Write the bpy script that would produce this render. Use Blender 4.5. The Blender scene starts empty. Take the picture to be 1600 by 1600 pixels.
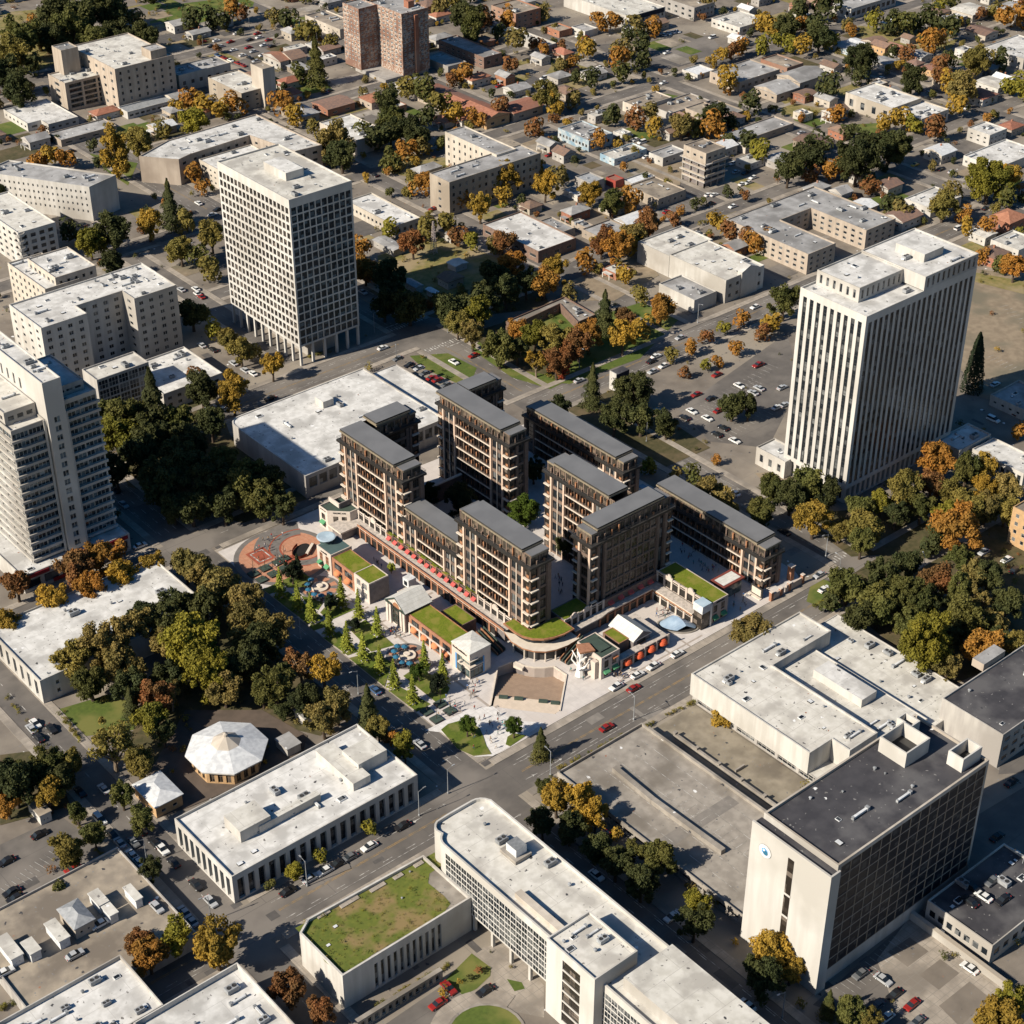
import bpy, math, random
from mathutils import Vector, Matrix
from mathutils.geometry import tessellate_polygon
R = random.Random(7)
S = bpy.context.scene
COL = S.collection
# ------------------------------------------------------------------ camera
# world: X runs along the avenues, Y along the cross streets, metres; camera 324 m up
F, TH, HC, YAW = 2725., math.radians(33.35), 324., math.radians(49.75)
FX, FY, RX, RY = math.cos(YAW), math.sin(YAW), math.sin(YAW), -math.cos(YAW)
CT, ST = math.cos(TH), math.sin(TH)
def P(px, py, z=0.):
    """point of the map (at height z) seen at this place of the survey photograph"""
    u = (px-800)/F; v = (py-800)/F
    a = CT-v*ST; b = -ST-v*CT
    t = (z-HC)/b
    return ((FX*a+RX*u)*t, (FY*a+RY*u)*t)
def proj(x, y, z=0.):
    a = x*FX+y*FY; u = x*RX+y*RY; h = z-HC
    d = a*CT-h*ST; w = a*ST+h*CT
    return (800+F*u/d, 800-F*w/d, d)
def hgt(b, top, z0=0.):
    x, y = P(b[0], b[1], z0); lo, hi = z0, 200.
    for _ in range(50):
        m = (lo+hi)/2
        if proj(x, y, m)[1] > top[1]: lo = m
        else: hi = m
    return lo
cam = bpy.data.cameras.new('camera'); co = bpy.data.objects.new('camera', cam); COL.objects.link(co)
co.location = (0, 0, HC); co.rotation_euler = (math.pi/2-TH, 0, YAW-math.pi/2)
cam.sensor_width = 36; cam.lens = 36*F/1600; cam.clip_start = 1; cam.clip_end = 9000
S.camera = co
# ------------------------------------------------------------------ light
SUN_EL = math.radians(34.5); SA = math.radians(9.6)
w = bpy.data.worlds.new('World'); S.world = w; w.use_nodes = True
nt = w.node_tree; sky = nt.nodes.new('ShaderNodeTexSky'); sky.sky_type = 'NISHITA'; sky.sun_disc = False
sky.sun_elevation = SUN_EL; sky.sun_rotation = math.radians(279.6); sky.air_density = 1.0
hs_ = nt.nodes.new('ShaderNodeHueSaturation'); hs_.inputs['Saturation'].default_value = 1.5; nt.links.new(sky.outputs[0], hs_.inputs['Color']); nt.links.new(hs_.outputs[0], nt.nodes['Background'].inputs[0]); nt.nodes['Background'].inputs[1].default_value = .056
sl = bpy.data.lights.new('sun', 'SUN'); sl.energy = 5.0; sl.angle = math.radians(.53); sl.color = (1., .91, .77)
so = bpy.data.objects.new('sun', sl); COL.objects.link(so)
dv = Vector((math.cos(SA)*math.cos(SUN_EL), -math.sin(SA)*math.cos(SUN_EL), -math.sin(SUN_EL)))
so.rotation_euler = dv.to_track_quat('-Z', 'Y').to_euler(); so.location = (0, 300, 400)
S.view_settings.view_transform = 'Standard'; S.view_settings.look = 'None'; S.view_settings.exposure = 0.55
S.cycles.max_bounces = 5; S.cycles.diffuse_bounces = 1; S.cycles.glossy_bounces = 2; S.cycles.transmission_bounces = 2
S.cycles.transparent_max_bounces = 4; S.cycles.use_denoising = True
# ------------------------------------------------------------------ materials
MATS = {}
def mat(name, c1, c2=None, c3=None, sc=.35, rough=.85, rnd=0., metal=0., spec=.3, big=.035, seam=None, bump=0., streak=False, detail=5, lo=.38, hi=.62, obj=False, speck=False):
    """weathered surface: two tones mixed by fine noise, stains of c3 by broad noise, optional seams"""
    m = bpy.data.materials.new(name); m.use_nodes = True; MATS[name] = m
    n = m.node_tree.nodes; l = m.node_tree.links; b = n['Principled BSDF']
    b.inputs['Roughness'].default_value = rough; b.inputs['Metallic'].default_value = metal
    b.inputs['Specular IOR Level'].default_value = spec
    if c2 is None: c2 = tuple(x*.82 for x in c1)
    if obj: g = n.new('ShaderNodeTexCoord'); src = g.outputs['Object']
    else: g = n.new('ShaderNodeNewGeometry'); src = g.outputs['Position']
    def noise(scale, det, vec=None):
        t = n.new('ShaderNodeTexNoise'); t.inputs['Scale'].default_value = scale; t.inputs['Detail'].default_value = det
        l.new(vec or src, t.inputs['Vector']); return t.outputs['Fac']
    def ramp(f, a, c):
        r = n.new('ShaderNodeMapRange'); r.inputs[1].default_value = a; r.inputs[2].default_value = c; l.new(f, r.inputs[0]); return r.outputs[0]
    def mix(f, a, c):
        x = n.new('ShaderNodeMix'); x.data_type = 'RGBA'
        if f is not None: l.new(f, x.inputs[0])
        for i, q in ((6, a), (7, c)):
            if isinstance(q, tuple): x.inputs[i].default_value = q+(1,)
            else: l.new(q, x.inputs[i])
        return x
    vec = src
    if streak:
        mp = n.new('ShaderNodeMapping'); mp.inputs['Scale'].default_value = (1, 1, .12); l.new(src, mp.inputs[0]); vec = mp.outputs[0]
    col = mix(ramp(noise(sc, detail, vec), lo, hi), c1, c2).outputs[2]
    if c3: col = mix(ramp(noise(big, 8), .48, .62), col, c3).outputs[2]
    if speck:                                    # scattered debris, patches and drips on the surface
        for scl, th, cc in ((.22, .10, (.05, .05, .055)), (.31, .095, (.16, .15, .14)), (.13, .07, (.7, .7, .69)), (.55, .12, (.2, .195, .19)), (.16, .045, (.28, .14, .09))):
            v = n.new('ShaderNodeTexVoronoi'); v.inputs['Scale'].default_value = scl; nz = n.new('ShaderNodeTexNoise'); nz.inputs['Scale'].default_value = 1.3; nz.inputs['Detail'].default_value = 3; l.new(src, nz.inputs['Vector'])
            ad = n.new('ShaderNodeVectorMath'); ad.operation = 'MULTIPLY_ADD'; ad.inputs[1].default_value = (1.5, 1.5, .2); l.new(nz.outputs['Color'], ad.inputs[0]); l.new(src, ad.inputs[2]); l.new(ad.outputs[0], v.inputs['Vector'])
            col = mix(ramp(v.outputs['Distance'], th, th*.8), col, cc).outputs[2]
    if seam:
        sx, sy, cs, sw = seam
        t = n.new('ShaderNodeTexBrick'); t.inputs['Scale'].default_value = 1; t.inputs['Brick Width'].default_value = sx; t.inputs['Row Height'].default_value = sy
        t.inputs['Mortar Size'].default_value = sw; t.inputs['Mortar Smooth'].default_value = .1; t.offset = .5 if sx != sy else 0
        l.new(src, t.inputs['Vector'])
        col = mix(t.outputs['Fac'], col, cs).outputs[2]
    if rnd:
        oi = n.new('ShaderNodeObjectInfo'); hs = n.new('ShaderNodeHueSaturation'); l.new(col, hs.inputs['Color'])
        l.new(ramp2(n, l, oi.outputs['Random'], 1-rnd, 1+rnd), hs.inputs['Value'])
        q = n.new('ShaderNodeMath'); q.operation = 'FRACT'; q2 = n.new('ShaderNodeMath'); q2.operation = 'MULTIPLY'; q2.inputs[1].default_value = 7.31
        l.new(oi.outputs['Random'], q2.inputs[0]); l.new(q2.outputs[0], q.inputs[0])
        l.new(ramp2(n, l, q.outputs[0], .5-rnd*.05, .5+rnd*.05), hs.inputs['Hue']); col = hs.outputs[0]
    l.new(col, b.inputs['Base Color'])
    if bump:
        bp = n.new('ShaderNodeBump'); bp.inputs['Strength'].default_value = bump; bp.inputs['Distance'].default_value = .3
        l.new(noise(sc*4, 4), bp.inputs['Height']); l.new(bp.outputs[0], b.inputs['Normal'])
    return m
def ramp2(n, l, f, a, c):
    r = n.new('ShaderNodeMapRange'); r.inputs[3].default_value = a; r.inputs[4].default_value = c; l.new(f, r.inputs[0]); return r.outputs[0]
def glass(name, c1, c2, cell=2.2, rough=.12, thr=.72, spec=.5):
    """dark panes, some with pale blinds, told apart by small cells"""
    m = bpy.data.materials.new(name); m.use_nodes = True; MATS[name] = m
    n = m.node_tree.nodes; l = m.node_tree.links; b = n['Principled BSDF']
    g = n.new('ShaderNodeNewGeometry'); s = n.new('ShaderNodeVectorMath'); s.operation = 'SNAP'; s.inputs[1].default_value = (cell, cell, cell*.8)
    l.new(g.outputs['Position'], s.inputs[0])
    wn = n.new('ShaderNodeTexWhiteNoise'); l.new(s.outputs[0], wn.inputs['Vector'])
    r = n.new('ShaderNodeMapRange'); r.inputs[1].default_value = thr; r.inputs[2].default_value = 1.; l.new(wn.outputs['Value'], r.inputs[0])
    x = n.new('ShaderNodeMix'); x.data_type = 'RGBA'; l.new(r.outputs[0], x.inputs[0]); x.inputs[6].default_value = c1+(1,); x.inputs[7].default_value = c2+(1,)
    l.new(x.outputs[2], b.inputs['Base Color']); b.inputs['Roughness'].default_value = rough; b.inputs['Specular IOR Level'].default_value = spec
    return m
# walls
mat('white_wall', (.52, .50, .465), (.43, .41, .375), (.34, .315, .28), sc=.5, streak=True, rnd=.06)
mat('cream_wall', (.50, .45, .385), (.42, .375, .315), (.35, .305, .25), sc=.5, streak=True, rnd=.08)
mat('tan_wall', (.40, .34, .275), (.33, .275, .22), (.26, .215, .17), sc=.6, streak=True, rnd=.1)
mat('grey_wall', (.40, .38, .35), (.32, .30, .28), (.27, .25, .23), sc=.6, streak=True, rnd=.1)
mat('brick_wall', (.33, .15, .09), (.25, .11, .07), (.3, .2, .15), sc=.9, rnd=.12)
mat('brown_wall', (.20, .13, .10), (.15, .10, .08), sc=.8, rnd=.1)
mat('blue_wall', (.30, .38, .43), (.48, .49, .48), (.2, .30, .38), sc=.5, big=.2, rnd=.1)
mat('mottled_brick', (.25, .14, .095), (.40, .34, .29), (.20, .115, .085), sc=.9, big=.12, detail=2, lo=.47, hi=.53)
mat('marble_wall', (.54, .52, .485), (.475, .455, .42), (.41, .39, .355), sc=.4, streak=True)
# roofs
mat('white_roof', (.64, .63, .605), (.52, .51, .485), (.40, .39, .37), sc=.45, big=.13, detail=9, speck=True, seam=(14., 5.5, (.40, .39, .37), .05), rnd=.05)
mat('cream_roof', (.60, .58, .53), (.50, .48, .43), (.39, .37, .335), sc=.45, big=.14, detail=9, speck=True, seam=(11., 7., (.36, .34, .31), .05), rnd=.05)
mat('grey_roof', (.37, .365, .36), (.28, .275, .27), (.2, .195, .19), sc=.3, big=.08, detail=9, speck=True, seam=(12., 5., (.24, .23, .22), .04), rnd=.12)
mat('dark_roof', (.040, .039, .045), (.058, .056, .062), (.10, .097, .10), sc=.25, big=.09, detail=10, speck=True)
mat('tan_roof', (.33, .28, .22), (.24, .205, .165), (.16, .135, .11), sc=.3, big=.07, detail=9, speck=True, rnd=.08)
mat('red_roof', (.34, .15, .095), (.26, .11, .07), (.22, .12, .09), sc=.8, rnd=.12)
mat('brown_roof', (.22, .14, .10), (.16, .11, .09), sc=.8, rnd=.15)
mat('red_paint', (.30, .06, .045), (.24, .05, .04), rough=.5)
mat('metal_white', (.66, .67, .67), (.52, .53, .54), sc=.8, rough=.5, rnd=.1)
mat('metal_grey', (.30, .31, .32), (.22, .23, .24), sc=1., rough=.5, rnd=.25)
mat('dark_metal', (.035, .034, .033), (.05, .048, .046), rough=.5)
mat('concrete', (.33, .30, .26), (.25, .225, .195), (.175, .155, .13), sc=.4, big=.07, detail=10, speck=True, rnd=.05)
mat('shingle_white', (.62, .61, .57), (.53, .52, .48), sc=.6, seam=(3., 1.1, (.46, .45, .42), .05))
mat('plaza_wall', (.52, .44, .38), (.43, .36, .31), (.38, .32, .28), sc=.8)
# glass
glass('glass_dark', (.014, .018, .023), (.16, .165, .165), thr=.55, rough=.2, spec=.35)
glass('glass_blue', (.010, .022, .032), (.10, .15, .18), cell=1.6, thr=.6, rough=.2, spec=.35)
glass('glass_brown', (.026, .021, .017), (.17, .14, .115), cell=1.8, thr=.55, rough=.25, spec=.3)
glass('glass_teal', (.05, .075, .075), (.16, .19, .18), cell=1.7, thr=.35)
mat('pale_glass', (.45, .55, .62), (.35, .45, .52), rough=.15, spec=.6)
mat('frame_light', (.52, .49, .44), (.45, .42, .38))
mat('frame_bronze', (.20, .15, .10), (.15, .11, .08))
mat('frame_white', (.72, .70, .66), (.66, .64, .6))
# ------------------------------------------------------------------ mesh builder
class MB:
    def __init__(s): s.v = []; s.f = []; s.m = []; s.mats = []
    def mi(s, m):
        if m not in s.mats: s.mats.append(m)
        return s.mats.index(m)
    def face(s, pts, m):
        k = len(s.v); s.v.extend(pts); s.f.append(tuple(range(k, k+len(pts)))); s.m.append(s.mi(m))
    def box(s, x0, y0, z0, x1, y1, z1, m, top=None, bottom=True):
        if x0 > x1: x0, x1 = x1, x0
        if y0 > y1: y0, y1 = y1, y0
        if z0 > z1: z0, z1 = z1, z0
        k = len(s.v); s.v.extend([(x0, y0, z0), (x1, y0, z0), (x1, y1, z0), (x0, y1, z0), (x0, y0, z1), (x1, y0, z1), (x1, y1, z1), (x0, y1, z1)])
        a = s.mi(m)
        for q in ((0, 1, 5, 4), (1, 2, 6, 5), (2, 3, 7, 6), (3, 0, 4, 7)): s.f.append(tuple(k+i for i in q)); s.m.append(a)
        s.f.append((k+4, k+5, k+6, k+7)); s.m.append(s.mi(top or m))
        if bottom: s.f.append((k+3, k+2, k+1, k)); s.m.append(a)
    def obox(s, c, d, L, W, z0, z1, m, top=None):
        """box centred c, long axis direction d (2D unit), length L, width W"""
        n = (-d[1], d[0]); p = [(c[0]+d[0]*a*L/2+n[0]*b*W/2, c[1]+d[1]*a*L/2+n[1]*b*W/2) for a, b in ((-1, -1), (1, -1), (1, 1), (-1, 1))]
        s.prism(p, z0, z1, m, top)
    def prism(s, poly, z0, z1, m, top=None, bottom=True):
        n = len(poly); k = len(s.v)
        s.v.extend([(p[0], p[1], z0) for p in poly]); s.v.extend([(p[0], p[1], z1) for p in poly]); a = s.mi(m)
        for i in range(n): j = (i+1) % n; s.f.append((k+i, k+j, k+n+j, k+n+i)); s.m.append(a)
        s.f.append(tuple(k+n+i for i in range(n))); s.m.append(s.mi(top or m))
        if bottom: s.f.append(tuple(k+n-1-i for i in range(n))); s.m.append(a)
    def tube(s, p, q, r0, r1, m, n=6):
        p = Vector(p); q = Vector(q); d = (q-p).normalized(); a = d.orthogonal().normalized(); b = d.cross(a); k = len(s.v)
        for c, r in ((p, r0), (q, r1)):
            for i in range(n): t = 2*math.pi*i/n; s.v.append(tuple(c+a*math.cos(t)*r+b*math.sin(t)*r))
        x = s.mi(m)
        for i in range(n): j = (i+1) % n; s.f.append((k+i, k+j, k+n+j, k+n+i)); s.m.append(x)
        s.f.append(tuple(k+n+i for i in range(n))); s.m.append(x); s.f.append(tuple(k+n-1-i for i in range(n))); s.m.append(x)
    def sheet(s, outer, z, m, holes=()):
        loops = [[Vector((p[0], p[1], 0)) for p in outer]]+[[Vector((p[0], p[1], 0)) for p in h] for h in holes]
        flat = [p for L in loops for p in L]; k = len(s.v); s.v.extend([(p.x, p.y, z) for p in flat]); x = s.mi(m)
        for t in tessellate_polygon(loops):
            a, b, c = (flat[i] for i in t)
            t = t if (b-a).cross(c-a).z > 0 else t[::-1]
            s.f.append(tuple(k+i for i in t)); s.m.append(x)
    def lathe(s, c, prof, m, n=16):
        k = len(s.v); x = s.mi(m)
        for r, z in prof:
            for i in range(n): t = 2*math.pi*i/n; s.v.append((c[0]+r*math.cos(t), c[1]+r*math.sin(t), z))
        for a in range(len(prof)-1):
            for i in range(n): j = (i+1) % n; s.f.append((k+a*n+i, k+a*n+j, k+a*n+n+j, k+a*n+n+i)); s.m.append(x)
        s.f.append(tuple(k+(len(prof)-1)*n+i for i in range(n))); s.m.append(x)
    def mesh(s, name, org=(0, 0, 0)):
        me = bpy.data.meshes.new(name); me.from_pydata([(a-org[0], b-org[1], c-org[2]) for a, b, c in s.v], [], s.f)
        for q in s.mats: me.materials.append(MATS[q] if isinstance(q, str) else q)
        me.polygons.foreach_set('material_index', s.m); me.update(); return me
    def build(s, name, parent=None, smooth=False):
        if not s.f: return None
        org = parent.location if parent is not None and parent.parent is None else (Vector(parent.location)+parent.parent.location if parent is not None else (0, 0, 0))
        me = s.mesh(name, org); o = bpy.data.objects.new(name, me); COL.objects.link(o)
        if parent is not None: o.parent = parent
        if smooth: me.polygons.foreach_set('use_smooth', [True]*len(me.polygons))
        return o
def inst(name, me, parent, loc, rz=0., sc=None):
    o = bpy.data.objects.new(name, me); COL.objects.link(o); o.rotation_euler = (0, 0, rz)
    if sc: o.scale = sc
    if parent is not None:
        o.parent = parent; q = Vector(parent.location)
        if parent.parent is not None: q = q+parent.parent.location
        o.location = Vector(loc)-q
    else: o.location = loc
    return o
USED = {}
def tag(o, label, cat, group=None):
    o['label'] = label; o['category'] = cat
    if group: o['group'] = group
    return o
LAND = []        # landmarks for the labels: (phrase, footprint points, height)
def thing(name, label, cat, loc, group=None, land=None, foot=None):
    o = bpy.data.objects.new(name, None); COL.objects.link(o); o.location = loc; o.empty_display_size = .5
    tag(o, label, cat, group)
    if land: LAND.append((land, foot or [(loc[0], loc[1])]))
    return o
def struct(mb, name):
    o = mb.build(name); o['kind'] = 'structure'; return o
def stuffo(o): o['kind'] = 'stuff'; return o
# ------------------------------------------------------------------ buildings
PANES = {}
def pane_bits(wd, ht, st):
    """glass and frame boxes of one window, in its own plane (x along, z up, y = 0 the glass)"""
    fr = {'glass_blue': 'frame_white', 'glass_dark': 'frame_light', 'glass_brown': 'frame_bronze', 'glass_teal': 'frame_bronze'}
    g, nx, nz, f, bw = 'glass_dark', 1, 1, None, .09
    if isinstance(st, tuple): g, nx, nz = st[:3]; f = st[3] if len(st) > 3 else None; bw = st[4] if len(st) > 4 else .09
    f = f or fr.get(g, 'frame_light'); q = [((-wd/2, 0, -ht/2), (wd/2, 0, -ht/2), (wd/2, 0, ht/2), (-wd/2, 0, ht/2), g)]
    def bar(x0, z0, x1, z1):
        y = -.07
        q.append(((x0, y, z0), (x1, y, z0), (x1, y, z1), (x0, y, z1), f))
        if x1-x0 < z1-z0: q.append(((x0, 0, z0), (x0, y, z0), (x0, y, z1), (x0, 0, z1), f)); q.append(((x1, y, z0), (x1, 0, z0), (x1, 0, z1), (x1, y, z1), f))
        else: q.append(((x0, y, z1), (x1, y, z1), (x1, 0, z1), (x0, 0, z1), f)); q.append(((x0, 0, z0), (x1, 0, z0), (x1, y, z0), (x0, y, z0), f))
    for i in range(nx+1):
        x = -wd/2+wd*i/nx; x = min(max(x, -wd/2+bw/2), wd/2-bw/2); bar(x-bw/2, -ht/2, x+bw/2, ht/2)
    for i in range(nz+1):
        z = -ht/2+ht*i/nz; z = min(max(z, -ht/2+bw/2), ht/2-bw/2); bar(-wd/2, z-bw/2, wd/2, z+bw/2)
    return q
def pane_mesh(wd, ht, st):
    k = (round(wd, 2), round(ht, 2), st)
    if k not in PANES:
        mb = MB()
        for q in pane_bits(wd, ht, st): mb.face(list(q[:4]), q[4])
        PANES[k] = mb.mesh('window')
    return PANES[k]
def place_windows(wins, root, limit=100, name='window'):
    """each window its own part; past 100 of them the nearest 100, the rest one stuff part"""
    wins.sort(key=lambda t: (t[0][0]**2+t[0][1]**2+(t[0][2]-HC)**2))
    for c, wd, ht, nrm, st in wins[:limit]:
        inst(name, pane_mesh(wd, ht, st), root, c, math.atan2(nrm[1], nrm[0])+math.pi/2)
    if len(wins) > limit:
        mb = MB()
        for c, wd, ht, nrm, st in wins[limit:]:
            a = math.atan2(nrm[1], nrm[0])+math.pi/2; ca, sa = math.cos(a), math.sin(a)
            for q in pane_bits(wd, ht, st): mb.face([(c[0]+x*ca-y*sa, c[1]+x*sa+y*ca, c[2]+z) for x, y, z in q[:4]], q[4])
        stuffo(mb.build(name, root))
def facade(mb, a, b, z0, z1, spec, m, wins):
    """wall from a to b (outside on its right) with recessed window openings"""
    L = math.hypot(b[0]-a[0], b[1]-a[1]); d = ((b[0]-a[0])/L, (b[1]-a[1])/L); nrm = (d[1], -d[0])
    def pt(u, z, k=0.): return (a[0]+d[0]*u-nrm[0]*k, a[1]+d[1]*u-nrm[1]*k, z)
    if not spec: mb.face([pt(0, z0), pt(L, z0), pt(L, z1), pt(0, z1)], m); return
    for sp in (spec if isinstance(spec, list) else [spec]): pass
    sp = spec
    nc, nr = sp['c'], sp['r']; mg = sp.get('mg', .6); mg2 = sp.get('mg2', mg); zb = z0+sp.get('zb', .8); zt = z1-sp.get('zt', 1.2); wf = sp.get('wf', .55); hf = sp.get('hf', .5); dp = sp.get('dp', .16); st = sp.get('st', 'glass_dark')
    cw = (L-mg-mg2)/nc; rh = (zt-zb)/nr
    us = [0.]; vs = [z0]
    for i in range(nc): us += [mg+cw*(i+.5-wf/2), mg+cw*(i+.5+wf/2)]
    for j in range(nr): vs += [zb+rh*(j+.5-hf/2), zb+rh*(j+.5+hf/2)]
    us.append(L); vs.append(z1)
    for i in range(len(us)-1):
        if us[i+1]-us[i] < 1e-4: continue
        if i % 2 == 0: mb.face([pt(us[i], z0), pt(us[i+1], z0), pt(us[i+1], z1), pt(us[i], z1)], m); continue
        for j in range(len(vs)-1):
            u0, u1, v0, v1 = us[i], us[i+1], vs[j], vs[j+1]
            if v1-v0 < 1e-4: continue
            if j % 2 == 0: mb.face([pt(u0, v0), pt(u1, v0), pt(u1, v1), pt(u0, v1)], sp.get('sm', m) if 0 < j < len(vs)-2 else m)
            else:
                mb.face([pt(u0, v0, dp), pt(u1, v0, dp), pt(u1, v0), pt(u0, v0)][::-1], m)
                mb.face([pt(u0, v1), pt(u1, v1), pt(u1, v1, dp), pt(u0, v1, dp)][::-1], m)
                mb.face([pt(u0, v0), pt(u0, v0, dp), pt(u0, v1, dp), pt(u0, v1)], m)
                mb.face([pt(u1, v0, dp), pt(u1, v0), pt(u1, v1), pt(u1, v1, dp)], m)
                wins.append((pt((u0+u1)/2, (v0+v1)/2, dp), u1-u0, v1-v0, nrm, st))
def inset(poly, k):
    n = len(poly); out = []
    for i in range(n):
        p0, p1, p2 = Vector(poly[i-1]), Vector(poly[i]), Vector(poly[(i+1) % n])
        d1 = (p1-p0).normalized(); d2 = (p2-p1).normalized(); n1 = Vector((-d1.y, d1.x)); n2 = Vector((-d2.y, d2.x))
        q = n1+n2; den = max(q.length_squared/2, .15); out.append(tuple(p1+q*(k/den)))
    return out
def area(p): return sum(p[i-1][0]*p[i][1]-p[i][0]*p[i-1][1] for i in range(len(p)))/2
def inside(q, poly):
    r = False
    for i in range(len(poly)):
        (x0, y0), (x1, y1) = poly[i-1], poly[i]
        if (y0 > q[1]) != (y1 > q[1]) and q[0] < (x1-x0)*(q[1]-y0)/(y1-y0)+x0: r = not r
    return r
UNITS = {}
def unit_mesh(kind):
    if kind in UNITS: return UNITS[kind]
    mb = MB()
    if kind == 'rooftop_unit':
        mb.box(-1.5, -.9, .25, 1.5, .9, 1.5, 'metal_grey'); mb.box(-1.3, -.7, 0, 1.3, .7, .25, 'dark_metal')
        mb.lathe((-.7, 0), [(.55, 1.5), (.55, 1.62), (.48, 1.62), (.1, 1.55)], 'dark_metal', 10); mb.lathe((.7, 0), [(.55, 1.5), (.55, 1.62), (.48, 1.62), (.1, 1.55)], 'dark_metal', 10)
        mb.box(1.5, -.6, .3, 2.1, .6, .9, 'metal_white')
    elif kind == 'rooftop_vent':
        mb.lathe((0, 0), [(.3, 0), (.3, .6), (.5, .6), (.5, .85), (.1, 1.)], 'metal_grey', 8)
    elif kind == 'rooftop_duct':
        mb.box(-2.6, -.3, .3, 2.6, .3, .85, 'metal_white'); mb.box(-2.6, -.35, 0, -2.2, .35, .9, 'metal_grey'); mb.box(2.1, -.5, 0, 2.9, .5, 1.1, 'metal_grey')
    elif kind == 'roof_hatch':
        mb.box(-.8, -.6, 0, .8, .6, .45, 'dark_metal', 'metal_white')
    elif kind == 'skylight':
        mb.box(-1.1, -.8, 0, 1.1, .8, .35, 'metal_white'); mb.face([(-.95, -.65, .37), (.95, -.65, .37), (.95, .65, .37), (-.95, .65, .37)], 'glass_dark')
    UNITS[kind] = mb.mesh(kind); return UNITS[kind]
def roof_kit(root, poly, z, n, big=1., avoid=None):
    xs = [p[0] for p in poly]; ys = [p[1] for p in poly]; pl = inset(poly, 2.2); k = t = 0
    n = int(n*1.35+.5)
    while k < n and t < n*12:
        t += 1; q = (R.uniform(min(xs), max(xs)), R.uniform(min(ys), max(ys)))
        if not inside(q, pl) or (avoid and any(a[0] < q[0] < a[2] and a[1] < q[1] < a[3] for a in avoid)): continue
        k += 1; kd = R.choice(['rooftop_vent', 'rooftop_vent', 'rooftop_unit', 'rooftop_unit', 'rooftop_duct', 'roof_hatch', 'skylight'])
        s = R.uniform(.55, 1.05)*big; inst(kd, unit_mesh(kd), root, (q[0], q[1], z), R.choice([0, 0, math.pi/2, math.pi]), (s, s, s))
def block(root, poly, z0, z1, wall, roof, faces=None, par=.7, pt=.3, units=0, wins=None, avoid=None, wallname='wall', roofname='roof', coping=None):
    """one volume of a building: wall part with openings, parapet, roof part"""
    if area(poly) < 0: poly = poly[::-1]
    own = wins is None; wins = [] if own else wins; mb = MB(); n = len(poly)
    for i in range(n):
        facade(mb, poly[i], poly[(i+1) % n], z0, z1, (faces or {}).get(i), wall, wins)
    ins = inset(poly, pt)
    for i in range(n):
        j = (i+1) % n; a, b, c, d = poly[i], poly[j], ins[j], ins[i]
        mb.face([(a[0], a[1], z1), (b[0], b[1], z1), (c[0], c[1], z1), (d[0], d[1], z1)], coping or wall)
        if par > .01: mb.face([(d[0], d[1], z1), (c[0], c[1], z1), (c[0], c[1], z1-par), (d[0], d[1], z1-par)], coping or wall)
    wo = mb.build(wallname, root)
    mr = MB(); mr.sheet(ins, z1-par, roof); ro = mr.build(roofname, root)
    if own: place_windows(wins, root)
    if units: roof_kit(ro, poly, z1-par, units, avoid=avoid)
    return wo, ro
def rect(x0, y0, x1, y1): return [(min(x0, x1), min(y0, y1)), (max(x0, x1), min(y0, y1)), (max(x0, x1), max(y0, y1)), (min(x0, x1), max(y0, y1))]
# rect() edges: 0 = side to the lower right of the picture (-Y), 1 = +X, 2 = +Y, 3 = side to the lower left (-X)
def wspec(t):
    if t is None or isinstance(t, dict): return t
    d = dict(c=t[0], r=t[1])
    if len(t) > 2: d['wf'] = t[2]
    if len(t) > 3: d['hf'] = t[3]
    if len(t) > 4: d['st'] = t[4]
    return d
def corners(N, L, Rt, h=None, base=None, z0=0., free=False):
    if base is not None: h = hgt(base, N, z0)
    n = P(N[0], N[1], h); l = P(L[0], L[1], h); r = P(Rt[0], Rt[1], h)
    if free:
        d = Vector((r[0]-n[0], r[1]-n[1])); e = Vector((l[0]-n[0], l[1]-n[1]))
        return [n, r, (r[0]+e.x, r[1]+e.y), l], h
    return rect(n[0], n[1], r[0], l[1]), h
def BX(name, label, cat, N, L, Rt, h=None, base=None, wall='white_wall', roof='white_roof', wl=None, wr=None, units=4, par=.6, free=False, land=None, z0=0.):
    """building given by three corners of its roof line (near, left, right) and its height or foot"""
    poly, h = corners(N, L, Rt, h, base, z0, free)
    c = (sum(p[0] for p in poly)/4, sum(p[1] for p in poly)/4)
    root = thing(name, label, cat, (c[0], c[1], z0), None, land, poly)
    fc = {}
    if wl: fc[3] = wspec(wl)
    if wr: fc[0] = wspec(wr)
    block(root, poly, z0, h, wall, roof, fc, par, units=units)
    return root, poly, h
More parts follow.
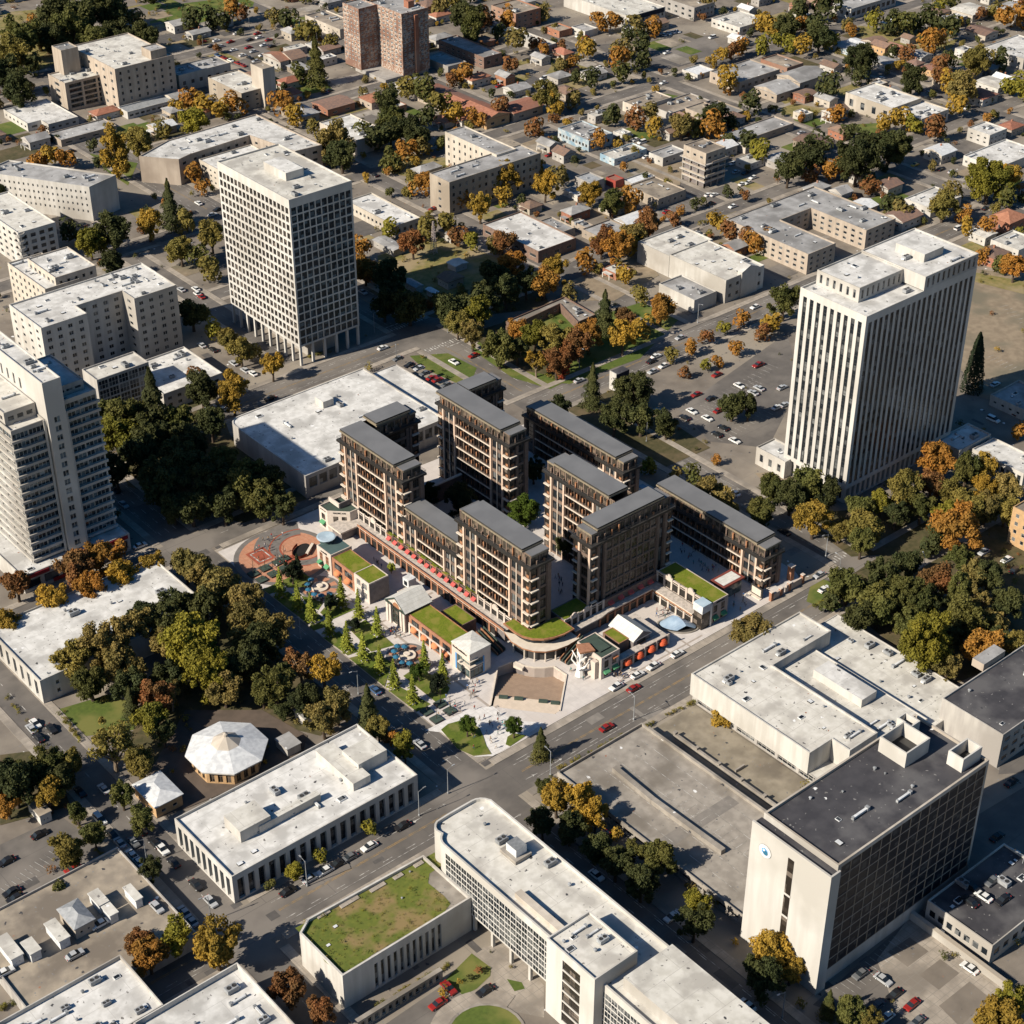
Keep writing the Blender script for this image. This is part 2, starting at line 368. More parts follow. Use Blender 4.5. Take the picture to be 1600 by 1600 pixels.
def PX(name, label, cat, pts, h, wall, roof, fc=None, units=4, par=.6, land=None, ortho=True, z0=0.):
    """building given by its whole roof outline"""
    w = [P(p[0], p[1], h) for p in pts]
    if ortho:
        o = [list(p) for p in w]; n = len(o)
        ax = [abs(o[(i+1) % n][0]-o[i][0]) > abs(o[(i+1) % n][1]-o[i][1]) for i in range(n)]
        for i in range(n):
            j = (i+1) % n; k = 1 if ax[i] else 0; v = (o[i][k]+o[j][k])/2; o[i][k] = o[j][k] = v
        w = [tuple(p) for p in o]
    if area(w) < 0: w = w[::-1]
    c = (sum(p[0] for p in w)/len(w), sum(p[1] for p in w)/len(w))
    root = thing(name, label, cat, (c[0], c[1], z0), None, land, w)
    faces = {}
    for i in range(len(w)):                       # windows go by the way a side faces
        a, b = w[i], w[(i+1) % len(w)]; L = math.hypot(b[0]-a[0], b[1]-a[1]); nx, ny = (b[1]-a[1])/L, -(b[0]-a[0])/L
        for key, sp in (fc or {}).items():
            want = {'L': (-1, 0), 'R': (0, -1)}[key]
            if nx*want[0]+ny*want[1] > .8 and L > sp['pitch']:
                d = dict(sp); d['c'] = max(1, int(L/sp['pitch'])); faces[i] = d
    block(root, w, z0, h, wall, roof, faces, par, units=units)
    return root, w, h
def gable(root, x0, y0, x1, y1, z0, rise, m, axis, over=.5, name='roof', flat=0.):
    """pitched roof with gable ends, ridge along axis 'x' or 'y'"""
    mb = MB(); x0 -= over; x1 += over; y0 -= over; y1 += over; z1 = z0+rise; t = .25
    if axis == 'x':
        ym = (y0+y1)/2
        for z, f in ((0, 1),):
            mb.face([(x0, y0, z0), (x1, y0, z0), (x1, ym, z1), (x0, ym, z1)], m); mb.face([(x1, y1, z0), (x0, y1, z0), (x0, ym, z1), (x1, ym, z1)], m)
        mb.face([(x0, y1, z0), (x0, y0, z0), (x0, ym, z1)], flat or m); mb.face([(x1, y0, z0), (x1, y1, z0), (x1, ym, z1)], flat or m)
    else:
        xm = (x0+x1)/2
        mb.face([(x0, y1, z0), (x0, y0, z0), (xm, y0, z1), (xm, y1, z1)], m); mb.face([(x1, y0, z0), (x1, y1, z0), (xm, y1, z1), (xm, y0, z1)], m)
        mb.face([(x0, y0, z0), (x1, y0, z0), (xm, y0, z1)], flat or m); mb.face([(x1, y1, z0), (x0, y1, z0), (xm, y1, z1)], flat or m)
    mb.box(x0, y0, z0-t, x1, y1, z0-.002, m)
    return mb.build(name, root)
def hip(root, poly, z0, rise, m, over=.5, name='roof', ridge=None):
    """hipped roof (pyramid when the plan is square)"""
    x0, y0, x1, y1 = min(p[0] for p in poly)-over, min(p[1] for p in poly)-over, max(p[0] for p in poly)+over, max(p[1] for p in poly)+over
    w, d = x1-x0, y1-y0; k = min(w, d)/2; mb = MB(); z1 = z0+rise
    if w >= d: a, b = (x0+k, (y0+y1)/2, z1), (x1-k+1e-4, (y0+y1)/2, z1); fs = [[(x0, y0, z0), (x1, y0, z0), b, a], [(x1, y1, z0), (x0, y1, z0), a, b], [(x0, y1, z0), (x0, y0, z0), a], [(x1, y0, z0), (x1, y1, z0), b]]
    else: a, b = ((x0+x1)/2, y0+k, z1), ((x0+x1)/2, y1-k, z1); fs = [[(x0, y1, z0), (x0, y0, z0), a, b], [(x1, y0, z0), (x1, y1, z0), b, a], [(x0, y0, z0), (x1, y0, z0), a], [(x1, y1, z0), (x0, y1, z0), b]]
    for f in fs: mb.face(f, m)
    mb.box(x0, y0, z0-.25, x1, y1, z0-.002, m)
    return mb.build(name, root)
def HOUSE(label, N, L, Rt, h, wall, roof, kind='hip', rise=1.8, land=None, name='house', wl=(3, 1, .35, .5), wr=(2, 1, .35, .5), cat='house', chim=False):
    poly, h = corners(N, L, Rt, h); c = (sum(p[0] for p in poly)/4, sum(p[1] for p in poly)/4)
    root = thing(name, label, cat, (c[0], c[1], 0), None, land, poly)
    mb = MB(); wins = []; fc = {3: wspec(wl), 0: wspec(wr)}
    for i in range(4): facade(mb, poly[i], poly[(i+1) % 4], 0, h, fc.get(i), wall, wins)
    mb.build('wall', root); place_windows(wins, root)
    x0, y0, x1, y1 = poly[0][0], poly[0][1], poly[2][0], poly[2][1]
    if kind == 'hip': r = hip(root, poly, h+.26, rise, roof)
    else: r = gable(root, x0, y0, x1, y1, h+.26, rise, roof, kind, flat=wall)
    if chim: q = MB(); q.box(c[0]+1, c[1]+.5, h, c[0]+1.8, c[1]+1.3, h+rise+1, 'brick_wall'); q.build('chimney', r)
    return root
# ------------------------------------------------------------------ ground, roads, lawns
mat('court_tan', (.27, .235, .18), (.20, .172, .13), (.14, .12, .095), sc=.25, big=.07, detail=11, speck=True)
mat('lot', (.215, .185, .153), (.135, .116, .098), (.27, .235, .19), sc=.14, big=.025, detail=12, speck=True, seam=(23., 17., (.16, .145, .13), .05), lo=.3, hi=.7)
mat('asphalt', (.140, .126, .113), (.098, .089, .082), (.185, .166, .147), sc=.2, big=.045, detail=12, seam=(31., 9., (.10, .093, .088), .06), lo=.3, hi=.7)
mat('sidewalk', (.36, .315, .265), (.28, .245, .205), (.20, .175, .148), sc=.4, big=.08, detail=8, seam=(2.2, 2.2, (.22, .2, .175), .06))
mat('grass', (.090, .125, .022), (.060, .088, .016), (.15, .15, .04), sc=.9, big=.08, detail=10, lo=.3, hi=.7)
mat('bright_grass', (.15, .18, .012), (.095, .125, .008), (.19, .18, .03), sc=2.2, big=.3, detail=9, lo=.35, hi=.65)
mat('mall_grass', (.105, .14, .016), (.065, .095, .011), (.15, .15, .04), sc=1.6, big=.25, detail=10, lo=.3, hi=.7)
mat('dry_grass', (.24, .19, .075), (.15, .14, .045), (.28, .22, .13), sc=.4, big=.06, detail=9)
mat('leaf_litter', (.085, .072, .034), (.055, .052, .022), (.12, .09, .05), sc=.6, big=.09, detail=10)
mat('dirt', (.27, .215, .15), (.21, .165, .115), (.16, .14, .10), sc=.3, big=.05, detail=9)
mat('brown_court', (.115, .088, .07), (.09, .07, .056), sc=.3, detail=8)
mat('paver', (.56, .52, .49), (.49, .455, .43), (.52, .47, .43), sc=.4, big=.05, seam=(3.2, 3.2, (.44, .41, .39), .04))
mat('white_paver', (.66, .64, .62), (.57, .55, .53), sc=.7, seam=(2.4, 2.4, (.50, .48, .46), .07))
mat('paver_band', (.36, .31, .27), (.31, .27, .235), sc=.7)
mat('brick_paver', (.46, .235, .15), (.38, .19, .12), sc=.8, seam=(1.6, 1.6, (.42, .19, .11), .12))
mat('red_paver', (.32, .085, .05), (.26, .07, .04), sc=.8)
mat('dark_paver', (.17, .155, .145), (.14, .13, .12), sc=.6)
mat('white_line', (.50, .485, .455), (.19, .175, .16), sc=.7, detail=9, lo=.4, hi=.58)
mat('yellow_line', (.33, .21, .08), (.15, .13, .10), sc=.7, detail=8)
mat('repair_dark', (.105, .097, .092), (.085, .079, .075), sc=.5)
mat('repair_pale', (.22, .2, .178), (.18, .165, .148), sc=.5)
def pp(*q, z=0.): return [P(x, y, z) for x, y in q]
STAGE = pp((778.5, 1045), (802, 1035))+[(266.6, 309.2), (268.3, 306.6), (270.6, 304.6), (273., 303.3), (273.2, 298.2), (261., 287.3), (259.2, 287.), (252, 295.6), (247.4, 301.6)]
g = MB(); XS0, XS1, YS0, YS1 = 245., 276., 284., 316.
B_ = 6000.
for x0, y0, x1, y1 in ((-B_, -B_, B_, YS0), (-B_, YS1, B_, B_), (-B_, YS0, XS0, YS1), (XS1, YS0, B_, YS1)):
    g.face([(x0, y0, 0), (x1, y0, 0), (x1, y1, 0), (x0, y1, 0)], 'lot')
struct(g, 'ground')
rd = MB(); sw = MB(); ln = MB(); yl = MB()
def strip(mb, ax, a0, a1, c0, c1, z, m):
    p = rect(a0, c0, a1, c1) if ax == 'x' else rect(c0, a0, c1, a1)
    mb.face([(x, y, z) for x, y in p], m)
def road(ax, c0, c1, a0, a1, gaps=(), walk=2.6, lanes=1, z=.004, yellow=False, zeb=()):
    strip(rd, ax, a0, a1, c0, c1, z, 'asphalt'); e = []
    cuts = sorted(gaps); s = a0
    for g0, g1 in cuts+[(a1, a1)]:
        if g0 > s: e.append((s, min(g0, a1)))
        s = max(s, g1)
    for s, t in e:
        if t-s < 1: continue
        if walk:
            for k0, k1 in ((c0-walk, c0), (c1, c1+walk)):
                p = rect(s, k0, t, k1) if ax == 'x' else rect(k0, s, k1, t)
                sw.box(p[0][0], p[0][1], 0, p[2][0], p[2][1], .12+z*1.7, 'sidewalk', bottom=False)
        n = lanes+1
        for i in range(1, n):
            c = c0+(c1-c0)*i/n
            if i*2 == n and yellow: strip(yl, ax, s+4, t-4, c-.30, c-.12, z+.016, 'yellow_line'); strip(yl, ax, s+4, t-4, c+.12, c+.30, z+.016, 'yellow_line'); continue
            k = s+4
            while k < t-6: strip(ln, ax, k, k+3., c-.09, c+.09, z+.016, 'white_line'); k += 7.5
        for c in (c0+2.3, c1-2.3):
            if c1-c0 > 11.: strip(ln, ax, s+6, t-6, c-.06, c+.06, z+.016, 'white_line')
        # zebra crossings and stop lines at the ends that meet another road
        for q, dr in ((s, 1), (t, -1)):
            if not (a0+1 < q < a1-1) or not any(abs(q-k) < 1 for k in zeb): continue
            c = c0+.6
            while c < c1-.5: strip(ln, ax, q+dr*.3, q+dr*3., c, c+.55, z+.016, 'white_line'); c += 1.25
            strip(ln, ax, q+dr*4.2, q+dr*4.7, c0+.3 if dr > 0 else (c0+c1)/2, (c0+c1)/2 if dr > 0 else c1-.3, z+.016, 'white_line')
AVS = dict(front=(268., 281.6), third=(490.5, 503.5), fifth=(418., 432.), far=(505., 514.), far2=(636., 645.))
STS = dict(west=(139., 149.), mid=(217.5, 229.), park=(366., 383.), mall=(378., 390.), up=(451., 461.), east=(650., 660.), east2=(748., 757.))
road('x', 268., 281.6, 20, 640, [(136, 152), (214, 232), (375, 393), (445, 455)], lanes=3, yellow=True, zeb=(375, 393))
road('y', 217.5, 229., 40, 640, [(264, 285), (421, 436), (487, 507)], lanes=3, z=.008, zeb=(487,))
road('y', 139., 149., 60, 640, [(264, 285), (421, 436)], lanes=1, z=.008)
road('x', 423., 434., 60, 296., [(136, 152), (214, 232)], lanes=1, z=.004)
road('x', 490.5, 503.5, 229., 366., [], lanes=3, z=.004, yellow=True)
road('y', 366., 383., 432., 900, [(487, 507), (641, 655)], lanes=3, z=.008, yellow=True, zeb=(487, 507))
road('y', 378., 389.5, 60., 418., [(264, 285)], lanes=3, z=.008, zeb=(285,))
road('x', 418., 432., 366., 650, [], lanes=3, z=.004, yellow=True)
road('y', 451., 461., 432., 900, [(500, 512), (641, 655)], lanes=1, z=.008)
road('x', 500., 509., 383., 900, [(447, 465), (646, 664), (744, 761)], lanes=1, z=.004)
road('y', 650., 660., 240., 1200, [(497, 512), (638, 652)], lanes=1, z=.008)
road('y', 748., 757., 240., 1200, [(497, 512), (640, 652)], lanes=1, z=.008)
road('x', 641., 650., 229., 1300, [(362, 387), (447, 465), (553, 567), (646, 664), (744, 761)], lanes=1, z=.004)
road('y', 555., 563., 509., 1000, [(638, 652)], lanes=1, z=.008)
road('x', 735., 744., 383., 1300, [(447, 465), (551, 567), (646, 664), (744, 761)], lanes=1, z=.006)
road('x', 845., 854., 330., 1300, [(447, 465), (646, 664), (744, 761)], lanes=1, z=.006)
road('y', 318., 327., 512., 700, [(636, 655)], lanes=1, z=.010)
road('x', 577., 585., 229., 366., [(314, 330)], lanes=1, z=.012)
road('y', 840., 848., 480., 1200, [(640, 652), (733, 746)], lanes=1, z=.010)
road('x', 580., 588., 660., 1200, [(744, 761), (836, 852)], lanes=1, z=.012)
struct(rd, 'roads'); struct(sw, 'pavements')
def patch(name, m, z, *polys, px=True, hole=None):
    mb = MB()
    for i, q in enumerate(polys): mb.sheet([P(x, y) for x, y in q] if px else q, z+i*.004, m, [hole] if hole else ())
    return struct(mb, name)
# lawns, lots and yards round the town
lawns = [((92, 1108), (170, 1085), (208, 1098), (212, 1140), (122, 1152)), ((232, 12), (330, 0), (400, -6), (395, 10), (300, 42), (235, 40)), ((700, 552), (745, 575), (735, 600), (712, 598), (660, 575), (640, 556)),
    ((735, 545), (790, 500), (880, 510), (1010, 470), (1060, 500), (1000, 560), (890, 600), (800, 590)), ((800, 590), (880, 598), (860, 608)), ((1320, 195), (1380, 192), (1375, 215), (1340, 208)), ((840, 500), (880, 478), (900, 510), (850, 520)),
    ((696, 1531), (737, 1490), (767, 1512), (766, 1525), (745, 1545), (724, 1556)), ((792, 1530), (815, 1535), (820, 1545), (804, 1549)), ((140, 240), (215, 255), (200, 290), (170, 270)), ((240, 195), (285, 205), (270, 225), (240, 215)), ((1030, 145), (1060, 150), (1040, 160)), ((450, 130), (500, 120), (520, 140), (470, 150)), ((1270, 900), (1330, 920), (1310, 960), (1260, 940)), ((440, 30), (530, 20), (520, 50), (450, 45)),]
litter = [((240, 1062), (330, 930), (480, 1040), (560, 1110), (500, 1150), (380, 1120), (300, 1170), (215, 1215), (205, 1150), (225, 1100)), ((160, 640), (330, 600), (360, 680), (480, 780), (380, 818), (200, 760)), ((1180, 760), (1290, 800), (1420, 790), (1560, 730), (1600, 760), (1500, 860), (1330, 870)), ((1290, 925), (1480, 800), (1600, 830), (1600, 1020), (1480, 1075)), ((880, 640), (960, 600), (1110, 700), (1040, 730), (960, 700)), ((575, 455), (640, 440), (850, 455), (860, 480), (700, 500), (640, 490)), ((735, 520), (800, 500), (900, 540), (880, 590), (790, 575)), ((0, 1180), (80, 1170), (110, 1260), (0, 1290))]
patch('leaf_covered_ground', 'leaf_litter', .08, *litter)
patch('lawns', 'grass', .03, *lawns)
dry = [((590, 400), (690, 370), (770, 400), (860, 450), (700, 480), (590, 440)), ((1230, 160), (1290, 170), (1270, 182), (1220, 172)), ((1200, 145), (1260, 150), (1230, 165)), ((600, 235), (720, 250), (690, 290), (610, 270)), ((870, 90), (960, 120), (900, 140), (850, 120)), ((1080, 190), (1140, 200), (1100, 215)), ((1340, 40), (1500, 60), (1480, 80), (1350, 70)), ((0, 20), (120, 10), (160, 70), (60, 110), (0, 90)), ((1490, 420), (1600, 440), (1600, 460), (1500, 435)), ((780, 110), (830, 120), (800, 140))]
patch('dry_yards', 'dry_grass', .115, *dry)
patch('dirt_lots', 'dirt', .098, ((1490, 450), (1520, 420), (1600, 430), (1600, 640), (1530, 620), (1490, 560)), ((890, 440), (1000, 395), (1030, 430), (960, 470), (900, 470)), ((980, 245), (1070, 255), (1060, 300), (980, 300)), ((590, 380), (650, 370), (680, 400), (600, 410)), ((870, 240), (920, 235), (900, 262)), ((1150, 330), (1230, 395), (1200, 400), (1120, 340)), ((1180, 740), (1230, 735), (1250, 760), (1200, 760)))
patch('brown_yard', 'brown_court', .187, ((290, 1110), (410, 1110), (480, 1150), (470, 1190), (300, 1260), (245, 1280), (215, 1240)), ((800, 2300), (805, 2300), (805, 2305)))
patch('parking_aprons', 'asphalt', .020, ((0, 1320), (95, 1275), (185, 1345), (0, 1450)), ((1060, 640), (1230, 520), (1250, 600), (1200, 700), (1110, 690)), ((930, 70), (1110, 55), (1130, 80), (1000, 120)), ((310, 60), (420, 60), (480, 110), (420, 120), (330, 90)), ((1270, 1570), (1440, 1420), (1560, 1520), (1400, 1620)), ((1020, 330), (1130, 290), (1150, 320), (1080, 350)), ((1440, 225), (1530, 215), (1560, 240), (1500, 260)), ((600, 1602), (695, 1537), (728, 1559), (670, 1602), (640, 1640)), ((1500, 1290), (1600, 1230), (1600, 1420), (1540, 1440)), ((1580, 1100), (1600, 1080), (1700, 1200), (1560, 1210)))
mp = MB()
# parking bay lines on the lots
def bays(a, b, n, ln_=4.6, z=.128):
    a = P(*a); b = P(*b); L = math.hypot(b[0]-a[0], b[1]-a[1]); d = ((b[0]-a[0])/L, (b[1]-a[1])/L); nn = (-d[1], d[0])
    for i in range(n+1):
        c = (a[0]+d[0]*L*i/n+nn[0]*ln_/2, a[1]+d[1]*L*i/n+nn[1]*ln_/2); p = []
        for s, t in ((-.06, -ln_/2), (.06, -ln_/2), (.06, ln_/2), (-.06, ln_/2)): p.append((c[0]+d[0]*s+nn[0]*t, c[1]+d[1]*s+nn[1]*t, z))
        mp.face(p, 'white_line')
for a, b, n in (((1075, 670), (1190, 600), 18), ((1110, 640), (1215, 575), 16), ((1130, 690), (1215, 645), 12), ((1040, 335), (1120, 300), 14), ((1020, 345), (1090, 318), 12), ((940, 90), (1040, 60), 14), ((970, 110), (1080, 72), 16), ((330, 80), (430, 100), 16), ((20, 1400), (110, 1330), 12), ((40, 1430), (150, 1370), 12), ((1330, 1560), (1420, 1480), 12), ((1450, 235), (1520, 220), 10), ((1560, 480), (1600, 510), 6), ((1540, 560), (1600, 590), 8)): bays(a, b, n)
# turn arrows and lane marks near the crossing in front of the plaza
for x, y in ((236, 271.5), (246, 271.5), (210, 278), (200, 278), (223, 262), (223, 292), (240, 278)):
    mp.face([(x-1.2, y-.1, .075), (x+1.2, y-.1, .075), (x+1.2, y+.1, .075), (x-1.2, y+.1, .075)], 'white_line'); mp.face([(x+1.2, y-.5, .075), (x+2.1, y, .075), (x+1.2, y+.5, .075)], 'white_line')
pm = MB()
for i in range(260):                             # repairs in the asphalt
    a, b = R.uniform(0, 1600), 1600*R.random()**.9; x, y = P(a, b); L, W_ = R.uniform(2, 9), R.uniform(1.2, 3.6); z = .026+i*.00001
    if R.random() < .5: L, W_ = W_, L
    if inside((x, y), [(228, 284), (366, 284), (366, 420), (228, 420)]) or any(inside((x, y), [P(*k) for k in q]) for q in lawns): continue
    pm.face([(x, y, z), (x+L, y, z), (x+L, y+W_, z), (x, y+W_, z)], R.choice(['repair_dark', 'repair_pale', 'repair_dark']))
struct(pm, 'road_repairs')
struct(ln, 'lane_markings'); struct(yl, 'centre_lines'); struct(mp, 'bay_markings')
# ------------------------------------------------------------------ plaza of the new quarter
def arc(cx, cy, r, a0, a1, n=10): return [(cx+r*math.cos(math.radians(a0+(a1-a0)*i/n)), cy+r*math.sin(math.radians(a0+(a1-a0)*i/n))) for i in range(n+1)]
pl = [(229.3, 419.5), (229.3, 294.)]+arc(237.3, 292.3, 8., 180, 270)+arc(357., 292.4, 8.1, 270, 360)+[(365.2, 417.), (300, 419.5)]
base = MB(); base.sheet(pl, .16, 'paver', [STAGE])
for i in range(len(pl)): a, b = pl[i], pl[(i+1) % len(pl)]; base.face([(a[0], a[1], 0), (b[0], b[1], 0), (b[0], b[1], .16), (a[0], a[1], .16)], 'sidewalk')
struct(base, 'plaza_paving')
pb = MB()
for y in range(300, 400, 9): pb.face([(x, q, .166) for x, q in rect(245.5, y, 249, y+.8)], 'paver_band')
for x in range(290, 318, 7): pb.face([(a, b, .166) for a, b in rect(x, 284.4, x+.7, 289)], 'paver_band')
pb.face([(a, b, .17) for a, b in rect(246.5, 300, 247.3, 392)], 'paver_band'); pb.face([(a, b, .17) for a, b in rect(282, 285.6, 318, 286.2)], 'paver_band')
for y in (356, 362, 344): pb.face([(a, b, .166) for a, b in rect(259, y, 269, y+.9)], 'paver_band')
struct(pb, 'paving_bands')
circ = arc(244.3, 403.5, 14.5, 0, 360, 40)[:-1]
patch('brick_circle_rim', 'dark_paver', .172, arc(244.3, 403.5, 16.2, 0, 360, 44)[:-1], px=False)
patch('brick_circle', 'brick_paver', .178, circ, px=False)
rp = MB()
def band(mb, c, r0, r1, a0, a1, z, m, n=24):
    p = arc(c[0], c[1], r1, a0, a1, n); q = arc(c[0], c[1], r0, a0, a1, n)
    for i in range(n): mb.face([(q[i][0], q[i][1], z), (p[i][0], p[i][1], z), (p[i+1][0], p[i+1][1], z), (q[i+1][0], q[i+1][1], z)], m)
band(rp, (252, 404), 7., 7.6, 60, 300, .196, 'red_paver'); band(rp, (252, 404), 10.5, 11., 60, 250, .196, 'red_paver'); band(rp, (252, 404), 7.6, 10.5, 60, 290, .190, 'dark_paver'); band(rp, (252, 404), 11., 15.8, 62, 160, .190, 'dark_paver')
for x0, y0, x1, y1 in ((236.4, 405.5, 241.2, 411.5), ): rp.face([(x, y, .2) for x, y in rect(x0-1, y0-1, x1+1, y1+1)], 'red_paver'); rp.face([(x, y, .206) for x, y in rect(x0, y0, x1, y1)], 'white_line'); rp.face([(x, y, .212) for x, y in rect(x0+.4, y0+.4, x1-.4, y1-.4)], 'red_paver')
for x0, y0, x1, y1 in ((237.2, 395.2, 242.6, 401.), ): rp.face([(x, y, .2) for x, y in rect(x0, y0, x1, y1)], 'white_line'); rp.face([(x, y, .206) for x, y in rect(x0+.35, y0+.35, x1-.35, y1-.35)], 'brick_paver')
for q in (rect(231, 402.6, 243, 403.6), rect(243.3, 390, 244.3, 416)): rp.face([(x, y, .185) for x, y in q], 'dark_paver')
for q in (rect(243, 398, 247, 402.5),): rp.face([(x, y, .2) for x, y in q], 'red_paver')
struct(rp, 'circle_inlays')
LAWN = [((410, 921), (435, 910), (443, 920), (421, 928)), ((441, 907), (470, 893), (490, 905), (482, 917), (448, 918)), ((426, 932), (450, 924), (506, 966), (481, 975)), ((470, 930), (505, 941), (497, 953), (482, 948)), ((483, 979), (507, 969), (512, 978), (491, 985)), ((500, 957), (518, 937), (552, 953), (514, 970)),
    ((506, 997), (530, 986), (560, 1018), (543, 1024)), ((546, 983), (571, 968), (616, 1008), (580, 1018)), ((545, 1028), (585, 1018), (612, 1035), (607, 1052), (601, 1073)), ((609, 1080), (626, 1074), (673, 1100), (651, 1112)), ((630, 1056), (648, 1044), (690, 1060), (703, 1075), (696, 1090), (680, 1096)),
    ((689, 1140), (700, 1131), (718, 1126), (735, 1128), (750, 1138), (755, 1150), (760, 1165), (768, 1178), (740, 1181), (715, 1170)), ((790, 1163), (793, 1151), (802, 1145), (822, 1149), (797, 1166))]
mb = MB()
for q in LAWN:
    w = [P(x, y, .3) for x, y in q]; mb.prism(w if area(w) > 0 else w[::-1], .1, .3, 'sidewalk', 'mall_grass', bottom=False)
struct(mb, 'plaza_lawns')
patch('white_plaza', 'white_paver', .173, ((664, 1142), (735, 1108), (770, 1104), (800, 1126), (850, 1130), (800, 1165), (770, 1182), (742, 1183), (690, 1145)))
fm = MB()
for cx, cy in (P(500, 919), P(636, 1026)):
    q = arc(cx, cy, 6.4, 0, 360, 32)[:-1]; fm.sheet(q, .19, 'dark_paver'); fm.sheet(arc(cx, cy, 5.6, 0, 360, 32)[:-1], .196, 'brick_paver')
    for k in range(0, 360, 45): fm.sheet(arc(cx, cy, 5.6, k, k+20, 5)+arc(cx, cy, 3.2, k+20, k, 5), .202, 'dark_paver')
struct(fm, 'fountain_circles')
# ------------------------------------------------------------------ the new quarter: apartment blocks
mat('mall_brick', (.22, .155, .12), (.17, .12, .093), (.14, .10, .08), sc=1.2)
mat('pier_stone', (.60, .45, .35), (.53, .40, .31), sc=.9)
mat('slab_edge', (.64, .56, .47), (.56, .49, .41), sc=.9)
mat('mall_roof', (.165, .166, .170), (.14, .141, .145), sc=.15, rough=.55, spec=.4)
mat('roof_trim', (.26, .215, .15), (.19, .16, .115), sc=1.5, rough=.5)
mat('cornice_black', (.022, .02, .018), (.03, .027, .025), rough=.5)
mat('copper', (.36, .175, .09), (.24, .115, .06), sc=1.)
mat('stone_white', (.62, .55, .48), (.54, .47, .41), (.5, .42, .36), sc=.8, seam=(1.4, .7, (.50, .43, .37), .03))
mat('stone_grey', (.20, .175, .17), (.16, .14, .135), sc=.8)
mat('orange_brick', (.36, .175, .105), (.28, .135, .08), sc=1.)
mat('teal_roof', (.075, .12, .12), (.06, .10, .10), sc=.4)
mat('green_dark_roof', (.05, .075, .06), (.042, .062, .05), sc=.5)
mat('awning_green', (.10, .30, .15), (.08, .25, .12)); mat('awning_orange', (.58, .22, .10), (.5, .18, .08)); mat('awning_red', (.50, .10, .09), (.42, .08, .07)); mat('awning_hot', (.66, .12, .045), (.55, .09, .035))
mat('umbrella_blue', (.025, .13, .22), (.02, .10, .18)); mat('sign_black', (.015, .015, .015)); mat('blue_banner', (.12, .33, .62), (.10, .28, .55))
mat('stage_brown', (.30, .215, .155), (.26, .185, .135), sc=.5, seam=(40., .9, (.25, .18, .13), .05)); mat('stage_cream', (.60, .50, .40), (.54, .45, .36), sc=.5, seam=(1.2, 40., (.5, .42, .34), .03))
mat('cream_deck', (.62, .55, .46), (.56, .49, .41), sc=.6); mat('deck_paver', (.52, .46, .41), (.38, .34, .30), sc=.9, detail=3, seam=(1., .5, (.40, .36, .32), .04), lo=.45, hi=.55)
mat('maroon', (.20, .05, .035), (.16, .04, .03)); mat('foil_glass', (.28, .37, .47), (.2, .28, .38), rough=.2, spec=.6)
glass('glass_pent', (.05, .043, .034), (.20, .15, .11), cell=1.4, thr=.5, rough=.2, spec=.4)
NF = 7
BAYS_L = [('corner', 2.8), ('pier', .8), ('win', 5.2), ('pier', .8), ('balc', 0), ('pier', .8), ('win', 5.2), ('pier', .8), ('corner', 2.8)]
BAYS_S = [('corner', 2.9), ('post', .9), ('swin', 0), ('post', 1.6)]
BAYS_R = [('corner', 2.4), ('post', 1.1), ('slot', 1.8), ('post', 1.0), ('grid', 0), ('post', 1.), ('slot', 2.2), ('post', 1.1), ('corner', 2.2)]
BAYS_B = [('pier', .8), ('win', 5.2), ('pier', .8), ('balc', 0), ('pier', .8), ('win', 5.2), ('pier', .8)]
BAYS_E = [('post', 1.), ('slot', 4.), ('post', .8), ('balc', 0), ('pier', .8), ('win', 5.2), ('pier', .8), ('corner', 2.8)]
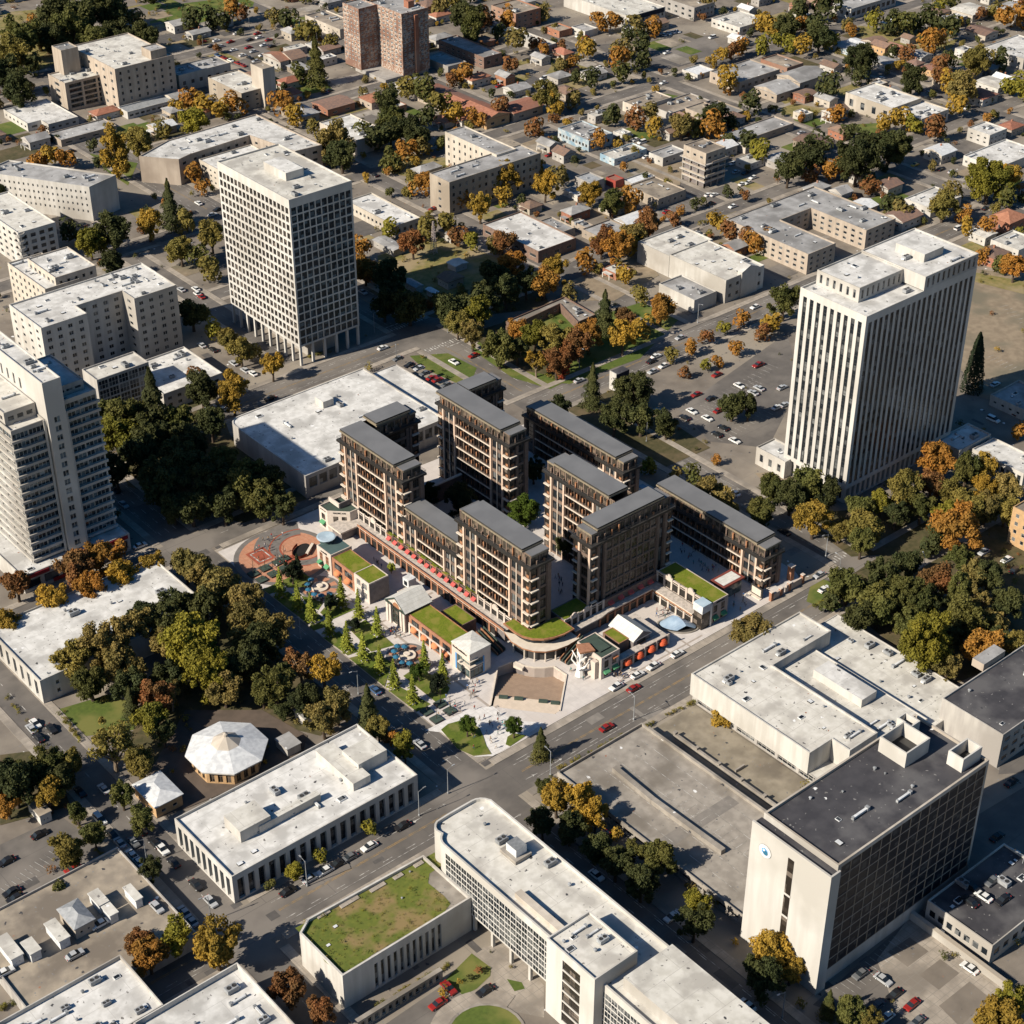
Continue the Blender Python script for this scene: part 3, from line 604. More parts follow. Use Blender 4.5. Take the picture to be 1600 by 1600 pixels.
def mface(root, mb, a, b, z0, z1, bays, wins, nf):
    L = math.hypot(b[0]-a[0], b[1]-a[1]); d = ((b[0]-a[0])/L, (b[1]-a[1])/L); n = (d[1], -d[0])
    free = L-sum(w for _, w in bays); u = 0.; fh = (z1-z0)/nf
    def pt(u, k=0.): return (a[0]+d[0]*u+n[0]*k, a[1]+d[1]*u+n[1]*k)
    def obx(q, u0, u1, k0, k1, z0, z1, m):
        p = [pt(u0, k1), pt(u1, k1), pt(u1, k0), pt(u0, k0)]; q.prism(p, z0, z1, m)
    for kind, w in bays:
        if w == 0: w = free
        p, q = pt(u), pt(u+w); base = dict(c=1, r=nf, mg=.02, zb=0.02, zt=0.02, dp=.3)
        if kind == 'pier':
            facade(mb, p, q, z0, z1, None, 'mall_brick', wins); m = MB(); obx(m, u+.04, u+w-.04, .012, .42, z0+.01, z1-.5, 'pier_stone'); m.build('pier', root)
        elif kind == 'post':
            facade(mb, p, q, z0, z1, None, 'mall_brick', wins); m = MB(); obx(m, u+.04, u+w-.04, .012, .3, z0+.01, z1-.1, 'mall_brick'); m.build('pier', root)
        elif kind == 'win':
            facade(mb, p, q, z0, z1, dict(base, c=2, wf=.80, hf=.74, st=('glass_dark', 2, 1, 'dark_metal', .08)), 'mall_brick', wins)
            m = MB(); obx(m, u+w/2-.14, u+w/2+.14, .01, .16, z0+.02, z1-.6, 'slab_edge'); m.build('mullion', root)
        elif kind == 'swin': facade(mb, p, q, z0, z1, dict(base, wf=.82, hf=.78, st=('glass_brown', 3, 2, 'dark_metal', .09)), 'mall_brick', wins)
        elif kind == 'slot': facade(mb, p, q, z0, z1, dict(base, r=1, wf=.8, hf=.97, dp=.5, st=('glass_dark', 2, nf*2, 'dark_metal', .1)), 'mall_brick', wins)
        elif kind == 'grid': facade(mb, p, q, z0, z1, dict(base, c=max(3, int(w/2.6)), wf=.84, hf=.82, st=('glass_brown', 2, 2, 'frame_bronze', .13)), 'mall_brick', wins)
        elif kind in ('balc', 'corner'):
            bl = kind == 'balc'
            facade(mb, p, q, z0, z1, dict(base, wf=.97, hf=.86, dp=1.5 if bl else .25, st=('glass_brown', max(2, int(w/1.5)), 1, 'dark_metal', .1)), 'mall_brick', wins)
            for k in range(nf):
                z = z0+fh*k; m = MB()
                obx(m, u+.03, u+w-.03, -.3 if not bl else -1.4, .22 if bl else .75, z-.16 if k else z+.01, z+.2, 'slab_edge')
                if bl:                            # copper screens between the flats, thin rail
                    x = u+1.4
                    while x < u+w-.8: k0 = R.random(); obx(m, x, x+.14, -1.38, -.1, z+.21, z+fh-.35, 'mall_brick'); (obx(m, x+.5, x+1.2, -1.38, -.5, z+.21, z+R.uniform(1.2, 2.4), 'copper') if k0 < .75 else None); obx(m, x+1.5, x+1.6, -.6, -.1, z+.21, z+fh-.35, 'dark_metal'); obx(m, x+.2, x+2.6, .0, .04, z+.7, z+.76, 'dark_metal'); x += 2.7
                    obx(m, u+.1, u+w-.1, .12, .17, z+1.1, z+1.18, 'dark_metal')
                else:
                    obx(m, u+w*.35, u+w*.75, -.2, .0, z+.21, z+1.3, 'copper'); obx(m, u+.1, u+w-.1, .66, .7, z+.95, z+1.03, 'dark_metal')
                m.build('balcony', root)
        u += w
def MT(label, x0, y0, x1, y1, zb, zc, faces, nf=NF, slab=None, canopy=None, wing=None, land=None, bare=()):
    """brown brick apartment block: bays of flats, black cornice, set-back penthouse, heavy grey roof"""
    root = thing('apartment_block', label, 'apartment building', ((x0+x1)/2, (y0+y1)/2, zb), 'brown brick apartment blocks', land, rect(x0, y0, x1, y1))
    mb = MB(); wins = []; p = rect(x0, y0, x1, y1)
    vols = [(p, faces)]
    if wing: vols.append((rect(*wing[0]), wing[1]))
    for poly, fs in vols:
        for i in range(4):
            a, b = poly[i], poly[(i+1) % 4]
            if fs.get(i): mface(root, mb, a, b, zb, zc, fs[i], wins, nf)
            else:
                L = math.hypot(b[0]-a[0], b[1]-a[1]); facade(mb, a, b, zb, zc, dict(c=max(1, int(L/3.4)), r=nf, zb=.2, zt=.2, wf=.6, hf=.6, st=('glass_brown', 2, 1, 'frame_bronze', .1)), 'mall_brick', wins)
    mb.build('wall', root)
    co_ = MB()
    for poly, fs in vols:
        q = inset(poly, -.75); co_.prism(q, zc-.25, zc+.5, 'cornice_black', 'dark_metal')
    co_.build('cornice', root)
    ph = MB(); rf = MB()
    ri = MB()
    for poly, fs in vols:
        q = inset(poly, .55); n = len(q)
        for i in range(n):
            L = math.hypot(q[i][0]-q[(i+1) % n][0], q[i][1]-q[(i+1) % n][1])
            facade(ph, q[i], q[(i+1) % n], zc+.5, zc+4.0, dict(c=max(2, int(L/2.7)), r=1, mg=.1, zb=.05, zt=.25, wf=.86, hf=.95, dp=.12, st=('glass_pent', 2, 1, 'dark_metal', .1)), 'mall_brick', wins)
            for k in range(int(L/2.9)):            # copper screens on the terrace
                f = (k+.75)*2.9/L
                if f > .97: continue
                c = (q[i][0]+(q[(i+1) % n][0]-q[i][0])*f, q[i][1]+(q[(i+1) % n][1]-q[i][1])*f); dx = (q[(i+1) % n][0]-q[i][0])/L; dy = (q[(i+1) % n][1]-q[i][1])/L
                ph.obox((c[0]+dy*.32, c[1]-dx*.32), (dx, dy), R.uniform(.25, .6), .5, zc+.52, zc+R.uniform(1.2, 3.4), 'copper' if R.random() < .45 else 'mall_brick')
        w = inset(poly, -.6)
        for i in range(n):
            a, b = w[i], w[(i+1) % n]; L = math.hypot(b[0]-a[0], b[1]-a[1]); dx, dy = (b[0]-a[0])/L, (b[1]-a[1])/L
            for z in (zc+1.0, zc+1.45): ri.obox(((a[0]+b[0])/2, (a[1]+b[1])/2), (dx, dy), L, .07, z, z+.07, 'dark_metal')
    ph.build('penthouse', root); ri.build('terrace_railing', root)
    place_windows(wins, root)
    for k, s in enumerate(slab):
        dz = .9 if k and len(s) > 4 and s[4] else 0; q = rect(*s[:4]); rf = MB()
        rf.prism(q, zc+4.0+dz, zc+4.55+dz, 'roof_trim'); rf.prism(inset(q, .18), zc+4.55+dz, zc+5.1+dz, 'dark_metal', 'mall_roof'); rf.prism(inset(q, .9), zc+3.7, zc+3.99+dz, 'roof_trim')
        rf.build('roof', root)
    for c in canopy or []:
        m = MB(); q = rect(*c); m.prism(q, zc+3.25, zc+3.95, 'roof_trim', 'mall_roof'); m.build('canopy', root)
    return root
Z2 = 7.6
MT('tall brown apartment block at the far left corner of the new quarter, L-shaped in plan', 273.5, 376.5, 281.9, 410.6, 0.2, 29.5, {3: BAYS_L[::-1], 0: BAYS_S}, slab=[(273.0, 380.4, 281.9, 409.6), (283.4, 403.4, 297.6, 410.8, 1)], canopy=[(274.3, 376.9, 281.6, 380.3), (297.7, 404., 300.3, 410.)], wing=((281.95, 403.6, 300.6, 410.6), {0: BAYS_S[::-1]}), land='the far left brown block')
MT('low brown apartment block between two tall ones, behind the row of pink awnings', 273.2, 349.0, 281.0, 376.2, 0.2, 16.0, {3: BAYS_B}, nf=4, slab=[(273.4, 349.1, 281.0, 375.8)], land='the low brown block')
MT('tall brown apartment block above the curved green terrace, nearest to the stage', 273.5, 314.8, 281.6, 348.8, 0.2, 29.5, {3: BAYS_L, 0: BAYS_S}, slab=[(273.4, 318.5, 281.9, 346.6)], canopy=[(274.3, 315.2, 281.2, 318.4), (274.2, 346.7, 281.6, 348.6)], land='the front brown block')
MT('tall L-shaped brown apartment block in the middle of the back row', 313.2, 371.4, 321.3, 409.0, 0.2, 29.5, {3: BAYS_L, 0: BAYS_S}, slab=[(312.6, 375.2, 321.4, 409.2), (321.45, 402.3, 333.8, 409.2)], canopy=[(313.9, 371.8, 321., 375.1), (333.9, 402.8, 336.4, 408.6)], wing=((321.35, 402.2, 336.6, 408.9), {0: BAYS_S[::-1]}), land='the tall middle block')
MT('long low brown apartment block at the back of the new quarter beside dark trees', 348.1, 353.7, 355.7, 404.4, 0.2, 13.6, {3: BAYS_E, 0: BAYS_S}, nf=4, slab=[(347.7, 357.2, 355.9, 401.0)], canopy=[(348.6, 354.1, 355.4, 357.1), (348.4, 401.1, 355.4, 404.)], land='the long back block')
MT('tall brown apartment block right of the courtyard tree, half hidden behind another block', 312.5, 320.6, 320.9, 352.8, 0.2, 29.5, {3: BAYS_L}, slab=[(312.6, 323.4, 320.9, 349.)], canopy=[(313., 349.1, 320.6, 352.4)], land='the courtyard block')
MT('tall brown apartment block set crosswise, its long grid of windows facing the street', 295.2, 312.1, 329.2, 319.8, 0.2, 29.0, {0: BAYS_R, 3: [('corner', 2.2), ('pier', .9), ('swin', 0), ('pier', .9)]}, slab=[(298.3, 312.9, 326.3, 320.2)], canopy=[(295.7, 312.7, 298.2, 319.2), (326.4, 313., 328.9, 319.2)], land='the crosswise brown block')
MT('low brown apartment block along the right edge of the quarter by the dark street', 349.0, 290.1, 356.9, 338.6, 0.2, 11.7, {3: BAYS_E, 0: BAYS_S}, nf=3, slab=[(348.9, 293.7, 357.4, 338.8)], canopy=[(349.4, 290.4, 356.6, 293.6)], land='the right edge block')
# ------------------------------------------------------------------ terraces
def arch_front(mb, a, b, z0, z1, n, hi=(), m='stone_white', pm='cornice_black', over=0., bulge=.9):
    """row of stone shop fronts: piers, dark openings, some with a round gable"""
    L = math.hypot(b[0]-a[0], b[1]-a[1]); d = ((b[0]-a[0])/L, (b[1]-a[1])/L); nn = (d[1], -d[0]); w = L/n
    def pt(u, k): return (a[0]+d[0]*u+nn[0]*k, a[1]+d[1]*u+nn[1]*k)
    for i in range(n+1):
        u = i*w; mb.prism([pt(u-.35, .35), pt(u+.35, .35), pt(u+.35, 0), pt(u-.35, 0)], z0, z1+(.5 if i in hi or i-1 in hi else .25), m)
    for i in range(n):
        mb.prism([pt(i*w+.36, .15), pt(i*w+w-.36, .15), pt(i*w+w-.36, 0), pt(i*w+.36, 0)], z1-1.1, z1, m)
        mb.face([pt(i*w+.35, .05)+(z0,), pt(i*w+w-.35, .05)+(z0,), pt(i*w+w-.35, .05)+(z1-1.1,), pt(i*w+.35, .05)+(z1-1.1,)], pm)
        if i in hi:
            k = 8; top = [(i*w+w/2-(w/2-.36)*math.cos(math.pi*j/k), z1+.002+bulge*math.sin(math.pi*j/k)) for j in range(k+1)]
            f = [pt(u, .15)+(z,) for u, z in top]; bk = [pt(u, -.25)+(z,) for u, z in top]; mb.face(f, m); mb.face(bk[::-1], m)
            for j in range(k): mb.face([f[j+1], f[j], bk[j], bk[j+1]], m)
        else:
            mb.prism([pt(i*w+.5, .2), pt(i*w+w-.5, .2), pt(i*w+w-.5, .16), pt(i*w+.5, .16)], z1-.8, z1-.45, 'sign_black')
def awning(name, label, c, n, w, z, m, group=None, root=None, dome=False, proj_=1.1, drop=.7):
    """shop awning: sloping canvas with a valance, or a round hood"""
    d = (-n[1], n[0]); mb = MB()
    def pt(u, k): return (c[0]+d[0]*u+n[0]*k, c[1]+d[1]*u+n[1]*k)
    if dome:
        K = 8
        rows = []
        for i in range(5):
            t = math.pi/2*i/4; rows.append([pt(-w/2*math.cos(math.pi*j/K), proj_*math.cos(t)*math.sin(math.pi*j/K)**.6)+(z+drop*math.sin(t)*(math.sin(math.pi*j/K)**.5),) for j in range(K+1)])
        for i in range(4):
            for j in range(K): mb.face([rows[i][j], rows[i][j+1], rows[i+1][j+1], rows[i+1][j]], m)
    else:
        a, b = pt(-w/2, 0), pt(w/2, 0); e, f = pt(w/2, proj_), pt(-w/2, proj_)
        mb.face([a+(z+drop,), b+(z+drop,), e+(z,), f+(z,)], m); mb.face([f+(z,), e+(z,), e+(z-.3,), f+(z-.3,)], m); mb.face([a+(z+drop,), f+(z,), f+(z-.3,), a+(z-.3,)], m); mb.face([e+(z,), b+(z+drop,), b+(z-.3,), e+(z-.3,)], m)
    return mb.build(name, root)
def text(s, size, loc, nrm, m, parent, name='lettering', depth=.04):
    cu = bpy.data.curves.new(name, 'FONT'); cu.body = s; cu.size = size; cu.extrude = depth; cu.align_x = 'CENTER'; cu.align_y = 'CENTER'
    t = bpy.data.objects.new(name, cu); COL.objects.link(t); dg = bpy.context.evaluated_depsgraph_get()
    me = bpy.data.meshes.new_from_object(t.evaluated_get(dg)); bpy.data.objects.remove(t); me.materials.clear(); me.materials.append(MATS[m])
    o = inst(name, me, parent, loc); o.rotation_euler = (math.pi/2, 0, math.atan2(nrm[1], nrm[0])+math.pi/2); return o
def marks(c, n, w, h, root):
    '''raised dark sign letters too small to read'''
    d = (-n[1], n[0]); mb = MB(); u = -w/2
    while u < w/2:
        k = R.uniform(.25, .5); hh = h*R.choice([1., .8, .6]); mb.obox((c[0]+d[0]*(u+k/2), c[1]+d[1]*(u+k/2)), d, k, .1, c[2]-h/2, c[2]-h/2+hh, 'sign_black'); u += k+.12
    return mb.build('sign', root)
def terrace(label, root_xy, parts, land):
    r = thing('shopping_terrace', label, 'terrace', (root_xy[0], root_xy[1], 0), None, land, [root_xy]); return r
# left terrace along the front blocks
tl = thing('shopping_terrace', 'long raised shopping terrace with stone arches and a row of pink awnings', 'terrace', (271, 360, 0), None, 'the pink awning terrace', rect(269.5, 322, 273, 400))
m = MB(); m.box(269.9, 322.2, .17, 273.1, 400.4, 4.2, 'stone_grey'); m.build('retaining_wall', tl)
m = MB(); m.box(269.4, 322., 4.2, 273.15, 400.6, 4.5, 'slab_edge', 'deck_paver'); m.build('walkway', tl)
m = MB(); m.box(269.3, 322., 4.5, 269.42, 397., 5.3, 'orange_brick'); m.build('parapet', tl)
m = MB(); m.box(262.6, 397., 3.9, 269.4, 404., 4.5, 'slab_edge', 'deck_paver'); m.box(269.4, 400.6, 3.9, 272.8, 404., 4.5, 'slab_edge', 'deck_paver'); m.box(264, 398.5, .17, 272.6, 403.8, 3.9, 'stone_grey'); m.build('landing', tl)
m = MB(); arch_front(m, (269.85, 396), (269.85, 326), .17, 4.2, 22, m='orange_brick'); m.build('arcade', tl)
m = MB(); arch_front(m, (272.6, 400.3), (272.6, 385.), 4.5, 7.6, 5, hi=(2,)); m.build('shopfront', tl)
m = MB(); arch_front(m, (272.6, 338.), (272.6, 322.2), 4.5, 7.6, 5, hi=(2,)); m.build('shopfront', tl)
m = MB(); arch_front(m, (272.6, 384.4), (272.6, 338.6), 4.5, 7.1, 16, m='mall_brick'); m.build('shopfront', tl)
for k in range(8):
    y = 383.2-k*5.8; m = MB(); m.box(272.1, y-1.5, 6.75, 273.1, y+1.5, 7.15, 'copper', 'bright_grass'); m.box(272.0, y-1.6, 4.5, 272.3, y-1.3, 6.75, 'copper'); m.build('planter_beam', tl)
for k in range(14): awning('awning', '', (272.2, 383.-k*3.35), (-1, 0), 1.7, 5.6, 'awning_red', root=tl, proj_=1.0, drop=.7)
m = MB(); m.box(273., 322.2, 6.4, 273.45, 400.2, 7.0, 'mall_brick', 'bright_grass'); m.build('roof_planting', tl)
# curved terrace
ct_ = thing('curved_terrace', 'curved two-level terrace with a mossy green roof and a cream deck above the stage', 'terrace', (276, 312, 0), None, 'the curved terrace', [(269, 316), (276, 307), (284, 306)])
CU = [(269.6, 322.1), (269.3, 316.5), (269.8, 313.4), (271.2, 310.8), (273.6, 308.6), (276.6, 307.3), (280., 306.6), (283.8, 306.7), (283.8, 314.2), (281.8, 314.6), (273.3, 314.6), (273.3, 322.)]
m = MB(); m.prism(inset(CU, 1.6), 4.6, 7.0, 'glass_dark'); m.build('glass_wall', ct_)
m = MB(); m.prism(inset(CU, -.25), 7.0, 7.45, 'copper', 'copper'); q = inset(CU, .25); m.sheet(q, 7.56, 'bright_grass'); m.prism(q, 7.45, 7.55, 'bright_grass', 'bright_grass'); m.build('roof_edge', ct_)
CD = [(269.4, 322.), (267.9, 316.8), (268.4, 312.), (270., 308.8), (272.6, 306.4), (275.8, 305.1), (279.6, 304.5), (284.6, 304.8), (284.6, 314.), (273.3, 314.5)]
m = MB(); m.prism(CD, 4.1, 4.58, 'copper', 'cream_deck'); m.build('deck', ct_)
m = MB(); q = inset(CD, 1.6); m.prism(q, .17, 4.1, 'dark_metal'); m.build('glass_front', ct_)
for i in (1, 2, 3, 4, 5, 6):
    m = MB(); c = inset(CD, .8)[i]; m.tube((c[0], c[1], .17), (c[0], c[1], 4.1), .22, .22, 'slab_edge', 8); m.build('column', ct_)
g2 = thing('green_terrace', 'small mossy terrace in front of the crosswise block with an arched stone front', 'terrace', (290, 314, 0), None, 'the small mossy terrace', rect(284.5, 311, 295, 318))
block(g2, rect(284.3, 311.3, 295.1, 318.), .17, 7.6, 'stone_grey', 'bright_grass', par=.1, wallname='wall', roofname='green_roof')
m = MB(); arch_front(m, (284.3, 311.2), (300., 311.2), 4.5, 7.8, 6, hi=(1, 3)); m.build('shopfront', g2)
# right terraces
tr = thing('shopping_terrace', 'raised walkway round the sunken court, with brick arches underneath', 'terrace', (305, 309.8, 0), None, 'the right walkway', rect(287, 289, 322, 311))
m = MB(); m.prism([(286, 308.2), (297, 308.2), (300, 308.9), (319., 308.9), (319., 291.6), (322.6, 291.6), (322.6, 311.), (286, 311.)], 4.1, 4.5, 'slab_edge', 'deck_paver'); m.build('walkway', tr)
m = MB(); m.box(287, 309.4, .17, 322, 311, 4.1, 'stone_grey'); m.box(319.6, 291.7, .17, 322.5, 309.4, 4.1, 'stone_grey'); m.build('retaining_wall', tr)
m = MB(); arch_front(m, (319.55, 309.), (319.55, 291.8), .17, 3.6, 5, pm='cornice_black'); m.box(319.0, 291.7, 3.6, 319.5, 309., 4.08, 'copper'); m.build('arcade', tr)
m = MB(); arch_front(m, (297, 309.35), (319, 309.35), .17, 3.9, 7, m='orange_brick'); m.build('arcade', tr)
m = MB(); m.box(300, 311.1, 4.5, 329, 311.9, 7.4, 'brown_wall'); m.build('shop_wall', tr)
for k in range(5): awning('awning', '', (303+k*4.2, 311.1), (0, -1), 1.8, 5.7, 'awning_red', root=tr)
# pavilions
def roofbox(root, x0, y0, x1, y1, z0, z1, wall, roof, faces=None, par=.35, wn='wall', rn='roof', coping=None): return block(root, rect(x0, y0, x1, y1), z0, z1, wall, roof, faces, par, coping=coping, wallname=wn, roofname=rn)
p1 = thing('shop_pavilion', 'long shop pavilion with teal roof at one end and mossy green roof behind', 'pavilion', (254, 378, .16), None, 'the teal roof pavilion', rect(250, 364, 258, 392))
roofbox(p1, 250.0, 384.4, 258.2, 392.2, .17, 8.1, 'stone_white', 'teal_roof', {3: dict(c=2, r=1, wf=.5, hf=.9, zb=.2, zt=1.4, st=('glass_brown', 2, 4, 'orange_brick', .25)), 0: None}, .12)
roofbox(p1, 250.3, 372.2, 257.6, 384.3, .17, 7.3, 'orange_brick', 'bright_grass', {3: dict(c=2, r=2, wf=.75, hf=.75, zb=.2, zt=.7, st=('glass_dark', 4, 1, 'dark_metal', .12))}, .1, rn='green_roof')
roofbox(p1, 250.1, 364.2, 257.7, 372.1, .17, 7.9, 'stone_white', 'bright_grass', {3: dict(c=2, r=2, wf=.6, hf=.7, zb=.2, zt=.6, st=('glass_dark', 3, 1, 'frame_white', .12))}, .15, rn='green_roof')
m = MB(); m.box(250.1, 364.02, .17, 257.7, 364.18, 7.6, 'stone_grey'); m.build('end_wall', p1)
for y in (386.5, 390.2): awning('awning', '', (249.95, y), (-1, 0), 2., 2.6, 'awning_green', root=p1)
for y in (375.4, 381.): awning('awning', '', (250.25, y), (-1, 0), 2.7, 2.7, 'awning_orange', root=p1, dome=True, proj_=1.5, drop=1.3)
marks((249.93, 388.3, 7.2), (-1, 0), 3.2, .6, p1)
di = thing('dish_sculpture', 'pale round dish sculpture held on a post above the teal roof', 'sculpture', (253.6, 391.9, 8), None, None)
m = MB(); m.lathe((253.6, 391.9), [(2.9, 9.5), (3.1, 9.9), (2.7, 10.0), (.2, 9.75)], 'pale_glass', 28); m.build('dish', di)
m = MB(); m.tube((253.6, 391.9, 8.), (253.6, 391.9, 9.6), .6, .4, 'copper', 8); m.lathe((253.6, 391.9), [(2.2, 8.0), (2.2, 8.3), (1.9, 8.3)], 'teal_roof', 20); m.build('pedestal', di)
hall = thing('gabled_hall', 'white gabled market hall with a tall arched window and pale metal roof', 'hall', (254.5, 350, .16), None, 'the gabled hall', rect(249.7, 345, 259.3, 354.8))
hx0, hx1, hy0, hy1 = 249.9, 259.3, 345.2, 354.6; hm = (hy0+hy1)/2
m = MB(); wins = []
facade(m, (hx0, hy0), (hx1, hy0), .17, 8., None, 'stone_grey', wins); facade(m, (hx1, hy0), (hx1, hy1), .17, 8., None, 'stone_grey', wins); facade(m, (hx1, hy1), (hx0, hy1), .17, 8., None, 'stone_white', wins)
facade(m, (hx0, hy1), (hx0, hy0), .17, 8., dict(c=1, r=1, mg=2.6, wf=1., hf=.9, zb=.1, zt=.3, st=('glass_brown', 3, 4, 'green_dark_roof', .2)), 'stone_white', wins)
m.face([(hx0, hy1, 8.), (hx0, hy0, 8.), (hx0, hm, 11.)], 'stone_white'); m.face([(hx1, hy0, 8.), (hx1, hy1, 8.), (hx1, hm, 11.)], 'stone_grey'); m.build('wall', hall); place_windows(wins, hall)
m = MB(); m.face([(hx0-.6, hy0-.6, 7.7), (hx1+.5, hy0-.6, 7.7), (hx1+.5, hm, 11.15), (hx0-.6, hm, 11.15)], 'shingle_white'); m.face([(hx1+.5, hy1+.6, 7.7), (hx0-.6, hy1+.6, 7.7), (hx0-.6, hm, 11.15), (hx1+.5, hm, 11.15)], 'shingle_white'); m.build('roof', hall)
m = MB(); m.face([(hx0-.6, hy0-.6, 7.4), (hx1+.5, hy0-.6, 7.4), (hx1+.5, hy0-.6, 7.69), (hx0-.6, hy0-.6, 7.69)], 'green_dark_roof')
for s, y in ((1, hy0-.6), (-1, hy1+.6)): m.face([(hx0-.62, y, 7.35), (hx0-.62, y, 7.75), (hx0-.62, hm, 11.2), (hx0-.62, hm, 10.75)], 'green_dark_roof')
m.build('eaves_trim', hall)
for y in (hy0+.5, hy0+2., hy1-2., hy1-.5):
    m = MB(); m.box(hx0-.5, y-.5, .17, hx0-.01, y+.5, 7.2, 'stone_white'); m.box(hx0-.6, y-.6, 7.2, hx0-.01, y+.6, 7.6, 'green_dark_roof'); m.build('pier', hall)
m = MB(); m.sheet(arc(0, 0, 1.7, 0, 180, 12), 0, 'copper'); me = m.mesh('arch_window'); o = inst('arch_window', me, hall, (hx0-.03, hm, 7.1)); o.rotation_euler = (math.pi/2, 0, -math.pi/2)
p2 = thing('shop_pavilion', 'shop pavilion with mossy green roof and four round orange awnings', 'pavilion', (255, 335, .16), None, 'the orange awning pavilion', rect(251, 323.6, 259, 345))
roofbox(p2, 250.9, 323.5, 258.9, 344.9, .17, 7., 'orange_brick', 'bright_grass', {3: dict(c=4, r=2, wf=.72, hf=.78, zb=.1, zt=.8, st=('glass_dark', 4, 1, 'dark_metal', .12))}, .12, rn='green_roof', coping='copper')
for k in range(5):
    m = MB(); m.box(250.5, 324.+k*5.1-.4, .17, 250.88, 324.+k*5.1+.4, 3.4, 'stone_white'); m.build('pier', p2)
m = MB(); m.box(250.6, 323.7, 3.41, 250.88, 344.8, 4.0, 'stone_white'); m.build('ledge', p2)
for k in range(4): awning('awning', '', (250.85, 326.6+k*5.1), (-1, 0), 2.7, 2.5, 'awning_orange', root=p2, dome=True, proj_=1.5, drop=1.3)
p2b = thing('roof_garden', 'small mossy green roof sunk beside the raised walkway', 'roof garden', (263.5, 336.6, .16), None, None)
roofbox(p2b, 260.7, 331.6, 266.4, 341.5, .17, 5.4, 'brown_wall', 'bright_grass', None, .1, rn='green_roof')
cu = thing('corner_pavilion', 'white corner cube with glazed corner and blue banners beside the escalator', 'pavilion', (254.3, 319.2, .16), None, 'the white corner cube', rect(250, 315, 258.3, 323.4))
wq = []; m = MB(); x0, y0, x1, y1 = 250.4, 314.9, 258.3, 323.4
facade(m, (x0, y1), (x0, y0), .17, 9.3, dict(c=1, r=2, mg=2.6, mg2=.15, wf=1., hf=.9, zb=.1, zt=2.6, st=('glass_teal', 3, 1, 'frame_bronze', .12)), 'stone_white', wq)
facade(m, (x0, y0), (x1, y0), .17, 9.3, dict(c=1, r=2, mg=.15, mg2=3., wf=1., hf=.9, zb=.1, zt=2.6, st=('glass_teal', 3, 1, 'frame_bronze', .12)), 'stone_white', wq)
facade(m, (x1, y0), (x1, y1), .17, 9.3, None, 'stone_white', wq); facade(m, (x1, y1), (x0, y1), .17, 9.3, None, 'stone_white', wq); m.build('wall', cu); place_windows(wq, cu)
hip(cu, rect(x0, y0, x1, y1), 9.56, .9, 'shingle_white', .12)
m = MB(); m.box(x0-.9, y0-.9, 4.9, x0+4.5, y0+4.5, 5.2, 'slab_edge'); m.box(x0-.5, y0-.5, 6.8, x0+3, y0+3, 7.0, 'slab_edge'); m.build('ledge', cu)
for q in ((x0-.2, y1-2.5, x0-.02, y1-1.9), (x1-3., y0-.2, x1-2.5, y0-.02)):
    m = MB(); m.box(q[0], q[1], .9, q[2], q[3], 6.6, 'blue_banner'); m.build('banner', cu)
marks((x0-.06, 319.6, 8.4), (-1, 0), 6.4, .6, cu)
pa = thing('corner_shop', 'pale stone corner shop with cut corner, green awnings and black rooftop', 'shop', (267.5, 405.5, .16), None, 'the green awning corner shop', rect(264, 400, 272, 411))
pq = [(264., 406.3), (269.4, 400.9), (273.2, 400.9), (273.2, 411.), (264., 411.)]
block(pa, pq, .17, 8., 'stone_white', 'green_dark_roof', {0: dict(c=2, r=2, mg=1.4, mg2=.6, wf=.6, hf=.76, zb=.1, zt=1.7, st=('glass_brown', 2, 2, 'dark_metal', .12)), 4: dict(c=1, r=2, wf=.6, hf=.76, zb=.1, zt=1.7, st=('glass_brown', 2, 2, 'dark_metal', .12))}, .5)
n45 = (-.7071, -.7071)
for f in (.42, .76): awning('awning', '', (264+5.4*f-.05, 406.3-5.4*f-.05), n45, 1.9, 2.7, 'awning_green', root=pa)
awning('awning', '', (263.95, 408.6), (-1, 0), 2.4, 2.7, 'awning_green', root=pa)
text('PACIFIC AVE', .75, (266.9-.06, 403.4-.06, 7.3), n45, 'sign_black', pa); text('PACIFIC AVE', .55, (263.93, 408.6, 7.3), (-1, 0), 'sign_black', pa)
m = MB(); m.box(268., 405.2, 8., 268.5, 411., 9.6, 'stone_white'); m.box(268.5, 405.2, 7.6, 273.1, 405.6, 9.6, 'stone_grey'); m.build('roof_wall', pa)
kb = thing('lift_kiosk', 'small pale metal lift cube standing in the sunken passage', 'kiosk', (263.4, 361, .16), None, None)
m = MB(); m.box(262., 359.6, .17, 264.8, 362.4, 3.2, 'dark_metal'); m.build('shaft', kb); m = MB(); m.box(261.9, 359.5, 3.2, 264.9, 362.5, 6.2, 'metal_white'); m.build('cabin', kb)
m = MB(); m.box(261.85, 360.2, 3.8, 261.89, 361.8, 5.4, 'glass_dark'); m.build('window', kb)
br = thing('footbridge', 'pale footbridge between the green roof pavilion and the walkway', 'bridge', (260.5, 356.5, .16), None, None)
m = MB(); m.box(258.2, 355.2, 3.0, 262.6, 360.6, 3.4, 'slab_edge', 'deck_paver'); m.build('deck', br); m = MB(); m.box(259, 357.4, .17, 261.5, 358.4, 3., 'stone_grey'); m.build('pier', br)
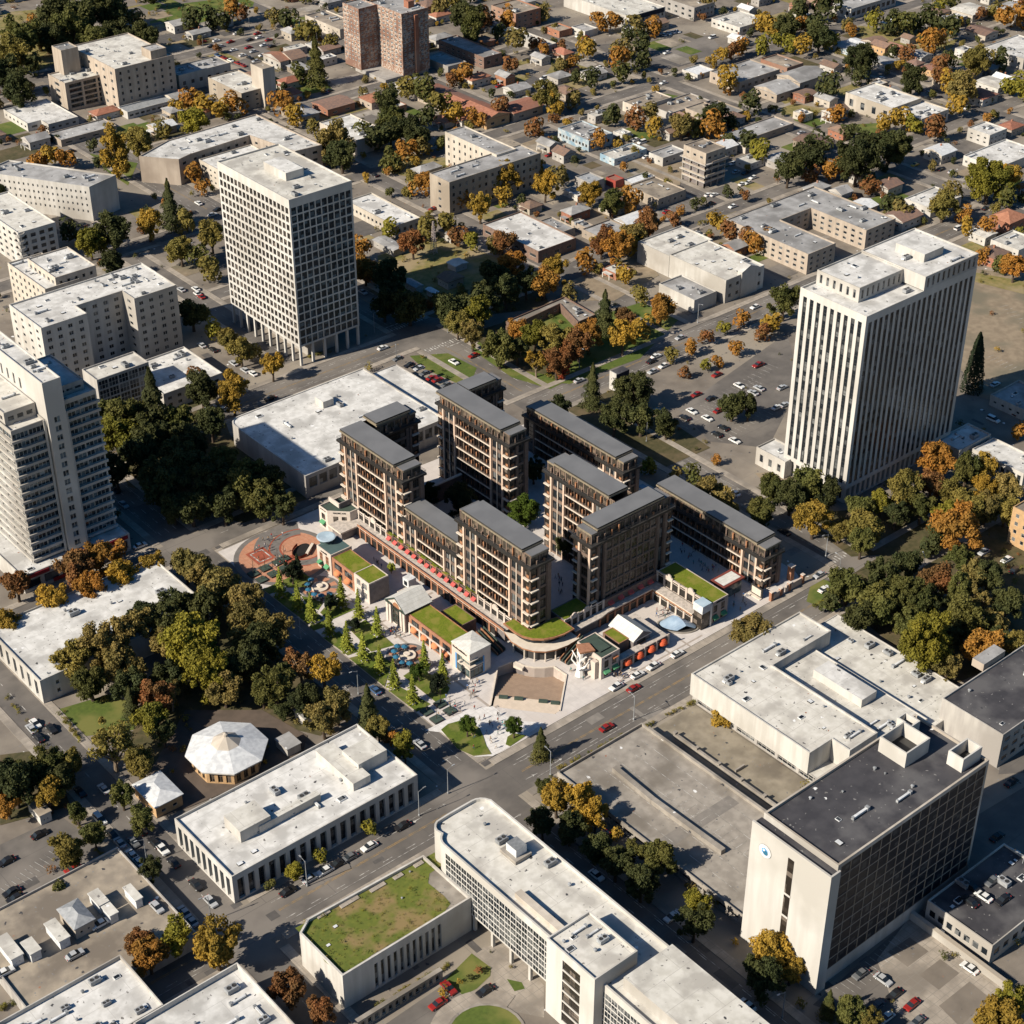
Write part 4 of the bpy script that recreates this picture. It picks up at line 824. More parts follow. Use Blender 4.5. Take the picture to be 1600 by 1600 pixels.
# escalators
def escalator(label, a, b, w, z0, z1):
    L = math.hypot(b[0]-a[0], b[1]-a[1]); d = ((b[0]-a[0])/L, (b[1]-a[1])/L); n = (-d[1], d[0])
    r = thing('escalator', label, 'escalator', (a[0], a[1], z0), 'escalators up to the terraces', None)
    def ramp(k0, k1, h0, h1, m, name):
        mb = MB(); p = [(a[0]+n[0]*k0, a[1]+n[1]*k0), (b[0]+n[0]*k0, b[1]+n[1]*k0), (b[0]+n[0]*k1, b[1]+n[1]*k1), (a[0]+n[0]*k1, a[1]+n[1]*k1)]; zz = [z0, z1, z1, z0]
        t = [(p[i][0], p[i][1], zz[i]+h1) for i in range(4)]; q = [(p[i][0], p[i][1], max(zz[i]+h0, .17)) for i in range(4)]
        mb.face(t[::-1], m)
        for i in range(4): j = (i+1) % 4; mb.face([q[j], q[i], t[i], t[j]], m)
        mb.build(name, r)
    for i in range(3):
        k = -w/2+w*i/3; ramp(k+.12, k+w/3-.12, -.9, .1, 'dark_metal', 'steps')
    for i in range(4): k = -w/2+w*i/3; ramp(k-.11, k+.11, -.9, .95, 'copper' if i % 2 else 'green_dark_roof', 'handrail')
escalator('triple escalator beside the white corner cube, climbing away from the plaza', (265.6, 318.6), (264.2, 327.2), 3.4, .17, 4.3)
escalator('triple escalator under the curved terrace, beside the lattice sculpture', (276.8, 303.), (285.6, 303.9), 3.2, .17, 4.4)
# stage
st_ = thing('amphitheatre', 'sunken open-air amphitheatre with brown seating floor and cream stage', 'amphitheatre', (260, 300, 0), None, 'the sunken stage', STAGE)
m = MB(); n = len(STAGE); sp_ = STAGE if area(STAGE) > 0 else STAGE[::-1]
FB = Vector((-.73, -.683)); B0 = Vector((269.3, 308.2))
def sz(p): return -3.5+3.3*min(1., max(0., (Vector(p[:2])-B0).dot(FB)/15.6))
for i in range(n):
    a, b = sp_[i], sp_[(i+1) % n]; K = 8
    for k in range(K):
        c = (a[0]+(b[0]-a[0])*k/K, a[1]+(b[1]-a[1])*k/K); d = (a[0]+(b[0]-a[0])*(k+1)/K, a[1]+(b[1]-a[1])*(k+1)/K); m.face([(d[0], d[1], sz(d)-.02), (c[0], c[1], sz(c)-.02), (c[0], c[1], .17), (d[0], d[1], .17)], 'plaza_wall' if sz(a) > -3.2 or sz(b) > -3.2 else 'stone_grey')  # back wall takes darker stone: shade under the lip put into its colour
m.build('pit_wall', st_)
m = MB(); o = inset(sp_, -.45); ii = inset(sp_, 1.5); L_ = MB()
for i in range(n):                               # cantilevered lip along the back of the pit
    j = (i+1) % n
    if sz(sp_[i]) > -3.2 or sz(sp_[j]) > -3.2: continue
    q = [sp_[i], sp_[j], ii[j], ii[i]]; L_.prism(q if area(q) > 0 else q[::-1], -.45, .42, 'cream_deck')
L_.build('lip', st_)
for i in range(n):
    j = (i+1) % n; a, b, c, d = sp_[i], sp_[j], o[j], o[i]
    if sz(a) > -.9 and sz(b) > -.9: continue
    m.face([(d[0], d[1], .5), (c[0], c[1], .5), (b[0], b[1], .5), (a[0], a[1], .5)], 'slab_edge'); m.face([(d[0], d[1], .1), (c[0], c[1], .1), (c[0], c[1], .5), (d[0], d[1], .5)], 'slab_edge'); m.face([(b[0], b[1], .1), (a[0], a[1], .1), (a[0], a[1], .5), (b[0], b[1], .5)], 'slab_edge')
m.build('rim', st_)
m = MB(); m.sheet(sp_, 0, 'stage_brown'); m.v = [(x, y, sz((x, y))) for x, y, z in m.v]
W2 = 13; m.v = []; m.f = []; m.m = []            # terraced seating in steps
sd = Vector((.683, -.73))
for k in range(W2):
    t0, t1 = -2.+18.*k/W2, -2.+18.*(k+1)/W2; q = [B0+FB*t0-sd*16, B0+FB*t0+sd*16, B0+FB*t1+sd*16, B0+FB*t1-sd*16]
    poly = [tuple(p) for p in q]; cl = sp_
    for e in range(4):                           # clip the pit outline to this strip
        a, b = Vector(q[e]), Vector(q[(e+1) % 4]); out = []
        def sd_(p): return (b.x-a.x)*(p[1]-a.y)-(b.y-a.y)*(p[0]-a.x)
        sg = 1 if area(poly) > 0 else -1
        for i in range(len(cl)):
            u, v = cl[i-1], cl[i]; su, sv = sd_(u)*sg, sd_(v)*sg
            if (su >= 0) != (sv >= 0): f = su/(su-sv); out.append((u[0]+(v[0]-u[0])*f, u[1]+(v[1]-u[1])*f))
            if sv >= 0: out.append(v)
        cl = out
        if not cl: break
    if len(cl) > 2: z = sz(B0+FB*((t0+t1)/2)); m.prism(cl if area(cl) > 0 else cl[::-1], z-.3, z, 'stage_brown')
m.build('seating_floor', st_)
m = MB(); q = [(247.5, 301.2), (252.2, 295.3), (259.2, 287.2), (261.1, 287.4), (263.6, 289.7), (260.4, 294.4), (256., 299.6), (251.4, 304.4)]; m.prism(q if area(q) > 0 else q[::-1], -.25, .02, 'stage_cream'); m.build('stage', st_)
for c, r0 in (((252.6, 302.3), 0), ((255.6, 298.9), 0), ((260.2, 293.4), 0), ((262.4, 290.6), 0)):
    m = MB(); m.obox(c, (.68, -.73), 2.6, 1.0, .03, .75, 'green_dark_roof'); m.build('planter', st_)
# right hand buildings
rh = thing('stone_shop', 'dark-roofed stone shop with green awnings beside the white lattice sculpture', 'shop', (283.6, 295.4, .16), None, 'the dark-roofed shop', rect(280, 290, 287, 300.6))
roofbox(rh, 279.8, 290., 287.1, 300.6, .17, 8.1, 'stone_white', 'green_dark_roof', {0: dict(c=2, r=2, wf=.56, hf=.82, zb=.1, zt=1.5, st=('glass_brown', 2, 2, 'dark_metal', .12)), 3: dict(c=1, r=2, mg=7.6, mg2=.6, wf=.55, hf=.7, zb=.2, zt=1., st=('glass_brown', 1, 2, 'frame_bronze', .1))}, .25)
m = MB(); m.box(281.6, 292.4, 7.86, 285.6, 298.6, 8.3, 'dark_metal', 'green_dark_roof'); m.build('roof_light', rh)
for x in (281.7, 285.2): awning('awning', '', (x, 289.96), (0, -1), 2.1, 2.5, 'awning_green', root=rh)
awning('awning', '', (285.2, 289.96), (0, -1), 1.9, 6.2, 'awning_orange', root=rh, proj_=.6, drop=.4); marks((282.4, 289.94, 7.4), (0, -1), 2.6, .5, rh)
sc_ = thing('lattice_sculpture', 'tall white tangled lattice sculpture with a terracotta lookout on top', 'sculpture', (277.6, 295.6, .16), None, 'the lattice sculpture', [(277.6, 295.6)])
R2 = random.Random(5); m = MB()
m.tube((276.4, 295.4, .17), (276.8, 296., 3.8), 1.5, .7, 'frame_white', 8); m.tube((276.8, 296., 3.8), (277.6, 296.6, 8.), .7, 1.1, 'frame_white', 8); m.build('trunk', sc_)
for k in range(15):
    a = R2.uniform(0, 6.28); z0 = R2.uniform(1.0, 5.2); r1 = R2.uniform(2., 3.3); m = MB(); p = (276.8, 296., z0); q = (277.6+r1*math.cos(a), 296.2+r1*math.sin(a), z0+R2.uniform(1.2, 3.2)); m.tube(p, q, .34, .2, 'frame_white', 6)
    b = a+R2.uniform(-.9, .9); m.tube(q, (277.6+2.9*math.cos(b), 296.2+2.9*math.sin(b), min(q[2]+2, 8.)), .2, .16, 'frame_white', 6); m.build('branch', sc_)
m = MB(); m.prism([(276., 295.2), (280.4, 293.4), (281.4, 297.2), (278., 299.2)], 8.4, 8.9, 'copper', 'orange_brick'); m.build('lookout', sc_)
m = MB(); m.box(278.4, 291.2, .17, 279.75, 294.4, 6.4, 'stone_white'); m.build('buttress', sc_)
rg = thing('roof_garden', 'small raised mossy green roof with copper edge behind the orange domed arcade', 'roof garden', (294, 297.4, .16), None, None)
roofbox(rg, 290.5, 293.8, 294.6, 301., .17, 6., 'brown_wall', 'bright_grass', None, .1, rn='green_roof', coping='copper')
gb = thing('gabled_shop', 'small stone gabled shop with pale roof and copper balcony behind the orange domed arcade', 'shop', (298.3, 297, .16), None, 'the small gabled shop', rect(294.8, 292, 301.7, 302.4))
m = MB(); wq = []; q = rect(294.9, 292.2, 301.6, 302.2)
for i in range(4): facade(m, q[i], q[(i+1) % 4], .17, 5.6, dict(c=1, r=1, mg=1.6, wf=1, hf=.85, zb=.1, zt=.4, st=('glass_brown', 2, 2, 'dark_metal', .15)) if i == 0 else None, 'stone_grey', wq)
m.build('wall', gb); place_windows(wq, gb); gable(gb, 294.9, 292.2, 301.6, 302.2, 5.86, 2.3, 'shingle_white', 'y', .5, flat='stone_grey')
m = MB(); m.box(297., 291.5, 3.6, 299.6, 292.15, 3.9, 'copper'); m.build('balcony', gb)
ar = thing('street_arcade', 'stone street arcade with four bright orange domed awnings and terrace on top', 'arcade', (296.6, 290, .16), None, 'the orange domed arcade', rect(287, 289, 306.8, 292))
m = MB(); arch_front(m, (287.3, 289.5), (306.8, 289.5), .17, 4., 4, m='plaza_wall'); m.build('front', ar)
m = MB(); m.box(287.2, 289.55, .17, 306.8, 292.1, 3.7, 'stone_grey', 'deck_paver'); m.build('terrace', ar); m = MB(); m.box(302., 292.2, .17, 306.8, 303.8, 3.7, 'stone_grey', 'deck_paver'); m.build('side_terrace', ar)
for k in range(4): awning('awning', '', (289.7+k*4.875, 289.4), (0, -1), 3.0, 1.9, 'awning_hot', root=ar, dome=True, proj_=1.5, drop=1.6)
p3 = thing('shop_pavilion', 'shop pavilion with mossy green roof, two round stone gables facing the sunken court', 'pavilion', (327, 299.5, .16), None, 'the round gable pavilion', rect(323, 288, 331, 311))
roofbox(p3, 323.3, 288., 331., 311.2, .17, 8.3, 'plaza_wall', 'bright_grass', {0: dict(c=2, r=2, wf=.5, hf=.8, zb=.2, zt=1.3, st=('glass_brown', 2, 2, 'dark_metal', .12))}, .1, rn='green_roof')
m = MB(); arch_front(m, (323.2, 311.), (323.2, 291.8), 4.5, 8.3, 6, hi=(1, 4), bulge=1.2); m.build('shopfront', p3)
for x in (325.3, 329.): awning('awning', '', (x, 287.96), (0, -1), 2., 2.4, 'awning_green', root=p3)
marks((327.2, 287.93, 7.6), (0, -1), 3., .5, p3)
el = thing('lift_tower', 'glass lift tower with a white cube top at the corner of the sunken court', 'lift tower', (321.2, 289.4, .16), None, 'the lift tower', rect(319, 287, 323, 291.5))
m = MB(); m.box(319.5, 287.8, .17, 322.9, 291.3, 6.4, 'glass_brown'); m.build('shaft', el); m = MB(); m.box(319.2, 287.5, 6.4, 323.1, 291.5, 9.2, 'metal_white', 'pale_glass'); m.build('cabin', el); m = MB(); m.box(323.1, 287.4, .17, 323.4, 288., 8.4, 'frame_white'); m.build('mast', el)
ov = thing('glass_canopy', 'broken oval blue glass canopy over the sunken court beside the street', 'canopy', (316.4, 294, .16), None, 'the oval glass canopy', [(316.4, 294)])
def ell(c, a, b, t0, t1, n, rot): return [(c[0]+a*math.cos(t)*math.cos(rot)-b*math.sin(t)*math.sin(rot), c[1]+a*math.cos(t)*math.sin(rot)+b*math.sin(t)*math.cos(rot)) for t in [math.radians(t0+(t1-t0)*i/n) for i in range(n+1)]]
m = MB(); p, q = ell((315.6, 294.), 6., 3.4, 0, 360, 36, -.85), ell((315.6, 294.), 6.5, 3.9, 0, 360, 36, -.85)
for i in range(36): m.face([p[i]+(.5,), q[i]+(.5,), q[i+1]+(.5,), p[i+1]+(.5,)], 'concrete'); m.face([q[i]+(.17,), q[i+1]+(.17,), q[i+1]+(.5,), q[i]+(.5,)], 'concrete')
m.build('rim', ov)
m = MB(); m.sheet(p[:-1], .24, 'dark_metal'); m.build('well', ov)
m = MB(); A = ell((315.6, 294.), 5.6, 3.1, -20, 90, 10, -.85); Bq = ell((315.6, 294.), 5.6, 3.1, 270, 160, 10, -.85)
for i in range(10):
    za, zb = 1.+1.6*math.sin(i/10*3.1), 1.+1.6*math.sin((i+1)/10*3.1); ma = ((A[i][0]+Bq[i][0])/2, (A[i][1]+Bq[i][1])/2, za+1.1); mb_ = ((A[i+1][0]+Bq[i+1][0])/2, (A[i+1][1]+Bq[i+1][1])/2, zb+1.1)
    m.face([A[i]+(.7,), A[i+1]+(.7,), mb_, ma], 'foil_glass'); m.face([ma, mb_, Bq[i+1]+(.7,), Bq[i]+(.7,)], 'foil_glass')
m.build('glass_shell', ov)
ca = thing('entrance_canopy', 'flat canopy with maroon frame and pale skylight beside the round gable pavilion', 'canopy', (339.8, 296.7, .16), None, 'the maroon canopy', rect(335, 293.7, 344.6, 299.6))
m = MB(); m.box(335., 293.7, 4.9, 344.6, 299.6, 5.5, 'maroon'); m.build('frame', ca); m = MB(); m.box(336., 294.6, 5.5, 343.6, 298.6, 5.6, 'pale_glass', 'shingle_white'); m.build('skylight', ca); m = MB(); m.box(336., 294.4, .17, 344., 298.8, 4.9, 'glass_teal'); m.build('glass_box', ca)
sn = thing('outdoor_screen', 'free-standing outdoor screen with black frame and pale panel', 'screen', (345.6, 289.3, .16), None, 'the outdoor screen', [(345.6, 289.3)])
m = MB(); m.box(345.5, 286.9, .17, 345.9, 291.7, 3.7, 'dark_metal'); m.build('frame', sn); m = MB(); m.box(345.44, 287.4, .9, 345.49, 291.2, 3.3, 'slab_edge'); m.build('panel', sn); m = MB(); m.box(344.4, 286.8, .17, 345.48, 291.8, .5, 'slab_edge'); m.build('plinth', sn)
rw = thing('brick_garden_wall', 'pink brick garden wall with gaps and gate piers near the rounded kerb', 'wall', (353, 284.2, .16), None, 'the brick garden wall', rect(346, 284, 364, 291))
for a, b, z in ((347.5, 351., 2.4), (352., 353., 2.7), (354., 355., 2.9), (356., 361.6, 2.6)):
    m = MB(); m.box(a, 284.3, .17, b, 284.9, z, 'plaza_wall'); m.build('wall', rw)
for x, y, z in ((347.3, 284.6, 3.4), (351.6, 284.6, 2.9), (355.5, 284.6, 3.2), (361.8, 284.6, 3.4)):
    m = MB(); m.box(x-.5, y-.5, .17, x+.5, y+.5, z, 'orange_brick'); m.box(x-.6, y-.6, z, x+.6, y+.6, z+.2, 'stone_white'); m.build('pier', rw)
rw2 = thing('brick_gate_pier', 'free-standing broken brick gate pier behind the garden wall', 'gate pier', (360.4, 288.4, .16), None, None)
m = MB(); m.box(359.6, 287.6, .17, 361.2, 289.2, 5.4, 'orange_brick'); m.build('shaft', rw2); m = MB(); m.box(359.4, 287.4, 5.4, 361.4, 289.4, 5.7, 'stone_white'); m.build('cap', rw2)
for xx, yy, LL in ((302.5, 397., 9.), ):
    w_ = thing('courtyard_wall', 'dark brick wall with pale coping between two tall brown blocks', 'wall', (303, 397, .16), None, None)
    m = MB(); m.box(300.8, 396.4, .17, 313., 397., 7., 'brown_wall'); m.build('wall', w_); m = MB(); m.box(300.6, 396.2, 7., 313.1, 397.2, 7.4, 'slab_edge'); m.build('coping', w_)
rt = thing('glass_walkway', 'long glazed roof walkway leading away behind the back block', 'walkway', (361, 365, .16), None, None)
m = MB(); m.box(357.6, 322, 3.4, 360., 356., 3.7, 'pale_glass', 'foil_glass'); m.build('roof', rt); m = MB(); m.box(358, 323, .17, 359.6, 355, 3.4, 'glass_teal'); m.build('glass_box', rt)
# fountains with cafe umbrellas, sunk escalator well, tree grates
for lab, (cx, cy), us in (('round pale stone fountain near the teal roof pavilion', P(500, 919), ((486, 905), (480, 912), (482, 921), (491, 928), (502, 930), (515, 928))), ('round pale stone fountain near the orange awning pavilion', P(636, 1026), ((621, 1009), (632, 1010), (616, 1017), (619, 1026), (628, 1034), (640, 1036)))):
    f = thing('fountain', lab, 'fountain', (cx, cy, .2), None, lab.replace('round pale stone', 'the'), [(cx, cy)])
    m = MB(); m.lathe((cx, cy), [(2.7, .2), (2.7, .75), (2.35, .75), (2.35, .45)], 'slab_edge', 28); m.build('basin', f); m = MB(); m.lathe((cx, cy), [(2.3, .55), (.01, .56)], 'cream_deck', 24); m.build('water', f); m = MB(); m.lathe((cx, cy), [(.5, .5), (.4, 1.1), (1.1, 1.2), (.9, 1.3)], 'slab_edge', 16); m.build('bowl', f)
    for k, (a, b) in enumerate(us):
        x, y = P(a, b, 2.3); w_ = ['first', 'second', 'third', 'fourth', 'fifth', 'sixth'][sorted(range(6), key=lambda i: us[i][0]).index(k)]
        u = thing('cafe_umbrella', '%s blue cafe umbrella from the left beside %s' % (w_, lab.split(' ', 1)[1].replace('pale stone ', '')), 'umbrella', (x, y, .2), 'blue cafe umbrellas')
        m = MB(); m.lathe((x, y), [(1.05, 2.2), (1.02, 2.35), (.12, 2.75)], 'umbrella_blue', 8); m.build('canopy', u); m = MB(); m.tube((x, y, .2), (x, y, 2.8), .05, .05, 'metal_white'); m.lathe((x, y), [(.5, .2), (.5, .3), (.1, .3)], 'dark_metal', 8); m.build('pole', u); m = MB(); m.lathe((x, y), [(.8, .9), (.8, 1.), (.1, 1.)], 'dark_metal', 10); m.build('table', u)
ew = thing('stairwell', 'dark oval stairwell with red rail cut into the brick circle', 'stairwell', (250, 401, .16), None, 'the red-railed stairwell', [(250, 401)])
m = MB(); m.sheet(ell((250.5, 402.2), 4.6, 2.6, 0, 360, 24, .6)[:-1], .21, 'sign_black'); m.build('well', ew)
m = MB(); p = ell((250.5, 402.2), 4.8, 2.8, 60, 330, 20, .6)
for i in range(20): m.face([p[i]+(.2,), p[i+1]+(.2,), p[i+1]+(1.3,), p[i]+(1.3,)], 'red_paver'); m.face([p[i+1]+(.2,), p[i]+(.2,), p[i]+(1.301,), p[i+1]+(1.301,)], 'red_paver')
m.build('rail', ew)
m = MB(); m.obox((252.6, 400.6), (.8, .6), 6., .9, .9, 1.3, 'cream_deck'); m.build('landing', ew)
# ------------------------------------------------------------------ the town around: big landmarks
glass('glass_navy', (.008, .013, .022), (.06, .065, .07), cell=1.3, thr=.8, rough=.45, spec=.15)
mat('red_sign', (.30, .025, .03), (.24, .02, .025)); mat('navy_band', (.012, .016, .03)); mat('pale_green_wall', (.52, .58, .48), (.45, .5, .42))
mat('rust_panel', (.42, .17, .08), (.52, .40, .32), sc=.5, detail=2); mat('ochre_wall', (.48, .31, .16), (.40, .26, .14), sc=.8); mat('roof_grass', (.135, .15, .025), (.085, .11, .018), (.22, .16, .07), sc=.7, big=.16, detail=11, lo=.3, hi=.7); mat('mesh_metal', (.5, .42, .4), rough=.5)
# grid tower on stilts
t1 = thing('office_tower', 'tall white grid-fronted office tower standing on thin columns', 'office tower', (336, 531, 0), None, 'the white grid tower', rect(322, 506.6, 350.3, 555.3))
q = rect(322., 506.6, 350.3, 555.3); wq = []
block(t1, q, 8.2, 69., 'marble_wall', 'cream_roof', {3: dict(c=18, r=17, mg=.5, zb=.5, zt=3.2, wf=.72, hf=.74, dp=.4, st=('glass_brown', 2, 1, 'dark_metal', .1)), 0: dict(c=10, r=17, mg=.5, zb=.5, zt=3.2, wf=.84, hf=.84, dp=.3, st=('glass_blue', 2, 2, 'dark_metal', .07))}, .6, units=9, avoid=[(330, 520, 342, 545)])
m = MB(); m.box(329, 512, 0, 343, 549, 8.15, 'grey_wall'); m.build('lobby', t1)
for i in range(10):
    y = 507.+i*5.29
    for x in ((322.6,) if i not in (0, 9) else (322.6, 328.2, 333.8, 339.4, 344.6, 349.7)):
        m = MB(); m.box(x-.45, y-.3, 0, x+.45, y+.6, 8.18, 'marble_wall'); m.build('column', t1)
m = MB(); m.box(332, 523, 68.4, 340, 538, 71.6, 'white_wall', 'white_roof'); m.build('lift_house', t1)
# striped tower
t2 = thing('office_tower', 'tallest white office tower with vertical stripes of dark windows', 'office tower', (438, 320, 0), None, 'the striped tower', rect(406.5, 306, 463, 334))
q = rect(406.5, 306., 463., 333.9)
block(t2, q, 6.4, 71.6, 'marble_wall', 'white_roof', {3: dict(c=9, r=1, mg=.9, zb=1.2, zt=2.4, wf=.54, hf=.99, dp=.35, st=('glass_dark', 1, 44, 'dark_metal', .12)), 0: dict(c=20, r=1, mg=.9, zb=1.2, zt=2.4, wf=.62, hf=.99, dp=.28, st=('glass_dark', 1, 44, 'dark_metal', .12))}, .7, units=5, avoid=[(410, 312, 464, 335)])
block(t2, rect(407.6, 307.1, 461.9, 332.8), 0, 6.38, 'marble_wall', 'white_roof', {3: dict(c=9, r=1, mg=.6, zb=.3, zt=1., wf=.55, hf=.9, dp=.9), 0: dict(c=20, r=1, mg=.6, zb=.3, zt=1., wf=.55, hf=.9, dp=.9)}, .1, wallname='base_wall', roofname='base_top')
block(t2, rect(413., 315., 435., 333.), 70.95, 76.2, 'white_wall', 'white_roof', {3: dict(c=6, r=1, mg=.5, zb=.8, zt=1., wf=.4, hf=.9, st='glass_brown'), 0: dict(c=8, r=1, mg=.5, zb=.8, zt=1., wf=.4, hf=.9)}, .5, units=3, wallname='penthouse_wall', roofname='penthouse_roof')
block(t2, rect(435.02, 306.05, 462.9, 333.), 71.62, 76.6, 'white_wall', 'white_roof', {0: dict(c=10, r=1, mg=.5, zb=.5, zt=.8, wf=.45, hf=.95)}, .5, units=6, wallname='penthouse_wall', roofname='penthouse_roof')
m = MB(); m.prism([(444, 314), (454, 314), (454, 326), (444, 326)], 76.1, 79., 'white_wall', 'white_roof'); m.build('lift_house', t2)
BX('annex', 'low pale annex tucked behind the striped tower on its left', 'annex', (1227, 722), (1190, 694), (1250, 705), h=7., wl=(3, 1, .4, .6), units=2)
BX('annex', 'low white annex with columns stretching right from the striped tower', 'annex', (1500, 704), (1468, 684), (1545, 676), h=6., wr=(5, 1, .6, .7), units=3)
BX('annex', 'long narrow white colonnade wing at the right edge by orange trees', 'annex', (1600, 740), (1536, 692), (1630, 720), h=5., wl=(9, 1, .7, .8), units=2)
# left tower with balconies
a0, d0, n0 = (177.3, 443.8), Vector((1., 0.)), Vector((0., 1.))
def L2(u, v): p = Vector(a0)+d0*u+n0*v; return (p.x, p.y)
glass('glass_tower', (.02, .03, .04), (.17, .22, .25), cell=1.5, thr=.45)
lt = thing('apartment_tower', 'pale concrete apartment tower with long balcony bands and a tall central shaft', 'apartment tower', L2(15, 14)+(0,), None, 'the balcony tower', [L2(0, 0), L2(30, 0), L2(30, 38), L2(0, 38)])
bsp = dict(c=2, r=15, mg=.25, zb=.5, zt=1.1, wf=.965, hf=.70, dp=.45, st=('glass_tower', 4, 1, 'frame_light', .12))
block(lt, [L2(0, 0), L2(11.3, 0), L2(11.3, 40), L2(0, 40)], 6.6, 54.8, 'white_wall', 'cream_roof', {0: dict(bsp), 3: dict(bsp, c=7)}, .9, units=5)
block(lt, [L2(17.9, 1.3), L2(30., 1.3), L2(30., 30), L2(17.9, 30)], 6.6, 58., 'white_wall', 'cream_roof', {0: dict(bsp, r=16), 1: dict(bsp, c=5)}, .9, units=5, wallname='wing_wall', roofname='wing_roof')
block(lt, [L2(11.5, -1.9), L2(17.7, -1.9), L2(17.7, 38), L2(11.5, 38)], 6.6, 68., 'marble_wall', 'white_roof', {0: dict(c=1, r=15, mg=1.7, zb=.8, zt=12., wf=.72, hf=.62, dp=.25, st=('glass_tower', 2, 1)), 3: dict(c=6, r=1, mg=1., mg2=14, zb=52., zt=4., wf=.3, hf=.7)}, .6, units=6, wallname='shaft_wall', roofname='shaft_roof')
for u0, u1, v, n_, fh in ((-.5, 11.2, -.6, 15, 3.107), (18., 30.5, .7, 16, 3.113)):
    for k in range(n_):
        z = 7.35+k*fh; m = MB(); p = [L2(u0, v), L2(u1, v), L2(u1, v+.59), L2(u0, v+.59)]; m.prism(p, z-.55, z+.35, 'white_wall'); m.build('balcony', lt)
for k in range(15):
    z = 7.35+k*3.107; m = MB(); p = [L2(-.7, 0.), L2(-.02, 0.), L2(-.02, 40.), L2(-.7, 40.)]; m.prism(p, z-.55, z+.35, 'white_wall'); m.build('balcony', lt)
for u in (10.4, 18.):
    m = MB(); p = [L2(u, -.9), L2(u+.7, -.9), L2(u+.7, -.62), L2(u, -.62)]; m.prism(p, 6.6, 55., 'marble_wall'); m.build('rib', lt)
block(lt, [L2(.8, 5), L2(11.2, 5), L2(11.2, 34), L2(.8, 34)], 53.9, 58.6, 'white_wall', 'cream_roof', {0: wspec((3, 1, .7, .6)), 3: wspec((8, 1, .5, .6))}, .5, wallname='penthouse_wall', roofname='penthouse_roof', units=3)
block(lt, [L2(18.2, 5), L2(28, 5), L2(28, 26), L2(18.2, 26)], 57.1, 60.8, 'grey_wall', 'white_roof', {0: wspec((3, 1, .8, .6))}, .5, wallname='penthouse_wall', roofname='penthouse_roof', units=4)
q = rect(170.6, 439., 208.6, 486.)
pd = thing('shop_podium', 'low shop podium with dark red fascia at the foot of the balcony tower', 'shop', (185, 446, 0), None, 'the red fascia shops', q)
block(pd, q, 0, 6.6, 'white_wall', 'white_roof', {0: dict(c=6, r=1, mg=.4, zb=.8, zt=2.2, wf=.8, hf=.9, dp=.5)}, .4, units=4)
for f0, f1, z in ((.02, .24, 4.9), (.66, .98, 4.9), (.26, .5, .3)):
    a, b = q[0], q[1]; m = MB(); dx, dy = b[0]-a[0], b[1]-a[1]; L = math.hypot(dx, dy); c = (a[0]+dx*(f0+f1)/2+dy/L*.15, a[1]+dy*(f0+f1)/2-dx/L*.15); m.obox(c, (dx/L, dy/L), L*(f1-f0), .2, z, z+1.3, 'red_sign'); m.build('sign', pd)
# library with three roof levels
lib = thing('library', 'large low white windowless hall with stepped roofs and a long roof box', 'hall', (325, 245, 0), None, 'the white stepped hall', rect(293, 215, 352, 266))
H1 = 10.2
block(lib, [(292.9, 221.4), (302., 221.4), (302., 215.), (313.6, 215.), (313.6, 253.9), (339., 253.9), (339., 266.4), (292.9, 266.4)], 2.6, H1, 'white_wall', 'cream_roof', None, .5, .45, units=12)
block(lib, rect(293.5, 216., 313., 265.8), 0, 2.59, 'grey_wall', 'cream_roof', {3: dict(c=6, r=1, mg=1.5, zb=.2, zt=.2, wf=.86, hf=.95, dp=.3, st=('glass_dark', 4, 2))}, .05, wallname='base_wall', roofname='base_top')
block(lib, rect(313.65, 212., 332., 253.85), 0, 7., 'white_wall', 'cream_roof', None, .2, units=4, wallname='terrace_wall', roofname='terrace_roof', avoid=[(315, 222, 331, 253)])
block(lib, [(332.05, 210.), (352.4, 210.), (352.4, 262.5), (339.05, 262.5), (339.05, 253.85), (332.05, 253.85)], 0, 5., 'white_wall', 'cream_roof', None, .25, units=9, wallname='lower_wall', roofname='lower_roof')
rb, _ = corners((1347, 1094), (1275, 1044), (1371, 1080), h=9.6)
m = MB(); m.box(rb[0][0], rb[0][1], 6.82, rb[2][0], rb[2][1], 9.6, 'marble_wall', 'white_roof'); m.build('roof_box', lib)
# dark-roofed slab
ds = thing('office_slab', 'white office slab with flat black roof, blank end wall and dark glass side', 'office building', (268, 182, 0), None, 'the black-roofed slab', rect(238, 170.4, 297, 193.6))
Hd = 39.7
block(ds, rect(241.4, 170.6, 297., 193.4), 0, Hd, 'white_wall', 'dark_roof', {0: dict(c=15, r=10, mg=1.2, mg2=.8, zb=4.5, zt=1.2, wf=.985, hf=.975, dp=.1, st=('glass_navy', 1, 1, 'frame_bronze', .2))}, .8, .5, units=9, coping='cream_wall')
m = MB(); m.box(238., 169.6, 0, 241.35, 193.9, Hd-1.8, 'marble_wall', 'dark_roof'); m.build('end_wall', ds)
m = MB(); m.box(237.97, 169.6, Hd-1.79, 238.5, 193.9, Hd-.9, 'marble_wall'); m.box(238.5, 169.6, Hd-1.79, 241.3, 170.1, Hd-.9, 'marble_wall'); m.build('end_parapet', ds)
m = MB(); m.box(237.9, 180.4, 9., 237.96, 182.2, Hd-4., 'glass_brown'); m.box(237.85, 180.3, 17., 237.97, 182.3, 17.6, 'marble_wall'); m.box(237.85, 180.3, 24., 237.97, 182.3, 24.6, 'marble_wall'); m.build('stair_window', ds)
em = MB(); ye, ze = 189.2, Hd-7.2
